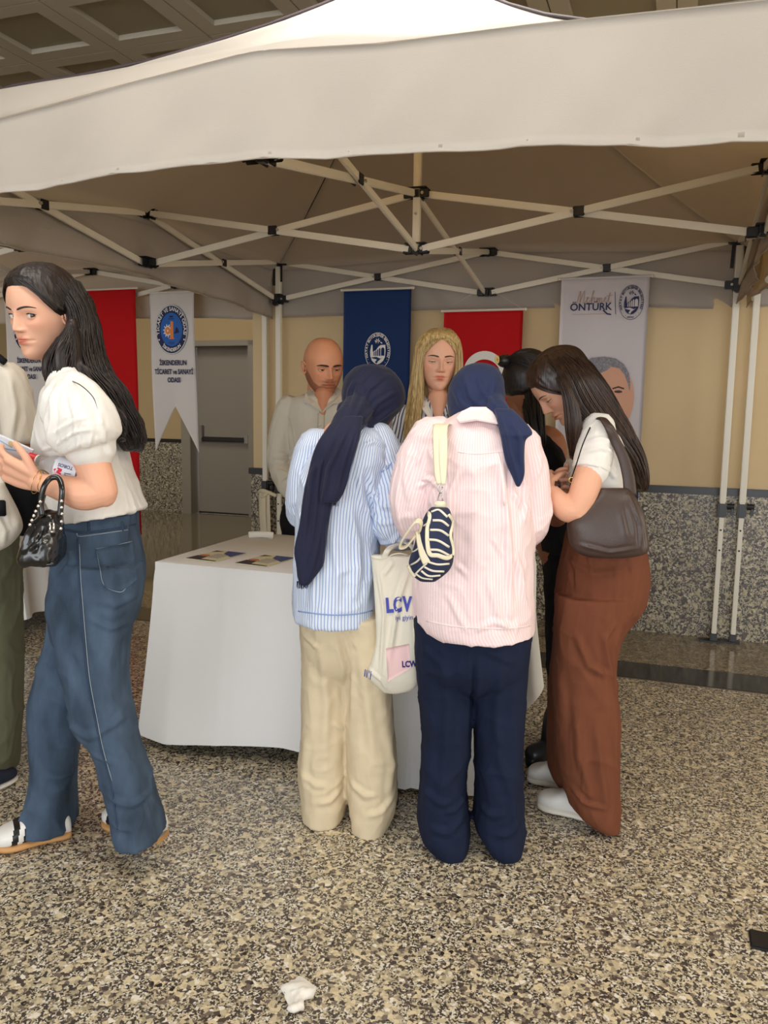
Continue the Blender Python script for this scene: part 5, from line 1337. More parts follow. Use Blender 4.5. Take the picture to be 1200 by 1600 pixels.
def bottle():
    m, nt, b = _new('clear_plastic'); b.inputs['Base Color'].default_value = (.95, .97, 1, 1); b.inputs['Roughness'].default_value = .05; b.inputs['Transmission Weight'].default_value = .92; b.inputs['IOR'].default_value = 1.33
    M_lab = plain('white_label', (222, 224, 232), .5); M_redc = plain('red_cap', (206, 34, 46), .35); M_lbl = plain('blue_label_print', (46, 56, 110), .5); M_lred = plain('red_label_print', (206, 40, 70), .5)
    a, e = A(48, 716, 2.235), A(120, 738, 2.215); d = (e - a); d /= np.linalg.norm(d); ln = .175
    r = empty('water_bottle', tuple(a), 'clear plastic water bottle with red cap under the arm of the walking woman', 'bottle')
    t = np.array([.0, .012, .03, .05, .06, .08, .10, .12, .14, .15, .165, ln]); rad = np.array([.012, .013, .017, .026, .029, .030, .0295, .030, .0285, .030, .029, .022])
    S_ = smooth_path(np.stack([t, rad], 1), 4); child('bottle_body', tube([a + d * (.016 + x) for x, _ in S_], S_[:, 1], 24), m, r)
    child('cap', merge(tube([a - d * .004, a + d * .018], .0155, 20)), M_redc, r, sharp=40)
    child('cap_ring', tube([a + d * .019, a + d * .024], .0155, 20), M_rod, r, sharp=40)
    lb = child('label_wrap', tube([a + d * .085, a + d * .15], .0312, 28), M_lab, r, sharp=40)
    up = np.cross(d, np.array([0, 1.0, 0])); up /= np.linalg.norm(up); 
    if up[2] < 0: up = -up
    out = np.cross(d, up); out /= np.linalg.norm(out); 
    if out[1] > 0: out = -out
    P = Plane(a + d * .118, -d, -up, out)
    def wrap(vf):
        V = vf[0] - (a + d * .118); x, y = V @ d, V @ up; R_ = .0318 + (V @ out) * .5; an = y / .0312; return (a + d * .118) + x[:, None] * d + (R_ * np.sin(an))[:, None] * up + (R_ * np.cos(an))[:, None] * out, vf[1]
    child('lettering', wrap(P.text('TOROS', 0, -.012, .013, .0004, bold=.0002)), M_lbl, lb, smooth=False)
    child('label_print', wrap(merge(P.poly([(.006, -.002), (.02, -.004), (.022, .012), (.008, .014)], .0004), P.poly([(.024, .0), (.03, .004), (.024, .018)], .0004))), M_lred, lb, smooth=False)
    child('label_lines', wrap(merge(P.line([(-.02, .004), (-.002, .006)], .002, .0004), P.line([(-.02, .012), (-.002, .010)], .002, .0004), P.line([(-.024, -.02), (-.024, .022)], .0015, .0004))), M_lbl, lb, smooth=False)
bottle()
def folder():
    M_fp = plain('white_glossy_card', (226, 228, 238), .3); M_fb = plain('pale_blue_print', (150, 184, 214), .4); M_fg = plain('cream_seal_print', (220, 196, 140), .4)
    r = empty('document_folder', tuple(A(10, 730, 2.25)), 'white printed folder held in the hand of the walking woman', 'folder')
    c = [A(-40, 662, 2.24), A(52, 703, 2.24), A(42, 745, 2.27), A(-46, 715, 2.28)]; n = np.cross(c[1] - c[0], c[3] - c[0]); n /= np.linalg.norm(n)
    if n[1] > 0: n = -n
    V = np.vstack([np.array(c) + n * .004, np.array(c) - n * .004]); F = [(0, 1, 2, 3), (7, 6, 5, 4), (0, 4, 5, 1), (1, 5, 6, 2), (2, 6, 7, 3), (3, 7, 4, 0)]
    cv = child('cover', (V, F), M_fp, r, smooth=False)
    x = (c[1] - c[0]); w = np.linalg.norm(x); x /= w; y = np.cross(n, x); y /= np.linalg.norm(y); 
    if y[2] < 0: y = -y
    P = Plane((c[0] + c[1]) / 2 + n * .004, x, y, n)
    child('print_frame', merge(P.line([(.0, -.035), (.072, -.012), (.062, -.060), (-.01, -.075)], .004), P.line([(-.02, -.012), (.03, -.018)], .003)), M_fb, cv, smooth=False)
    child('seal', P.disc(.025, -.008, .008, .008, .001, 16), M_fg, cv, smooth=False)
folder()

# ================================================================== 2. the person cut by the left edge
def left_person():
    Y = 2.88
    r = empty('person', tuple(at_z(-30, 1235, 0)), 'person cut off by the left edge, in a cream t-shirt and olive trousers', 'person')
    hd = Head(A(-48, 478, Y), .235, .9, .1, 0, male=True); T = tint_attr(hd, (.8, .55, .52))
    g = gpy(-40, Y)
    core = voxel(merge(limb([hd.W((0, .06, -.3)), A(-46, 560, Y), A(-44, 620, Y)], [.055, .058, .09]), limb([A(-44, 620, Y), A(-44, 860, Y)], [.12, .12]),
                 limb([A(-70, 870, Y), A(-66, 1060, Y), A(-62, g - 20, Y)], [.09, .065, .045]), limb([A(-20, 870, Y), A(-18, 1060, Y), A(-14, g - 20, Y)], [.09, .065, .045]),
                 limb([A(-110, 600, Y), A(-118, 700, Y), A(-80, 770, Y - .12)], [.05, .045, .03])), .010, 3)
    ar = voxel(merge(limb([A(14, 610, Y), A(34, 690, Y), A(42, 730, Y - .02), A(20, 775, Y - .12)], [.05, .042, .04, .027]), hand(A(20, 775, Y - .12), A(8, 800, Y - .2) - A(20, 775, Y - .12), (-.8, 0, -.2), .18)), .004, 3)
    face(r, hd, SK_dark, T, (core, ar))
    cap = hd.cap(.05, hd.cap_mask(.27, .02, -.3), soft=.08, noise=.008); child('hair', (hd.W(cap[0]), cap[1]), H_black, r)
    b = rows(Y, [(556, -72, -20, .07), (566, -100, 8, .10), (590, -118, 26, .12), (650, -112, 26, .13), (730, -108, 20, .13), (800, -108, 20, .13), (850, -106, 20, .13)])
    sl = rows(Y - .02, [(566, -6, 18, .05), (580, -5, 34, .075), (610, -2, 43, .085), (650, 2, 50, .09), (688, 8, 55, .095), (692, 10, 54, .095)])
    s2 = limb([A(-104, 580, Y), A(-116, 640, Y), A(-120, 690, Y)], [.07, .085, .085])
    garment('t_shirt', merge(b, sl, s2), M_offw, r, Y - .1, [((10, 580), (22, 640), (20, 688), .008, .008), ((32, 590), (40, 640), (44, 688), .007, .008), ((0, 600), (6, 680), .006, .006)], .008, 3)
    child('collar', tube([A(x, y, Y - .08) for x, y in smooth_path([(-72, 552), (-46, 568), (-10, 556), (8, 566)], 5)], .012, 8), M_blk, r)
    hp = rows(Y, [(835, -104, 22, .13), (880, -106, 24, .14), (930, -106, 28, .14)])
    l1 = rows(Y, [(900, -50, 27, .10), (1000, -46, 31, .10), (1080, -40, 32, .10), (1150, -40, 28, .10), (1200, -38, 21, .10), (g - 10, -36, 14, .10)]); l2 = rows(Y + .05, [(900, -108, -40, .10), (1050, -108, -46, .10), (g - 15, -106, -48, .10)])
    garment('trousers', merge(hp, l1, l2), M_olive, r, Y - .1, [((20, 880), (30, 1000), (24, 1100), .012, .006)], .008, 3)
    shoe(r, 'trainer', at_z(20, 1214, 0), at_z(-58, 1258, 0), .10, .07, M_shn, M_shsole); shoe(r, 'trainer', at_z(-62, 1205, 0), at_z(-100, 1245, 0), .10, .07, M_shn, M_shsole)
left_person()
def left_bags():
    Y = 2.66
    r = empty('shoulder_bag', tuple(A(40, 838, 2.74)), 'black cloth bag hanging behind the hand of the walking woman', 'bag')
    V, F = voxel(rows(2.74, [(748, 6, 52, .05), (765, 8, 62, .06), (800, 14, 62, .06), (828, 28, 58, .05), (836, 34, 52, .03)], n=3), .006, 3); child('bag_body', (V, F), M_blk, r)
    child('strap', tube([A(x, y, 2.74) for x, y in smooth_path([(10, 752), (-10, 690), (-20, 600), (-24, 566)], 6)], .010, 8, R2=.003, ref=(1, 0, 0)), M_blk, r)
    r = empty('tote_bag', tuple(A(5, 862, 2.60)), 'cream canvas bag with a black patch at the left edge', 'bag')
    V, F = voxel(rows(2.58, [(756, -40, 6, .03), (775, -44, 14, .05), (800, -46, 26, .06), (822, -46, 33, .06), (836, -44, 28, .055), (852, -40, 14, .045), (861, -34, -2, .03)], n=2.4), .006, 3); N = normals(V, F)
    V = V + N * fold_field(V, N, 2.54, [((4, 770), (20, 800), (26, 830), .006, .006), ((-6, 790), (10, 830), (4, 852), .006, .006)])[:, None]; o = child('bag_body', (V, F), M_offw, r)
    child('patch', box(A(1, 794, 2.515), (1, 0, 0), (0, 1, 0), (0, 0, 1), .032, .01, .05, .003), M_blk, o)
    child('strap', tube([A(x, y, 2.60) for x, y in smooth_path([(2, 760), (-12, 690), (-30, 600), (-36, 570)], 6)], .014, 8, R2=.003, ref=(1, 0, 0)), M_offw, r)
left_bags()

# ================================================================== 3. the bald man
def bald_man():
    Y = 4.08
    r = empty('person', tuple(A(508, gpy(508, Y), Y)), 'bald bearded person in a pale grey shirt standing behind the table', 'person')
    hd = Head(A(505, 573, Y - .04), .276, .42, .20, -.03, male=True, jaw=1.08, wide=1.0, nose=1.05)
    T = tint_attr(hd, (.80, .55, .52), beard=(.36, .28, .26))
    a = np.abs(hd.ps) / math.pi; sh = sstep(.22, .30, a) * sstep(.20, .05, hd.z) * .35; T = T * (1 - sh[:, None]) + T * np.array((.62, .56, .56)) * sh[:, None]
    g = gpy(508, Y)
    neck = limb([hd.W((0, .08, -.2)), hd.W((0, .10, -.5)), A(507, 640, Y), A(508, 680, Y)], [.062, .064, .07, .10])
    core = voxel(merge(neck, limb([A(508, 660, Y), A(510, 780, Y), A(510, 840, Y)], [.10, .11, .12]), limb([A(490, 850, Y), A(488, g - 12, Y)], [.08, .045]), limb([A(530, 850, Y), A(532, g - 12, Y)], [.08, .045]),
                       limb([A(566, 650, Y), A(572, 720, Y), A(560, 780, Y - .12)], [.05, .045, .03]), limb([A(450, 650, Y), A(440, 722, Y), A(458, 772, Y - .1)], [.05, .045, .03])), .010, 3)
    hn = voxel(hand(A(458, 775, Y - .1), A(462, 800, Y - .1) - A(458, 775, Y - .1), (1, 0, 0), .19), .004, 2); h2 = voxel(hand(A(560, 782, Y - .12), A(562, 800, Y - .2) - A(560, 782, Y - .12), (-1, 0, 0), .19), .004, 2)
    face(r, hd, SK_tan, T, (core, hn, h2), gaze_t=A(600, 760, 3.4), up=7, lo=10, brow=dict(z0=.070, arch=.014, w=.018, x0=.05, x1=.225), lash_r=.006)
    ys = Y
    b = rows(ys, [(614, 482, 534, .08), (619, 470, 548, .105), (628, 452, 566, .125), (650, 446, 576, .135), (700, 452, 572, .14), (740, 456, 568, .14), (790, 456, 568, .14)])
    s1 = limb([A(452, 640, Y), A(441, 680, Y), A(436, 722, Y - .02), A(447, 755, Y - .08), A(460, 777, Y - .12)], [.068, .064, .054, .047, .034]); s2 = limb([A(566, 640, Y), A(574, 690, Y), A(574, 725, Y), A(562, 770, Y - .12)], [.068, .062, .054, .04])
    fl = [((428, 706), (445, 712), (455, 705), .006, .007), ((425, 718), (442, 722), (456, 714), .006, .007), ((452, 668), (456, 700), (452, 730), .006, -.010), ((500, 660), (502, 740), .003, .003), ((440, 755), (455, 745), .006, .006), ((470, 690), (466, 740), .008, .005), ((430, 735), (448, 740), .005, .005), ((520, 670), (516, 730), .01, .005)]
    o = garment('shirt', merge(b, s1, s2), M_greysh, r, Y - .12, fl, .007, 3)
    child('placket', tube([A(x, y, Y - .142) for x, y in ((502, 646), (500, 700), (499, 770))], .016, 8, R2=.006, ref=(1, 0, 0)), M_greysh, o)
    for y_ in (664, 692, 722): child('button', tube([A(500, y_, Y - .148), A(500, y_, Y - .153)], .006, 12), M_rod, o)
    # open collar with skin in the gap
    child('neck_opening', voxel(merge(limb([A(506, 618, Y - .088), A(504, 646, Y - .136)], [.046, .014])), .004, 2), SK_tan2, o, attrs=None)
    flap([(486, 606, Y - .02), (477, 615, Y - .09), (474, 628, Y - .13), (486, 632, Y - .145), (503, 644, Y - .15), (496, 628, Y - .12)], Y, .006, M_greysh, o)
    flap([(528, 606, Y - .02), (536, 616, Y - .09), (534, 630, Y - .13), (520, 630, Y - .145), (504, 644, Y - .15), (514, 628, Y - .12)], Y, .006, M_greysh, o)
    hp = rows(Y, [(768, 454, 566, .13), (790, 443, 568, .14), (812, 439, 570, .14), (840, 443, 568, .14), (880, 448, 566, .13)]); l1 = rows(Y, [(860, 449, 508, .09), (950, 455, 505, .085), (g - 8, 462, 504, .085)]); l2 = rows(Y, [(860, 508, 566, .09), (950, 512, 562, .085), (g - 8, 514, 556, .085)])
    garment('trousers', merge(hp, l1, l2), M_blk, r, Y - .1, (), .009, 3)
    for x0_ in (484, 534): shoe(r, 'shoe', A(x0_ - 4, gpy(x0_, Y - .17), Y - .17), A(x0_, gpy(x0_, Y + .1), Y + .1), .10, .08, M_shb, M_shb)
bald_man()

# ================================================================== 4. the blonde woman
def blonde():
    Y = 3.90
    r = empty('person', tuple(A(684, gpy(684, Y), Y)), 'person with long straight blonde hair and a navy striped shirt behind the table', 'person')
    hd = Head(A(684, 564, Y - .03), .272, .10, .10, .02, nose=.95, jaw=.86, wide=.96)
    T = tint_attr(hd, (.78, .36, .38)); g = gpy(684, Y)
    neck = limb([hd.W((0, .08, -.25)), A(684, 625, Y - .0), A(686, 650, Y)], [.050, .050, .08])
    core = voxel(merge(neck, limb([A(686, 650, Y), A(686, 760, Y), A(686, 830, Y)], [.10, .095, .12]), limb([A(664, 830, Y), A(664, g - 10, Y)], [.08, .04]), limb([A(708, 830, Y), A(708, g - 10, Y)], [.08, .04])), .010, 3)
    el = A(617, 722, Y - .04); wr = A(634, 758, Y - .22); el2 = A(756, 724, Y - .04); wr2 = A(742, 762, Y - .24)
    arm = voxel(merge(limb([A(630, 660, Y), el, A(626, 742, Y - .12), wr], [.045, .040, .036, .024]), hand(wr, A(646, 770, Y - .36) - wr, (0, 0, -1), .17)), .004, 2)
    arm2 = voxel(merge(limb([A(742, 660, Y), el2, wr2], [.045, .040, .024]), hand(wr2, A(732, 775, Y - .36) - wr2, (0, 0, -1), .17, side=-1)), .004, 2)
    chest = voxel(merge(limb([A(685, 622, Y - .055), A(685, 640, Y - .085), A(684, 664, Y - .118)], [.05, .032, .010])), .004, 3)
    face(r, hd, SK_pale, T, (core, arm, arm2, chest), gaze_t=A(640, 780, 3.1), up=3, lo=9, brow=dict(z0=.086, arch=.018, w=.012, x0=.055, x1=.22), lash_r=.006)
    cap = hd.cap(.045, hd.cap_mask(.335, .04, -.3), soft=.09, noise=.005, seed=9); cap = (hd.W(cap[0]), cap[1])
    lf_ = hlev(Y - .07, [(514, 674, 694, .04, .06), (522, 662, 688, .055, .03), (534, 653, 678, .06, .02), (550, 648, 668, .06, .01), (575, 645, 662, .06, .01), (605, 640, 662, .055, 0), (635, 636, 660, .05, -.02), (665, 632, 655, .04, -.05), (695, 631, 648, .03, -.07), (716, 635, 640, .012, -.07)])
    rt_ = hlev(Y - .06, [(514, 688, 704, .04, .06), (522, 694, 712, .055, .03), (534, 702, 719, .06, .02), (550, 708, 722, .06, .01), (575, 710, 723, .06, .01), (605, 706, 722, .055, 0), (635, 702, 718, .05, -.02), (665, 699, 715, .04, -.04), (700, 700, 710, .02, -.06)])
    bk = hlev(Y + .05, [(528, 662, 712, .05), (560, 652, 718, .06), (600, 646, 718, .06), (650, 642, 716, .05), (700, 650, 706, .03)])
    ex = [scalp_strands(hd, 420, .0019, part=0, seed=5, off=.05, zend=-.1)]
    hair_mass(r, 'hair', cap, [lf_, rt_, bk], H_blond, n=[240, 170, 60], r=.0018, seed=21, wave=.02, extra=ex, jit=.03)
    for sd in (1, -1): child('earring', tube([hd.W((sd * .345, .0, -.16)) + np.array([.009 * math.cos(a), .0, .012 * math.sin(a)]) for a in np.linspace(0, 6.1, 16)], .0022, 6), M_gold, r)
    R_ = [(622, 664, 704, .06), (630, 650, 718, .085), (642, 636, 736, .10), (662, 628, 748, .115), (700, 630, 746, .12), (740, 632, 742, .12), (790, 630, 744, .125), (850, 628, 746, .13)]
    b = rows(Y, R_); s1 = limb([A(636, 650, Y), A(624, 680, Y), A(619, 714, Y - .03), A(620, 722, Y - .04)], [.056, .056, .050, .047]); s2 = limb([A(738, 650, Y), A(750, 680, Y), A(755, 712, Y - .03)], [.056, .054, .048])
    o = garment('striped_shirt', b, M_nstripe, r, Y - .1, [((670, 660), (660, 720), .008, .005)], .0065, 3, su=[(axis_rows(Y, R_), .115)])
    garment('sleeve', s1, M_nstripe, r, Y - .05, [((624, 700), (634, 706), .005, .005)], .006, 3, su=[([A(636, 640, Y), A(619, 722, Y - .03)], .05)])
    garment('sleeve', s2, M_nstripe, r, Y - .05, (), .006, 3, su=[([A(738, 640, Y), A(755, 720, Y - .03)], .05)])
    child('rolled_cuff', voxel(merge(tube([A(619, 714, Y - .03), A(622, 726, Y - .055)], [.052, .050], 20)), .004, 2), M_nstripe, o, attrs=None)
    flap([(664, 618, Y - .02), (656, 626, Y - .07), (660, 640, Y - .11), (683, 668, Y - .132), (676, 650, Y - .115), (668, 628, Y - .08)], Y, .005, M_wshirt, o)
    flap([(702, 618, Y - .02), (710, 628, Y - .07), (702, 642, Y - .11), (684, 668, Y - .132), (690, 650, Y - .115), (698, 630, Y - .08)], Y, .005, M_wshirt, o)
    hp = rows(Y, [(830, 628, 744, .12), (900, 628, 744, .13)]); l1 = rows(Y, [(880, 630, 686, .09), (g - 8, 640, 684, .08)]); l2 = rows(Y, [(880, 686, 744, .09), (g - 8, 688, 732, .08)])
    garment('trousers', merge(hp, l1, l2), M_blk, r, Y - .1, (), .009, 3)
    for x0_ in (662, 710): shoe(r, 'shoe', A(x0_, gpy(x0_, Y - .17), Y - .17), A(x0_, gpy(x0_, Y + .08), Y + .08), .09, .07, M_shb, M_shb)
blonde()

def wrap_scarf(root, name, blobs, mat, folds, Y, label=None, seed=1, vox=.005, amp=.004):
    V, F = voxel(merge(*blobs), vox, 6, .6); N = normals(V, F); d = fold_field(V, N, Y, folds) + amp * .5 * vnoise(V, (22, 22, 10), seed) + .001 * vnoise(V, (70, 70, 70), seed + 2)
    return child(name, (V + N * d[:, None], F), mat, root)
# ================================================================== 5. pinstripe shirt, beige trousers
def pinstripe():
    Y = 2.64
    r = empty('person', tuple(A(543, gpy(543, Y), Y)), 'person in navy headscarf, blue pinstripe shirt and beige trousers, seen from behind', 'person')
    hd = Head(A(586, 630, Y + .09), .200, 2.20, .30, 0, nose=.8); T = tint_attr(hd, (.8, .5, .5))
    neck = limb([hd.W((0, .06, -.25)), A(572, 668, Y + .02), A(565, 700, Y)], [.048, .052, .07])
    core = voxel(merge(neck, limb([A(550, 700, Y), A(530, 800, Y), A(528, 950, Y)], [.11, .11, .12]), limb([A(508, 940, Y), A(508, 1235, Y - .01)], [.07, .035]), limb([A(560, 940, Y), A(582, 1245, Y - .05)], [.07, .035])), .010, 3)
    el, wr = A(616, 818, Y - .06), A(650, 815, Y + .14); arm = voxel(merge(limb([A(592, 700, Y), el, wr], [.045, .04, .026]), hand(wr, A(672, 812, Y + .3) - wr, (0, 0, -1), .17)), .004, 2)
    arl = voxel(merge(limb([A(490, 710, Y), A(478, 790, Y), A(500, 800, Y + .22)], [.045, .04, .026]), hand(A(500, 800, Y + .22), np.array([.3, 1, 0]), (0, 0, -1), .17)), .004, 2)
    face(r, hd, SK_mid, T, (core, arm, arl), gaze_t=A(640, 780, 3.1), up=2, lo=8)
    R_ = [(664, 546, 586, .06), (674, 516, 600, .10), (690, 494, 608, .125), (715, 478, 610, .14), (745, 466, 606, .145), (790, 463, 596, .145), (830, 462, 592, .15), (880, 461, 593, .155), (930, 460, 592, .16), (958, 460, 590, .165), (966, 463, 588, .165)]
    b = rows(Y, R_, n=2.2); s1 = limb([A(585, 690, Y), A(601, 735, Y - .01), A(606, 780, Y - .04), A(611, 818, Y - .05), A(632, 832, Y + .04), A(645, 828, Y + .12)], [.07, .072, .070, .066, .060, .045]); s2 = limb([A(496, 700, Y), A(482, 760, Y), A(480, 800, Y + .04), A(500, 805, Y + .18)], [.065, .07, .065, .05])
    fl = [((571, 735), (580, 790), (590, 840), .008, -.012), ((560, 700), (585, 690), (604, 700), .006, .005), ((570, 760), (600, 790), (625, 790), .007, .007), ((575, 800), (600, 815), (625, 812), .006, .007), ((590, 850), (610, 845), (628, 830), .006, .006), ((545, 790), (560, 850), (558, 930), .012, .008), ((520, 820), (528, 890), (524, 955), .012, .007), ((490, 850), (492, 900), (488, 955), .010, .006), ((575, 850), (578, 900), (572, 955), .010, .006),
          ((560, 740), (566, 800), .007, .007), ((466, 800), (480, 830), .007, .005), ((596, 720), (612, 760), (618, 800), .006, .006)]
    o = garment('pinstripe_shirt', b, M_bstripe, r, Y - .14, fl, .0055, 3, noise=((.004, (14, 14, 5), 1), (.0012, (45, 45, 20), 2)), su=[(axis_rows(Y, R_), .15)])
    osl = garment('sleeve', s1, M_bstripe, r, Y - .08, fl, .0055, 3, su=[([A(588, 700, Y), A(604, 760, Y - .02), A(613, 822, Y - .05)], .07)], crease=.006)
    garment('sleeve', s2, M_bstripe, r, Y - .08, fl, .0055, 3, su=[([A(492, 700, Y), A(480, 800, Y)], .068)], crease=.006)
    flap([(540, 655, Y - .055), (569, 662, Y - .075), (588, 690, Y - .03), (578, 692, Y - .085), (560, 678, Y - .10), (538, 672, Y - .08)], Y, .006, M_bstripe, o)
    on_cloth(o, r, 'hem', [(466, 955), (495, 959), (528, 961), (560, 959), (582, 954)], .0022, M_bstripe)
    on_cloth(osl, r, 'sleeve_seam', [(575, 752), (588, 742), (604, 733), (612, 722)], .0016, M_bstripe)
    g = gpy(543, Y)
    hp = rows(Y, [(930, 470, 592, .13), (965, 469, 594, .14), (1010, 471, 602, .135), (1040, 482, 596, .11), (1066, 515, 570, .05)]); l1 = rows(Y, [(960, 469, 546, .10), (1000, 470, 545, .10), (1067, 472, 544, .10), (1150, 471, 544, .105), (1212, 467, 544, .11), (1250, 470, 541, .115), (1272, 471, 538, .12)])
    l2 = rows(Y - .04, [(960, 524, 598, .10), (1000, 532, 604, .10), (1083, 540, 612, .10), (1167, 541, 619, .105), (1235, 543, 621, .115), (1262, 546, 615, .12), (1288, 552, 604, .12)])
    fl = [((500, 985), (510, 1100), (506, 1200), .014, .006), ((472, 1212), (494, 1226), (512, 1226), .009, .005), ((492, 1252), (516, 1250), (536, 1232), .009, .006), ((546, 1215), (570, 1232), (592, 1230), .009, .006), ((572, 1262), (596, 1256), (616, 1236), .009, .006), ((478, 1150), (474, 1200), (476, 1250), .010, .005), ((606, 1140), (612, 1190), (608, 1240), .010, .005), ((532, 985), (544, 1040), (542, 1130), .008, -.010), ((560, 1000), (576, 1100), (584, 1180), .014, .006), ((470, 990), (500, 1010), .008, .005), ((540, 975), (560, 1010), .007, .005), ((520, 1130), (540, 1150), .006, .005)]
    garment('beige_trousers', merge(hp, l1, l2), M_beige, r, Y - .1, fl, .0065, 3, noise=((.004, (10, 10, 5), 3), (.0012, (45, 45, 30), 2)))
    shoe(r, 'shoe', at_z(515, 1238, 0), at_z(505, 1268, 0), .09, .06, M_shb, M_shb); shoe(r, 'shoe', at_z(608, 1246, 0), at_z(584, 1282, 0), .09, .06, M_shb, M_shb)
    # headscarf
    Yh = Y + .06
    w = rows(Yh, [(570, 566, 598, .05), (576, 552, 610, .075), (590, 539, 624, .10), (606, 535, 632, .115), (622, 534, 634, .12), (638, 536, 628, .115), (652, 542, 616, .105), (664, 552, 606, .09), (678, 570, 598, .06), (686, 584, 594, .02)], n=2.1)
    knot = limb([A(560, 640, Y - .04), A(548, 655, Y - .10), A(536, 675, Y - .14)], [.05, .05, .045])
    band = limb([A(540, 640, Y - .02), A(562, 652, Y - .06), A(580, 664, Y - .03), A(588, 672, Y + .03)], [.03, .028, .02, .014])
    fl = [((548, 650), (560, 600), (585, 575), .007, .005), ((556, 655), (575, 610), (605, 585), .006, .005), ((566, 660), (590, 630), (622, 610), .006, .005), ((575, 668), (600, 650), (626, 632), .006, .005), ((540, 640), (545, 610), (560, 585), .006, .005), ((545, 655), (575, 664), (598, 678), .005, .005)]
    wrap_scarf(r, 'headscarf', [w, knot, band], M_scarf, fl, Y - .05, seed=3)
    Yt = Y - .175
    t1 = rows(Yt, [(648, 530, 566, .03, .06), (665, 514, 563, .035, .03), (690, 498, 552, .035), (720, 486, 545, .03), (770, 475, 524, .025), (815, 468, 514, .022), (858, 459, 509, .020), (882, 462, 506, .018), (900, 464, 494, .016), (914, 468, 482, .012)], n=3)
    t2 = rows(Yt - .02, [(650, 536, 568, .03, .06), (675, 520, 564, .03, .02), (705, 510, 557, .028), (740, 503, 546, .022), (770, 499, 537, .02), (785, 500, 528, .014)], n=3)
    fl = [((545, 665), (515, 730), (505, 785), .006, .007), ((556, 670), (535, 730), (524, 782), .006, .007), ((562, 672), (548, 720), (536, 768), .005, .006), ((528, 670), (500, 730), (488, 860), .006, .007), ((516, 680), (488, 740), (474, 860), .006, .006), ((505, 790), (498, 850), (484, 905), .006, .006), ((508, 800), (506, 850), (500, 885), .005, .005)]
    V, F = voxel(t1, .0045, 3); N = normals(V, F); child('scarf_tail', (V + N * (fold_field(V, N, Yt, fl) + .002 * vnoise(V, (30, 30, 8), 4))[:, None], F), M_scarf, r)
    V, F = voxel(t2, .0045, 3); N = normals(V, F); child('scarf_tail', (V + N * (fold_field(V, N, Yt, fl) + .002 * vnoise(V, (30, 30, 8), 5))[:, None], F), M_scarf, r)
    rg = np.random.RandomState(2); fr = []
    for k in range(26):
        x = 464 + 16 * k / 25; fr.append(tube([A(x, 908, Yt), A(x + rg.uniform(-2, 2), 919 + rg.uniform(-2, 3), Yt)], .0009, 4))
        x = 501 + 26 * k / 25; fr.append(tube([A(x, 784, Yt - .02), A(x + rg.uniform(-1.5, 1.5), 790 + rg.uniform(-1, 2), Yt - .02)], .0009, 4))
    o = child('fringe', merge(*fr), M_scarf, r); o['kind'] = 'stuff'
pinstripe()

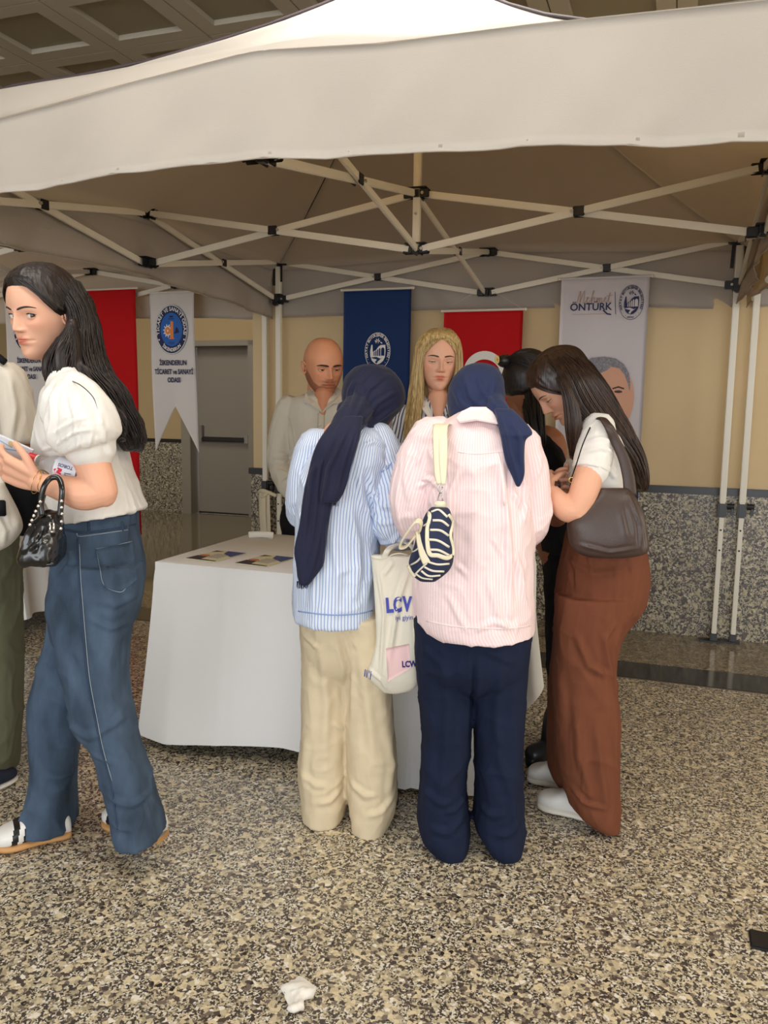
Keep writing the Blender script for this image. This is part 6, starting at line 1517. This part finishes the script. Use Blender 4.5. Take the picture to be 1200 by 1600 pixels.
# ================================================================== 6. pink shirt, navy trousers
def pink():
    Y = 2.46
    r = empty('person', tuple(A(740, gpy(740, Y), Y)), 'person in blue headscarf, long pink shirt and navy trousers, seen from behind', 'person')
    hd = Head(A(746, 620, Y + .12), .190, math.pi - .15, .45, 0); T = tint_attr(hd, (.8, .5, .5))
    neck = limb([hd.W((0, .06, -.25)), A(745, 655, Y + .03), A(742, 690, Y)], [.048, .052, .07])
    core = voxel(merge(neck, limb([A(740, 700, Y), A(740, 800, Y), A(740, 960, Y)], [.11, .12, .13]), limb([A(702, 960, Y), A(696, 1285, Y)], [.07, .035]), limb([A(776, 960, Y), A(780, 1285, Y)], [.07, .035])), .010, 3)
    a1 = voxel(merge(limb([A(665, 700, Y), A(645, 800, Y), A(668, 800, Y + .22)], [.045, .04, .026]), hand(A(668, 800, Y + .22), np.array([.4, 1, 0]), (0, 0, -1), .17)), .004, 2)
    a2 = voxel(merge(limb([A(820, 710, Y), A(836, 805, Y), A(815, 800, Y + .24)], [.045, .04, .026]), hand(A(815, 800, Y + .24), np.array([-.4, 1, 0]), (0, 0, -1), .17, side=-1)), .004, 2)
    face(r, hd, SK_mid, T, (core, a1, a2))
    R_ = [(644, 728, 770, .06), (654, 708, 782, .09), (668, 684, 800, .12), (690, 664, 818, .145), (720, 654, 826, .16), (765, 650, 830, .165), (810, 648, 832, .17), (850, 647, 832, .175), (900, 645, 832, .18), (945, 645, 832, .185), (972, 650, 833, .185), (984, 664, 832, .185)]
    b = rows(Y, R_, n=2.25); s1 = limb([A(676, 692, Y), A(657, 735, Y - .01), A(650, 775, Y - .02), A(655, 808, Y - .01), A(668, 815, Y + .12)], [.078, .080, .080, .072, .05]); s2 = limb([A(812, 696, Y), A(824, 745, Y), A(826, 800, Y), A(822, 826, Y + .03), A(812, 815, Y + .16)], [.062, .066, .064, .058, .05])
    fl = [((676, 690), (690, 720), (696, 760), .008, -.008), ((690, 740), (680, 770), (672, 800), .007, .009), ((652, 760), (672, 752), (690, 762), .006, .009), ((720, 730), (706, 770), (698, 830), .009, .009), ((780, 715), (792, 800), (800, 960), .010, .010), ((740, 712), (742, 800), (738, 950), .016, .004), ((760, 900), (775, 950), (790, 985), .010, .006), ((700, 930), (715, 960), (730, 985), .008, .005), ((820, 740), (828, 780), (820, 826), .007, .009), ((806, 770), (820, 800), .006, .007), ((800, 850), (815, 900), (822, 950), .008, .005),
          ((640, 700), (634, 750), (640, 790), .008, .005), ((660, 700), (650, 730), .006, .006), ((800, 690), (806, 730), (806, 765), .007, .006), ((735, 985), (770, 970), (810, 985), .008, .005), ((712, 880), (730, 900), .006, .004), ((770, 840), (785, 870), .006, .005)]
    def hemcut(V, N): return np.zeros(len(V))
    o = garment('pink_shirt', b, M_pink, r, Y - .17, fl, .0055, 3, noise=((.0045, (12, 12, 6), 6), (.0018, (40, 40, 28), 2)), su=[(axis_rows(Y, R_), .17)])
    garment('sleeve', s1, M_pink, r, Y - .08, fl, .0055, 3, su=[([A(676, 692, Y), A(652, 780, Y - .02), A(657, 812, Y)], .078)], crease=.007)
    garment('sleeve', s2, M_pink, r, Y - .08, fl, .0055, 3, su=[([A(812, 696, Y), A(826, 810, Y)], .064)], crease=.007)
    flap([(714, 654, Y - .10), (722, 644, Y - .085), (736, 637, Y - .09), (760, 637, Y - .09), (772, 646, Y - .085), (780, 656, Y - .10), (778, 662, Y - .125), (745, 656, Y - .14), (718, 660, Y - .125)], Y, .006, M_pink, o)
    on_cloth(o, r, 'yoke_seam', [(716, 706), (745, 709), (785, 706), (822, 712)], .0016, M_pink)
    on_cloth(o, r, 'box_pleat', [(778, 708), (784, 740), (788, 790)], .003, M_pink)
    on_cloth(o, r, 'hem', [(666, 970), (705, 978), (742, 981), (790, 982), (828, 978)], .0022, M_pink)
    hp = rows(Y, [(955, 650, 830, .14), (990, 649, 830, .155), (1030, 651, 825, .155), (1058, 662, 815, .125), (1082, 700, 778, .06)], n=2.4)
    l1 = rows(Y, [(985, 649, 740, .115), (1025, 650, 738, .115), (1087, 655, 736, .115), (1150, 659, 735, .115), (1210, 656, 729, .12), (1255, 653, 731, .12), (1285, 653, 733, .12), (1310, 666, 730, .12), (1328, 680, 724, .10)], n=2.4)
    l2 = rows(Y, [(985, 736, 829, .115), (1025, 737, 825, .115), (1087, 738, 821, .115), (1150, 742, 817, .115), (1210, 743, 816, .12), (1255, 741, 817, .12), (1285, 741, 819, .12), (1310, 755, 816, .12), (1328, 768, 808, .10)], n=2.4)
    fl = [((690, 1010), (700, 1100), (694, 1220), .014, .006), ((738, 1010), (738, 1100), (736, 1180), .006, -.012), ((780, 1010), (776, 1120), (784, 1220), .014, .006), ((658, 1232), (684, 1250), (706, 1252), .010, .005), ((668, 1290), (700, 1296), (728, 1272), .010, .006), ((690, 1265), (712, 1262), (732, 1248), .008, .005), ((744, 1262), (768, 1272), (790, 1266), .010, .005), ((770, 1300), (796, 1298), (816, 1276), .010, .006), ((780, 1180), (800, 1240), (806, 1300), .012, .005), ((672, 1150), (668, 1220), (664, 1270), .012, .005), ((752, 1005), (800, 1030), .01, .005), ((660, 1010), (690, 1035), .01, .004)]
    garment('navy_trousers', merge(hp, l1, l2), M_navyc, r, Y - .1, fl, .0065, 3, noise=((.004, (10, 10, 5), 7), (.0012, (45, 45, 30), 2)))
    for x_ in (692, 780): shoe(r, 'shoe', at_z(x_ + 2, 1270, 0), at_z(x_ + 4, 1322, 0), .10, .06, M_shn, M_shn)
    w = rows(Y + .08, [(568, 738, 764, .04), (574, 722, 776, .07), (588, 709, 785, .10), (604, 702, 788, .115), (620, 700, 789, .12), (636, 700, 788, .115), (650, 703, 784, .10), (664, 712, 776, .08)], n=2.15)
    wrap_scarf(r, 'headscarf', [w, limb([A(766, 632, Y + .0), A(778, 644, Y - .06), A(788, 656, Y - .09)], [.045, .035, .03])], M_scarf2, [((708, 600), (720, 630), (745, 650), .006, .004), ((725, 585), (735, 620), (760, 645), .006, .005), ((745, 578), (752, 610), (775, 640), .006, .005), ((775, 590), (768, 615), (755, 650), .005, .005), ((704, 640), (725, 652), (745, 655), .005, .004)], Y - .02, seed=6)
    Yt = Y - .155
    t = rows(Yt, [(638, 772, 800, .022, .07), (652, 775, 814, .025, .04), (668, 779, 828, .024, .02), (678, 781, 832, .022, .0), (686, 783, 822, .020), (705, 786, 820, .018), (725, 791, 820, .016), (745, 800, 819, .012), (761, 807, 812, .006)], n=3, k=3)
    V, F = voxel(t, .004, 3); N = normals(V, F); child('scarf_tail', (V + N * fold_field(V, N, Yt, [((785, 650), (795, 700), (808, 750), .006, .006), ((800, 655), (812, 690), (814, 740), .006, .005)])[:, None], F), M_scarf2, r)
pink()

# ================================================================== 7. ponytail, black clothes
def ponytail():
    Y = 3.02
    r = empty('person', tuple(at_z(868, 1190, 0)), 'person all in black with dark tied-up hair at the right end of the table', 'person')
    hd = Head(A(826, 602, Y), .235, 2.2, .50, 0); T = tint_attr(hd, (.8, .5, .5))
    neck = limb([hd.W((0, .10, -.1)), A(812, 640, Y + .0), A(818, 670, Y), A(838, 700, Y)], [.05, .05, .055, .08])
    core = voxel(merge(neck, limb([A(850, 700, Y), A(864, 800, Y), A(876, 860, Y + .03)], [.085, .08, .085]), limb([A(874, 870, Y + .02), A(872, 1150, Y)], [.06, .03]), limb([A(890, 870, Y + .1), A(893, 1120, Y + .12)], [.06, .03])), .009, 3)
    a1 = voxel(merge(limb([A(812, 690, Y - .05), A(838, 770, Y - .1), A(872, 808, Y - .12), A(842, 806, Y - .02)], [.044, .04, .036, .025]), hand(A(842, 806, Y - .02), A(820, 800, Y + .1) - A(842, 806, Y - .02), (0, 0, -1), .17)), .004, 2)
    face(r, hd, SK_dark, T, (core, a1))
    cap = hd.cap(.05, hd.cap_mask(.28, .0, -.34), soft=.08, noise=.006); cap = (hd.W(cap[0]), cap[1])
    hl = hlev(Y - .05, [(596, 806, 846, .06, .03), (620, 814, 850, .05, .0), (650, 820, 850, .04, -.04), (680, 826, 852, .035, -.06), (705, 834, 852, .02, -.06)])
    bun = sphere(A(789, 564, Y - .02), .030, .030, .024, 20, 14)
    bt = ((np.array(A(788, 563, Y - .02)) - hd.c) @ hd.R) / hd.S
    ex = [scalp_strands(hd, 360, .0019, ends='back', tgt=bt, seed=7, off=.054)] + [lock([A(788 + 2 * k, 560 + k, Y - .04), A(812 + k, 553 + 3 * k, Y - .09), A(832 + k, 570 + 2 * k, Y - .11), A(842, 600 + 3 * k, Y - .10)], .002) for k in range(5)]
    hair_mass(r, 'hair', cap, [hl], H_black, n=100, r=.0028, seed=31, wave=.03, extra=ex + [bun])
    child('hair_tie', tube([A(777 + 2 * math.cos(a), 562 + 5 * math.sin(a), Y - .05) for a in np.linspace(0, 6.28, 20)], .004, 8), plain('yellow_elastic', (206, 176, 104), .6), r)
    b = rows(Y, [(672, 806, 850, .06), (690, 806, 868, .11), (720, 812, 880, .125), (770, 822, 888, .12), (830, 840, 900, .125), (860, 846, 906, .13)]); s1 = limb([A(812, 688, Y - .04), A(826, 726, Y - .08), A(834, 756, Y - .1)], [.054, .052, .05])
    garment('black_top', merge(b, s1), M_blk, r, Y - .1, (), .007, 3)
    hp = rows(Y + .03, [(850, 848, 908, .12), (900, 851, 912, .13)]); l1 = rows(Y, [(880, 851, 896, .09), (1000, 855, 892, .08), (1100, 856, 888, .075), (1150, 856, 886, .07)]); l2 = rows(Y + .12, [(880, 866, 912, .09), (1110, 876, 906, .07)])
    garment('black_trousers', merge(hp, l1, l2), M_blk, r, Y - .1, (), .008, 3)
    sh = voxel(merge(limb([A(872, 1120, Y), A(866, 1165, Y)], [.055, .055]), limb([A(868, 1170, Y), A(835, 1178, Y - .02)], [.05, .038]), limb([A(868, 1188, Y - .01), A(832, 1190, Y - .03)], [.035, .03])), .005, 3)
    V, F = sh; V[:, 2] = np.maximum(V[:, 2], .004); child('boot', (V, F), M_shb, r)
    sh = voxel(merge(limb([A(846, 1130, Y - .02), A(852, 1160, Y)], [.045, .05])), .006, 2)
    shoe(r, 'shoe', A(860, gpy(860, Y + .2), Y + .2), A(894, gpy(894, Y + .12), Y + .12), .09, .07, M_shb, M_shb)
ponytail()

# ================================================================== 8. white t-shirt, rust trousers
def rust():
    Y = 2.68
    r = empty('person', tuple(at_z(915, 1285, 0)), 'person with long straight brown hair, white t-shirt and rust brown trousers, looking down', 'person')
    hd = Head(A(880, 602, Y), .232, -1.52, .74, 0, nose=.95, wide=.95); T = tint_attr(hd, (.78, .40, .40))
    neck = limb([hd.W((0, .10, -.2)), hd.W((0, .26, -.5)), A(925, 672, Y), A(930, 710, Y)], [.048, .05, .06, .085])
    core = voxel(merge(neck, limb([A(932, 700, Y), A(930, 780, Y), A(940, 870, Y)], [.09, .08, .085]), limb([A(930, 880, Y - .05), A(918, 1240, Y - .07)], [.07, .035]), limb([A(930, 880, Y + .07), A(884, 1200, Y + .14)], [.065, .035])), .010, 3)
    sh, el, wr = A(930, 690, 2.53), A(902, 798, 2.47), A(858, 764, 2.52)
    arm = voxel(merge(limb([sh, A(922, 735, 2.50), A(912, 770, 2.475), el], [.048, .046, .044, .040]), limb([el, A(885, 795, 2.475), A(870, 779, 2.49), wr], [.038, .039, .031, .023]), hand(wr, A(846, 745, 2.62) - wr, (.5, .3, -.3), .165, curl=(.5, .55, .6, .65))), .0036, 3)
    w2 = A(892, 772, 2.68); far = voxel(merge(limb([A(925, 690, 2.84), A(915, 790, 2.84), w2], [.045, .040, .024]), hand(w2, A(866, 752, 2.62) - w2, (-.2, -.6, .5), .165, curl=(.7, .8, .85, .9), side=-1, thumb=(.5, .5))), .0036, 3)
    face(r, hd, SK_mid, T, (core, arm, far), gaze_t=A(850, 765, 2.6), up=-4, lo=12, brow=dict(z0=.08, arch=.02, w=.009), lash_r=.007, ears=(-1,))
    cap = hd.cap(.05, hd.cap_mask(.24, -.05, -.4), soft=.09, noise=.006, seed=8); cap = (hd.W(cap[0]), cap[1])
    m1 = hlev(Y - .02, [(552, 852, 900, .05, .02), (565, 842, 920, .085, .02), (580, 856, 932, .10, .01), (600, 872, 946, .11, .0), (620, 880, 958, .11, 0), (640, 888, 969, .105, 0), (660, 900, 980, .10, .0), (685, 930, 994, .085, -.02), (710, 955, 1005, .08, -.03), (735, 972, 1011, .07, -.03), (755, 984, 1012, .055, -.03), (768, 996, 1009, .03, -.03)])
    m2 = hlev(2.54, [(590, 868, 884, .025, .02), (615, 878, 896, .03, .0), (645, 882, 906, .035, 0), (675, 884, 908, .03, 0), (700, 888, 902, .02, .02), (720, 892, 896, .008, .03)])
    ex = [scalp_strands(hd, 420, .0018, part=.05, seed=6, off=.054, zend=-.1)]
    # long locks combed from the parting down the back
    rg = np.random.RandomState(5)
    for k in range(240):
        t = rg.rand(); dy = -.105 - .02 * math.sin(t * 3.1) + rg.uniform(-.006, .006)
        ex.append(lock([A(850 + 62 * t, 556 - 8 * math.sin(t * 3) + 6 * t, Y - .05), A(876 + 56 * t, 590 + 6 * t - 10 * t, Y + dy), A(896 + 66 * t, 640 - 14 * t, Y + dy - .01), A(944 + 48 * t, 690 - 14 * t, Y + dy + .005), A(974 + 32 * t, 735 - 8 * t, Y + dy + .02), A(988 + 18 * t, 764 + rg.uniform(-4, 3), Y + dy + .04)], .0018))
    hair_mass(r, 'hair', cap, [m1, m2], H_brown, n=[300, 120], r=.0017, seed=41, wave=.01, extra=ex, jit=.02, nz=.003)
    b = rows(Y, [(656, 908, 944, .085), (666, 902, 954, .13), (684, 900, 964, .155), (705, 896, 970, .16), (728, 888, 973, .16), (748, 881, 975, .155), (766, 886, 978, .15), (800, 892, 982, .15), (850, 892, 990, .155)], n=2.3)
    sl = limb([A(936, 668, 2.56), A(932, 690, 2.53), A(928, 715, 2.515), A(925, 732, 2.505)], [.050, .057, .057, .054], seg=24); sf = limb([A(930, 672, Y + .12), A(925, 705, Y + .16), A(920, 732, Y + .17)], [.05, .056, .054])
    fl = [((912, 690), (935, 684), (955, 690), .005, .004), ((908, 705), (935, 700), (958, 706), .005, .004), ((955, 735), (965, 750), .005, .005), ((900, 735), (888, 755), .006, .004), ((960, 700), (968, 740), .005, -.005)]
    garment('white_t_shirt', merge(b, sl, sf), M_wshirt, r, 2.5, fl, .0055, 3, noise=((.0025, (18, 18, 10), 1), (.0008, (50, 50, 30), 2)))
    child('sleeve_cuff', voxel(tube([A(925, 727, 2.508), A(923, 736, 2.502)], [.0585, .0575], 28), .004, 2), M_wshirt, r)
    hp = rows(Y, [(825, 889, 996, .13), (850, 884, 1004, .15), (885, 876, 1009, .165), (915, 872, 1008, .165), (945, 870, 1000, .155), (980, 868, 976, .13), (1012, 874, 955, .11), (1040, 890, 935, .05)], n=2.4)
    l1 = rows(2.60, [(930, 870, 1000, .10), (975, 868, 979, .10), (1010, 867, 964, .10), (1060, 866, 961, .10), (1110, 866, 965, .105), (1160, 869, 965, .11), (1205, 874, 965, .11), (1235, 881, 965, .11), (1258, 893, 966, .11), (1276, 912, 966, .105), (1284, 926, 965, .10)], n=2.3)
    l2 = rows(2.80, [(930, 872, 960, .09), (1010, 862, 930, .09), (1100, 857, 915, .09), (1160, 856, 908, .095), (1200, 858, 904, .095), (1222, 868, 902, .09)], n=2.3)
    fl = [((905, 925), (902, 880), .004, -.006), ((900, 990), (920, 1040), (955, 1060), .010, .008), ((940, 980), (950, 1030), (960, 1070), .008, .008), ((960, 975), (945, 1000), .007, .007), ((900, 1100), (905, 1180), (925, 1250), .012, .007), ((880, 1060), (884, 1140), .010, .006), ((930, 1120), (938, 1200), (950, 1275), .012, .007), ((895, 1235), (915, 1255), (945, 1262), .007, .009), ((890, 880), (930, 900), (990, 890), .010, .004), ((925, 872), (930, 900), .004, .005), ((960, 872), (962, 905), .004, .005), ((985, 870), (990, 900), .004, .005)]
    garment('rust_trousers', merge(hp, l1, l2), M_rust, r, 2.5, fl, .0065, 3, noise=((.004, (10, 10, 4), 8), (.0014, (50, 50, 14), 2)))
    shoe(r, 'trainer', at_z(841, 1258, 0), at_z(938, 1284, 0), .10, .075, M_shw, M_shsole, .028); shoe(r, 'trainer', at_z(826, 1216, 0), at_z(892, 1234, 0), .10, .075, M_shw, M_shsole, .028)
    child('bracelet', tube([wr + np.array([.006, 0, .0]) + .0265 * np.array([math.cos(a) * .55, math.sin(a), math.cos(a) * .8]) for a in np.linspace(0, 2 * math.pi, 30)], .004, 8), plain('brown_leather_band', (66, 40, 36), .5), r)
rust()
def brown_bag():
    Yb = 2.47
    M_lea = plain('dark_brown_leather', (64, 48, 42), .42, bump=.12, bscale=220, var=.05, vscale=30)
    r = empty('shoulder_bag', tuple(A(950, 872, Yb)), 'large dark brown leather shoulder bag on the hip of the rust trousers', 'bag')
    b = rows(Yb, [(762, 938, 982, .012), (775, 928, 992, .028), (795, 906, 1001, .042), (815, 888, 1007, .05), (835, 889, 1011, .055), (852, 892, 1013, .055), (863, 900, 1006, .05), (870, 916, 978, .035)], n=3)
    V, F = voxel(b, .005, 3); N = normals(V, F); V = V + N * (fold_field(V, N, Yb - .04, [((985, 775), (1000, 820), (1002, 858), .005, .007), ((975, 790), (984, 840), .008, -.005), ((900, 850), (950, 862), (998, 855), .005, .004)]) + .003 * vnoise(V, 14, 3))[:, None]
    o = child('bag_body', (V, F), M_lea, r)
    P = smooth_path([A(985, 775, Yb + .0), A(982, 745, Yb), A(974, 715, Yb + .0), A(962, 690, Yb + .0), A(950, 665, Yb + .0), A(936, 655, Yb + .05), A(918, 690, Yb + .2), A(915, 740, Yb + .26)], 6)
    child('strap', tube(P, np.interp(np.linspace(0, 1, len(P)), [0, .2, .6, 1], [.020, .018, .013, .010]), 10, R2=.005, ref=(1, 0, 0)), M_lea, r)
    P = smooth_path([A(922, 668, 2.50), A(910, 696, 2.44), A(901, 724, 2.45), A(893, 748, 2.49), A(890, 770, 2.52)], 6); child('thin_strap', tube(P, .002, 8), M_blk, r)
    child('strap_ring', tube([A(893 + 4 * math.cos(a), 750 + 4 * math.sin(a), 2.485) for a in np.linspace(0, 6.2, 16)], .002, 6), M_gold, r)
brown_bag()
def phone():
    c = A(858, 752, 2.60); r = empty('phone', tuple(c), 'dark phone held between the hands of the person in the white t-shirt', 'phone')
    ax = np.array([.2, .95, .15]); ax /= np.linalg.norm(ax); az = np.array([0, -.2, 1.0]); az -= ax * (az @ ax); az /= np.linalg.norm(az); ay = np.cross(az, ax)
    o = child('phone_body', box(c, ax, ay, az, .14, .072, .008, .003), M_shb, r)
    child('screen', box(c + az * .0045, ax, ay, az, .13, .066, .0006), plain('dark_glass', (30, 34, 44), .08), o, smooth=False)
phone()
# tote bag of the pinstripe wearer, with print
def tote():
    Yb = 2.50
    M_tote = plain('natural_cotton_canvas', (222, 216, 200), .85, bump=.15, bscale=350, spec=.2, var=.03, vscale=12); M_tb = plain('blue_violet_print', (70, 76, 168), .8); M_tp = plain('pale_pink_print', (232, 196, 196), .85); M_tn = plain('navy_tote_print', (40, 40, 120), .8)
    r = empty('tote_bag', tuple(A(612, 1082, Yb)), 'off-white canvas tote bag with blue letters hanging between the two headscarf wearers', 'bag')
    L_ = [(868, 580, 660), (900, 583, 664), (950, 586, 664), (1000, 587, 662), (1030, 580, 658), (1050, 573, 656), (1062, 578, 655), (1075, 592, 645), (1082, 600, 622)]
    b = rows(Yb, [(y, a, b_, d) for (y, a, b_), d in zip(L_, (.016, .024, .034, .042, .046, .045, .040, .028, .014))], n=3.2)
    V, F = voxel(b, .0045, 3); N = normals(V, F); V = V + N * (fold_field(V, N, Yb - .03, [((588, 880), (600, 960), (594, 1060), .005, .007), ((640, 885), (622, 940), (606, 1040), .007, .008), ((655, 900), (650, 1000), .006, .006), ((576, 1045), (596, 1062), (606, 1080), .005, .006), ((600, 900), (614, 880), .005, .005)]) + .002 * vnoise(V, (20, 20, 10), 5))[:, None]
    o = child('bag_body', (V, F), M_tote, r)
    dg = bpy.context.evaluated_depsgraph_get(); dg.update(); off = np.array(r.location)
    def cast(px, py, lift=.001):
        d = ray(px, py); d = d / np.linalg.norm(d); h = o.ray_cast(Vector(O0 - off), Vector(d))
        return (np.array(h[1]) + off - d * lift) if h[0] else A(px, py, Yb - .04)
    def press(vf2, cx, cy, s, rot=0.0, skew=0.0):
        """flat print laid onto the cloth: x, y of the print in picture pixels"""
        W, F = vf2; c_, s_ = math.cos(rot), math.sin(rot); out = []
        for w in W: x = w[0] * s; y = w[1] * s; out.append(cast(cx + x * c_ - y * s_, cy - (x * s_ + y * c_) , .0028 + (.0006 if w[2] > 0 else 0)))
        return np.array(out), F
    def word(t, px, py, h, rot=0, sx=1.0, bold=.02, name='lettering', m=M_tb):
        W, F, w = text_vf(t, 1.0, thick=.2, bold=bold, sx=sx); child(name, press((W, F), px, py, h, rot), m, o, smooth=False)
    word('L', 609, 947, 31, .08, .72, .05); word('C', 621, 946, 31, .03, .60, .05); word('V', 636, 945, 31, -.02, .66, .05)
    word('iyi giyinmek', 640, 965, 11, .03, .86, .0); word('LCW', 640, 1038, 13, .05, .8, .04, m=M_tn)
    pts = [cast(x, y) for x, y in ((604, 1014), (640, 1006), (650, 1008), (636, 1030), (638, 1048), (604, 1066))]; n = len(pts)
    gV, gF = grid(10, 10, lambda s, t: np.array([cast(603 + 36 * a_ + 3 * b_, 1013 - 7 * a_ + (52 - 14 * a_) * b_, .0008) for a_, b_ in zip(s, t)])); child('pink_panel', solid_sheet(gV, gF, 10, 10, .0008), M_tp, o)
    for k in range(4): child('corner_stripe', tube([cast(571 + 3 * k, 1046 + k, .001), cast(569.5 + 3 * k, 1057 + k * 1.5, .001)], .0016, 6), M_tb, o)
    child('top_hem', tube([cast(581 + 78 * t, 871 - 6 * t + 3 * math.sin(t * 9), .001) for t in np.linspace(0, .9, 16)], .0024, 6), M_tote, o)
    for dy in (-.015, .02):
        P = smooth_path([A(600, 872, Yb + dy), A(606, 860, Yb + dy), A(618, 852, Yb + .03), A(630, 847, Yb + .06), A(644, 854, Yb + .03), A(650, 868, Yb + dy)], 6); child('handle', tube(P, .009, 8, R2=.0025, ref=(1, 0, 0)), M_tote, r)
tote()
# striped pouch bag on a canvas strap on the pink shirt
def striped_bag():
    Yb = 2.185
    M_web = plain('cream_cotton_webbing', (236, 226, 198), .8, bump=.3, bscale=500); M_nv = plain('navy_bag_canvas', (38, 46, 76), .85, bump=.3, bscale=400); M_cs = plain('cream_stripe_canvas', (232, 224, 206), .8)
    r = empty('striped_bag', tuple(A(675, 908, Yb)), 'small navy bag with cream stripes hanging on the back of the pink shirt', 'bag')
    # wide top ribbon over the shoulder, narrowing to the clasp
    P = np.array([A(697, 664, 2.40), A(688, 666, 2.315), A(688, 700, 2.262), A(688, 735, 2.245), A(688, 757, 2.235)]); P = smooth_path(P, 6)
    child('strap', tube(P, np.interp(np.linspace(0, 1, len(P)), [0, .5, .8, 1], [.021, .021, .017, .010]), 10, R2=.003, ref=(1, 0, 0)), M_web, r)
    child('strap', tube(P + np.array([.008, -.004, 0]), np.interp(np.linspace(0, 1, len(P)), [0, .6, 1], [.014, .012, .006]), 10, R2=.002, ref=(1, 0, .1)), M_web, r)
    child('clasp', merge(tube([A(688 + 3.5 * math.cos(a), 763 + 6 * math.sin(a), 2.225) for a in np.linspace(0, 6.2, 16)], .0018, 6), tube([A(687, 770, 2.222), A(684, 782, 2.215), A(692, 782, 2.215), A(689, 770, 2.222)], .0018, 6)), M_silver, r)
    child('tab', box(A(688, 790, 2.21), (1, 0, 0), (0, 1, 0), (0, 0, 1), .030, .010, .024, .003), M_web, r)
    # the pouch: two faces meeting along a fold, each with cream stripes
    rw = [(794, 672, 702, .035), (805, 664, 706, .05), (822, 657, 707, .06), (845, 650, 708, .066), (868, 643, 708, .068), (885, 640, 704, .064), (898, 645, 692, .052), (907, 655, 680, .03)]
    b = rows(Yb, rw, n=2.8); V, F = voxel(b, .004, 3); N = normals(V, F); V = V + N * (.003 * vnoise(V, 26, 4))[:, None]; o = child('bag_body', (V, F), M_nv, r)
    dg = bpy.context.evaluated_depsgraph_get(); dg.update(); off = np.array(r.location)
    def cast(px, py, lift=.0012):
        d = ray(px, py); d = d / np.linalg.norm(d); h = o.ray_cast(Vector(O0 - off), Vector(d))
        return (np.array(h[1]) + off - d * lift) if h[0] else None
    def seam(name, pts, rad, m, flat=.0012):
        Q = [cast(*p) for p in smooth_path(pts, 6)]; Q = [q for q in Q if q is not None]
        if len(Q) > 2: child(name, tube(Q, flat, 8, R2=rad * 1.25, ref=(0, -1, 0)), m, o)
    for a_ in [[(674, 800), (686, 797), (699, 808)], [(676, 813), (690, 814), (701, 822)], [(672, 828), (688, 829), (701, 837)], [(669, 843), (685, 845), (702, 855)], [(672, 859), (686, 860), (702, 868)]]: seam('stripe', a_, .0026, M_cs)
    for a_ in [[(643, 846), (650, 842), (654, 838)], [(641, 864), (650, 860), (656, 854)], [(642, 883), (652, 877), (658, 870)], [(669, 878), (684, 882), (702, 881)], [(663, 886), (676, 892), (694, 893)], [(658, 892), (670, 900), (688, 899)], [(649, 896), (660, 903), (676, 905)], [(662, 822), (668, 818), (672, 818)]]: seam('stripe', a_, .0022, M_cs)
    for a_ in [[(666, 798), (672, 808), (668, 826), (668, 850), (672, 866), (684, 868), (698, 872), (706, 868)], [(700, 804), (706, 816), (703, 836), (707, 856), (707, 868)]]: seam('binding', a_, .0048, M_web)
    seam('webbing_band', [(655, 830), (658, 850), (662, 868), (667, 880)], .009, M_web); seam('webbing_band', [(638, 880), (644, 893), (650, 900)], .006, M_web); seam('binding', [(667, 880), (656, 890), (648, 898)], .002, M_cs)
    P = smooth_path([A(656, 830, Yb - .06), A(658, 818, Yb - .08), A(650, 815, Yb - .09), A(638, 830, Yb - .08), A(628, 846, Yb - .06), A(626, 855, Yb - .05), A(636, 853, Yb - .06), A(648, 838, Yb - .07)], 6)
    child('loop_handle', tube(P, .012, 8, R2=.003, ref=(.3, .9, .3)), M_web, r)
striped_bag()
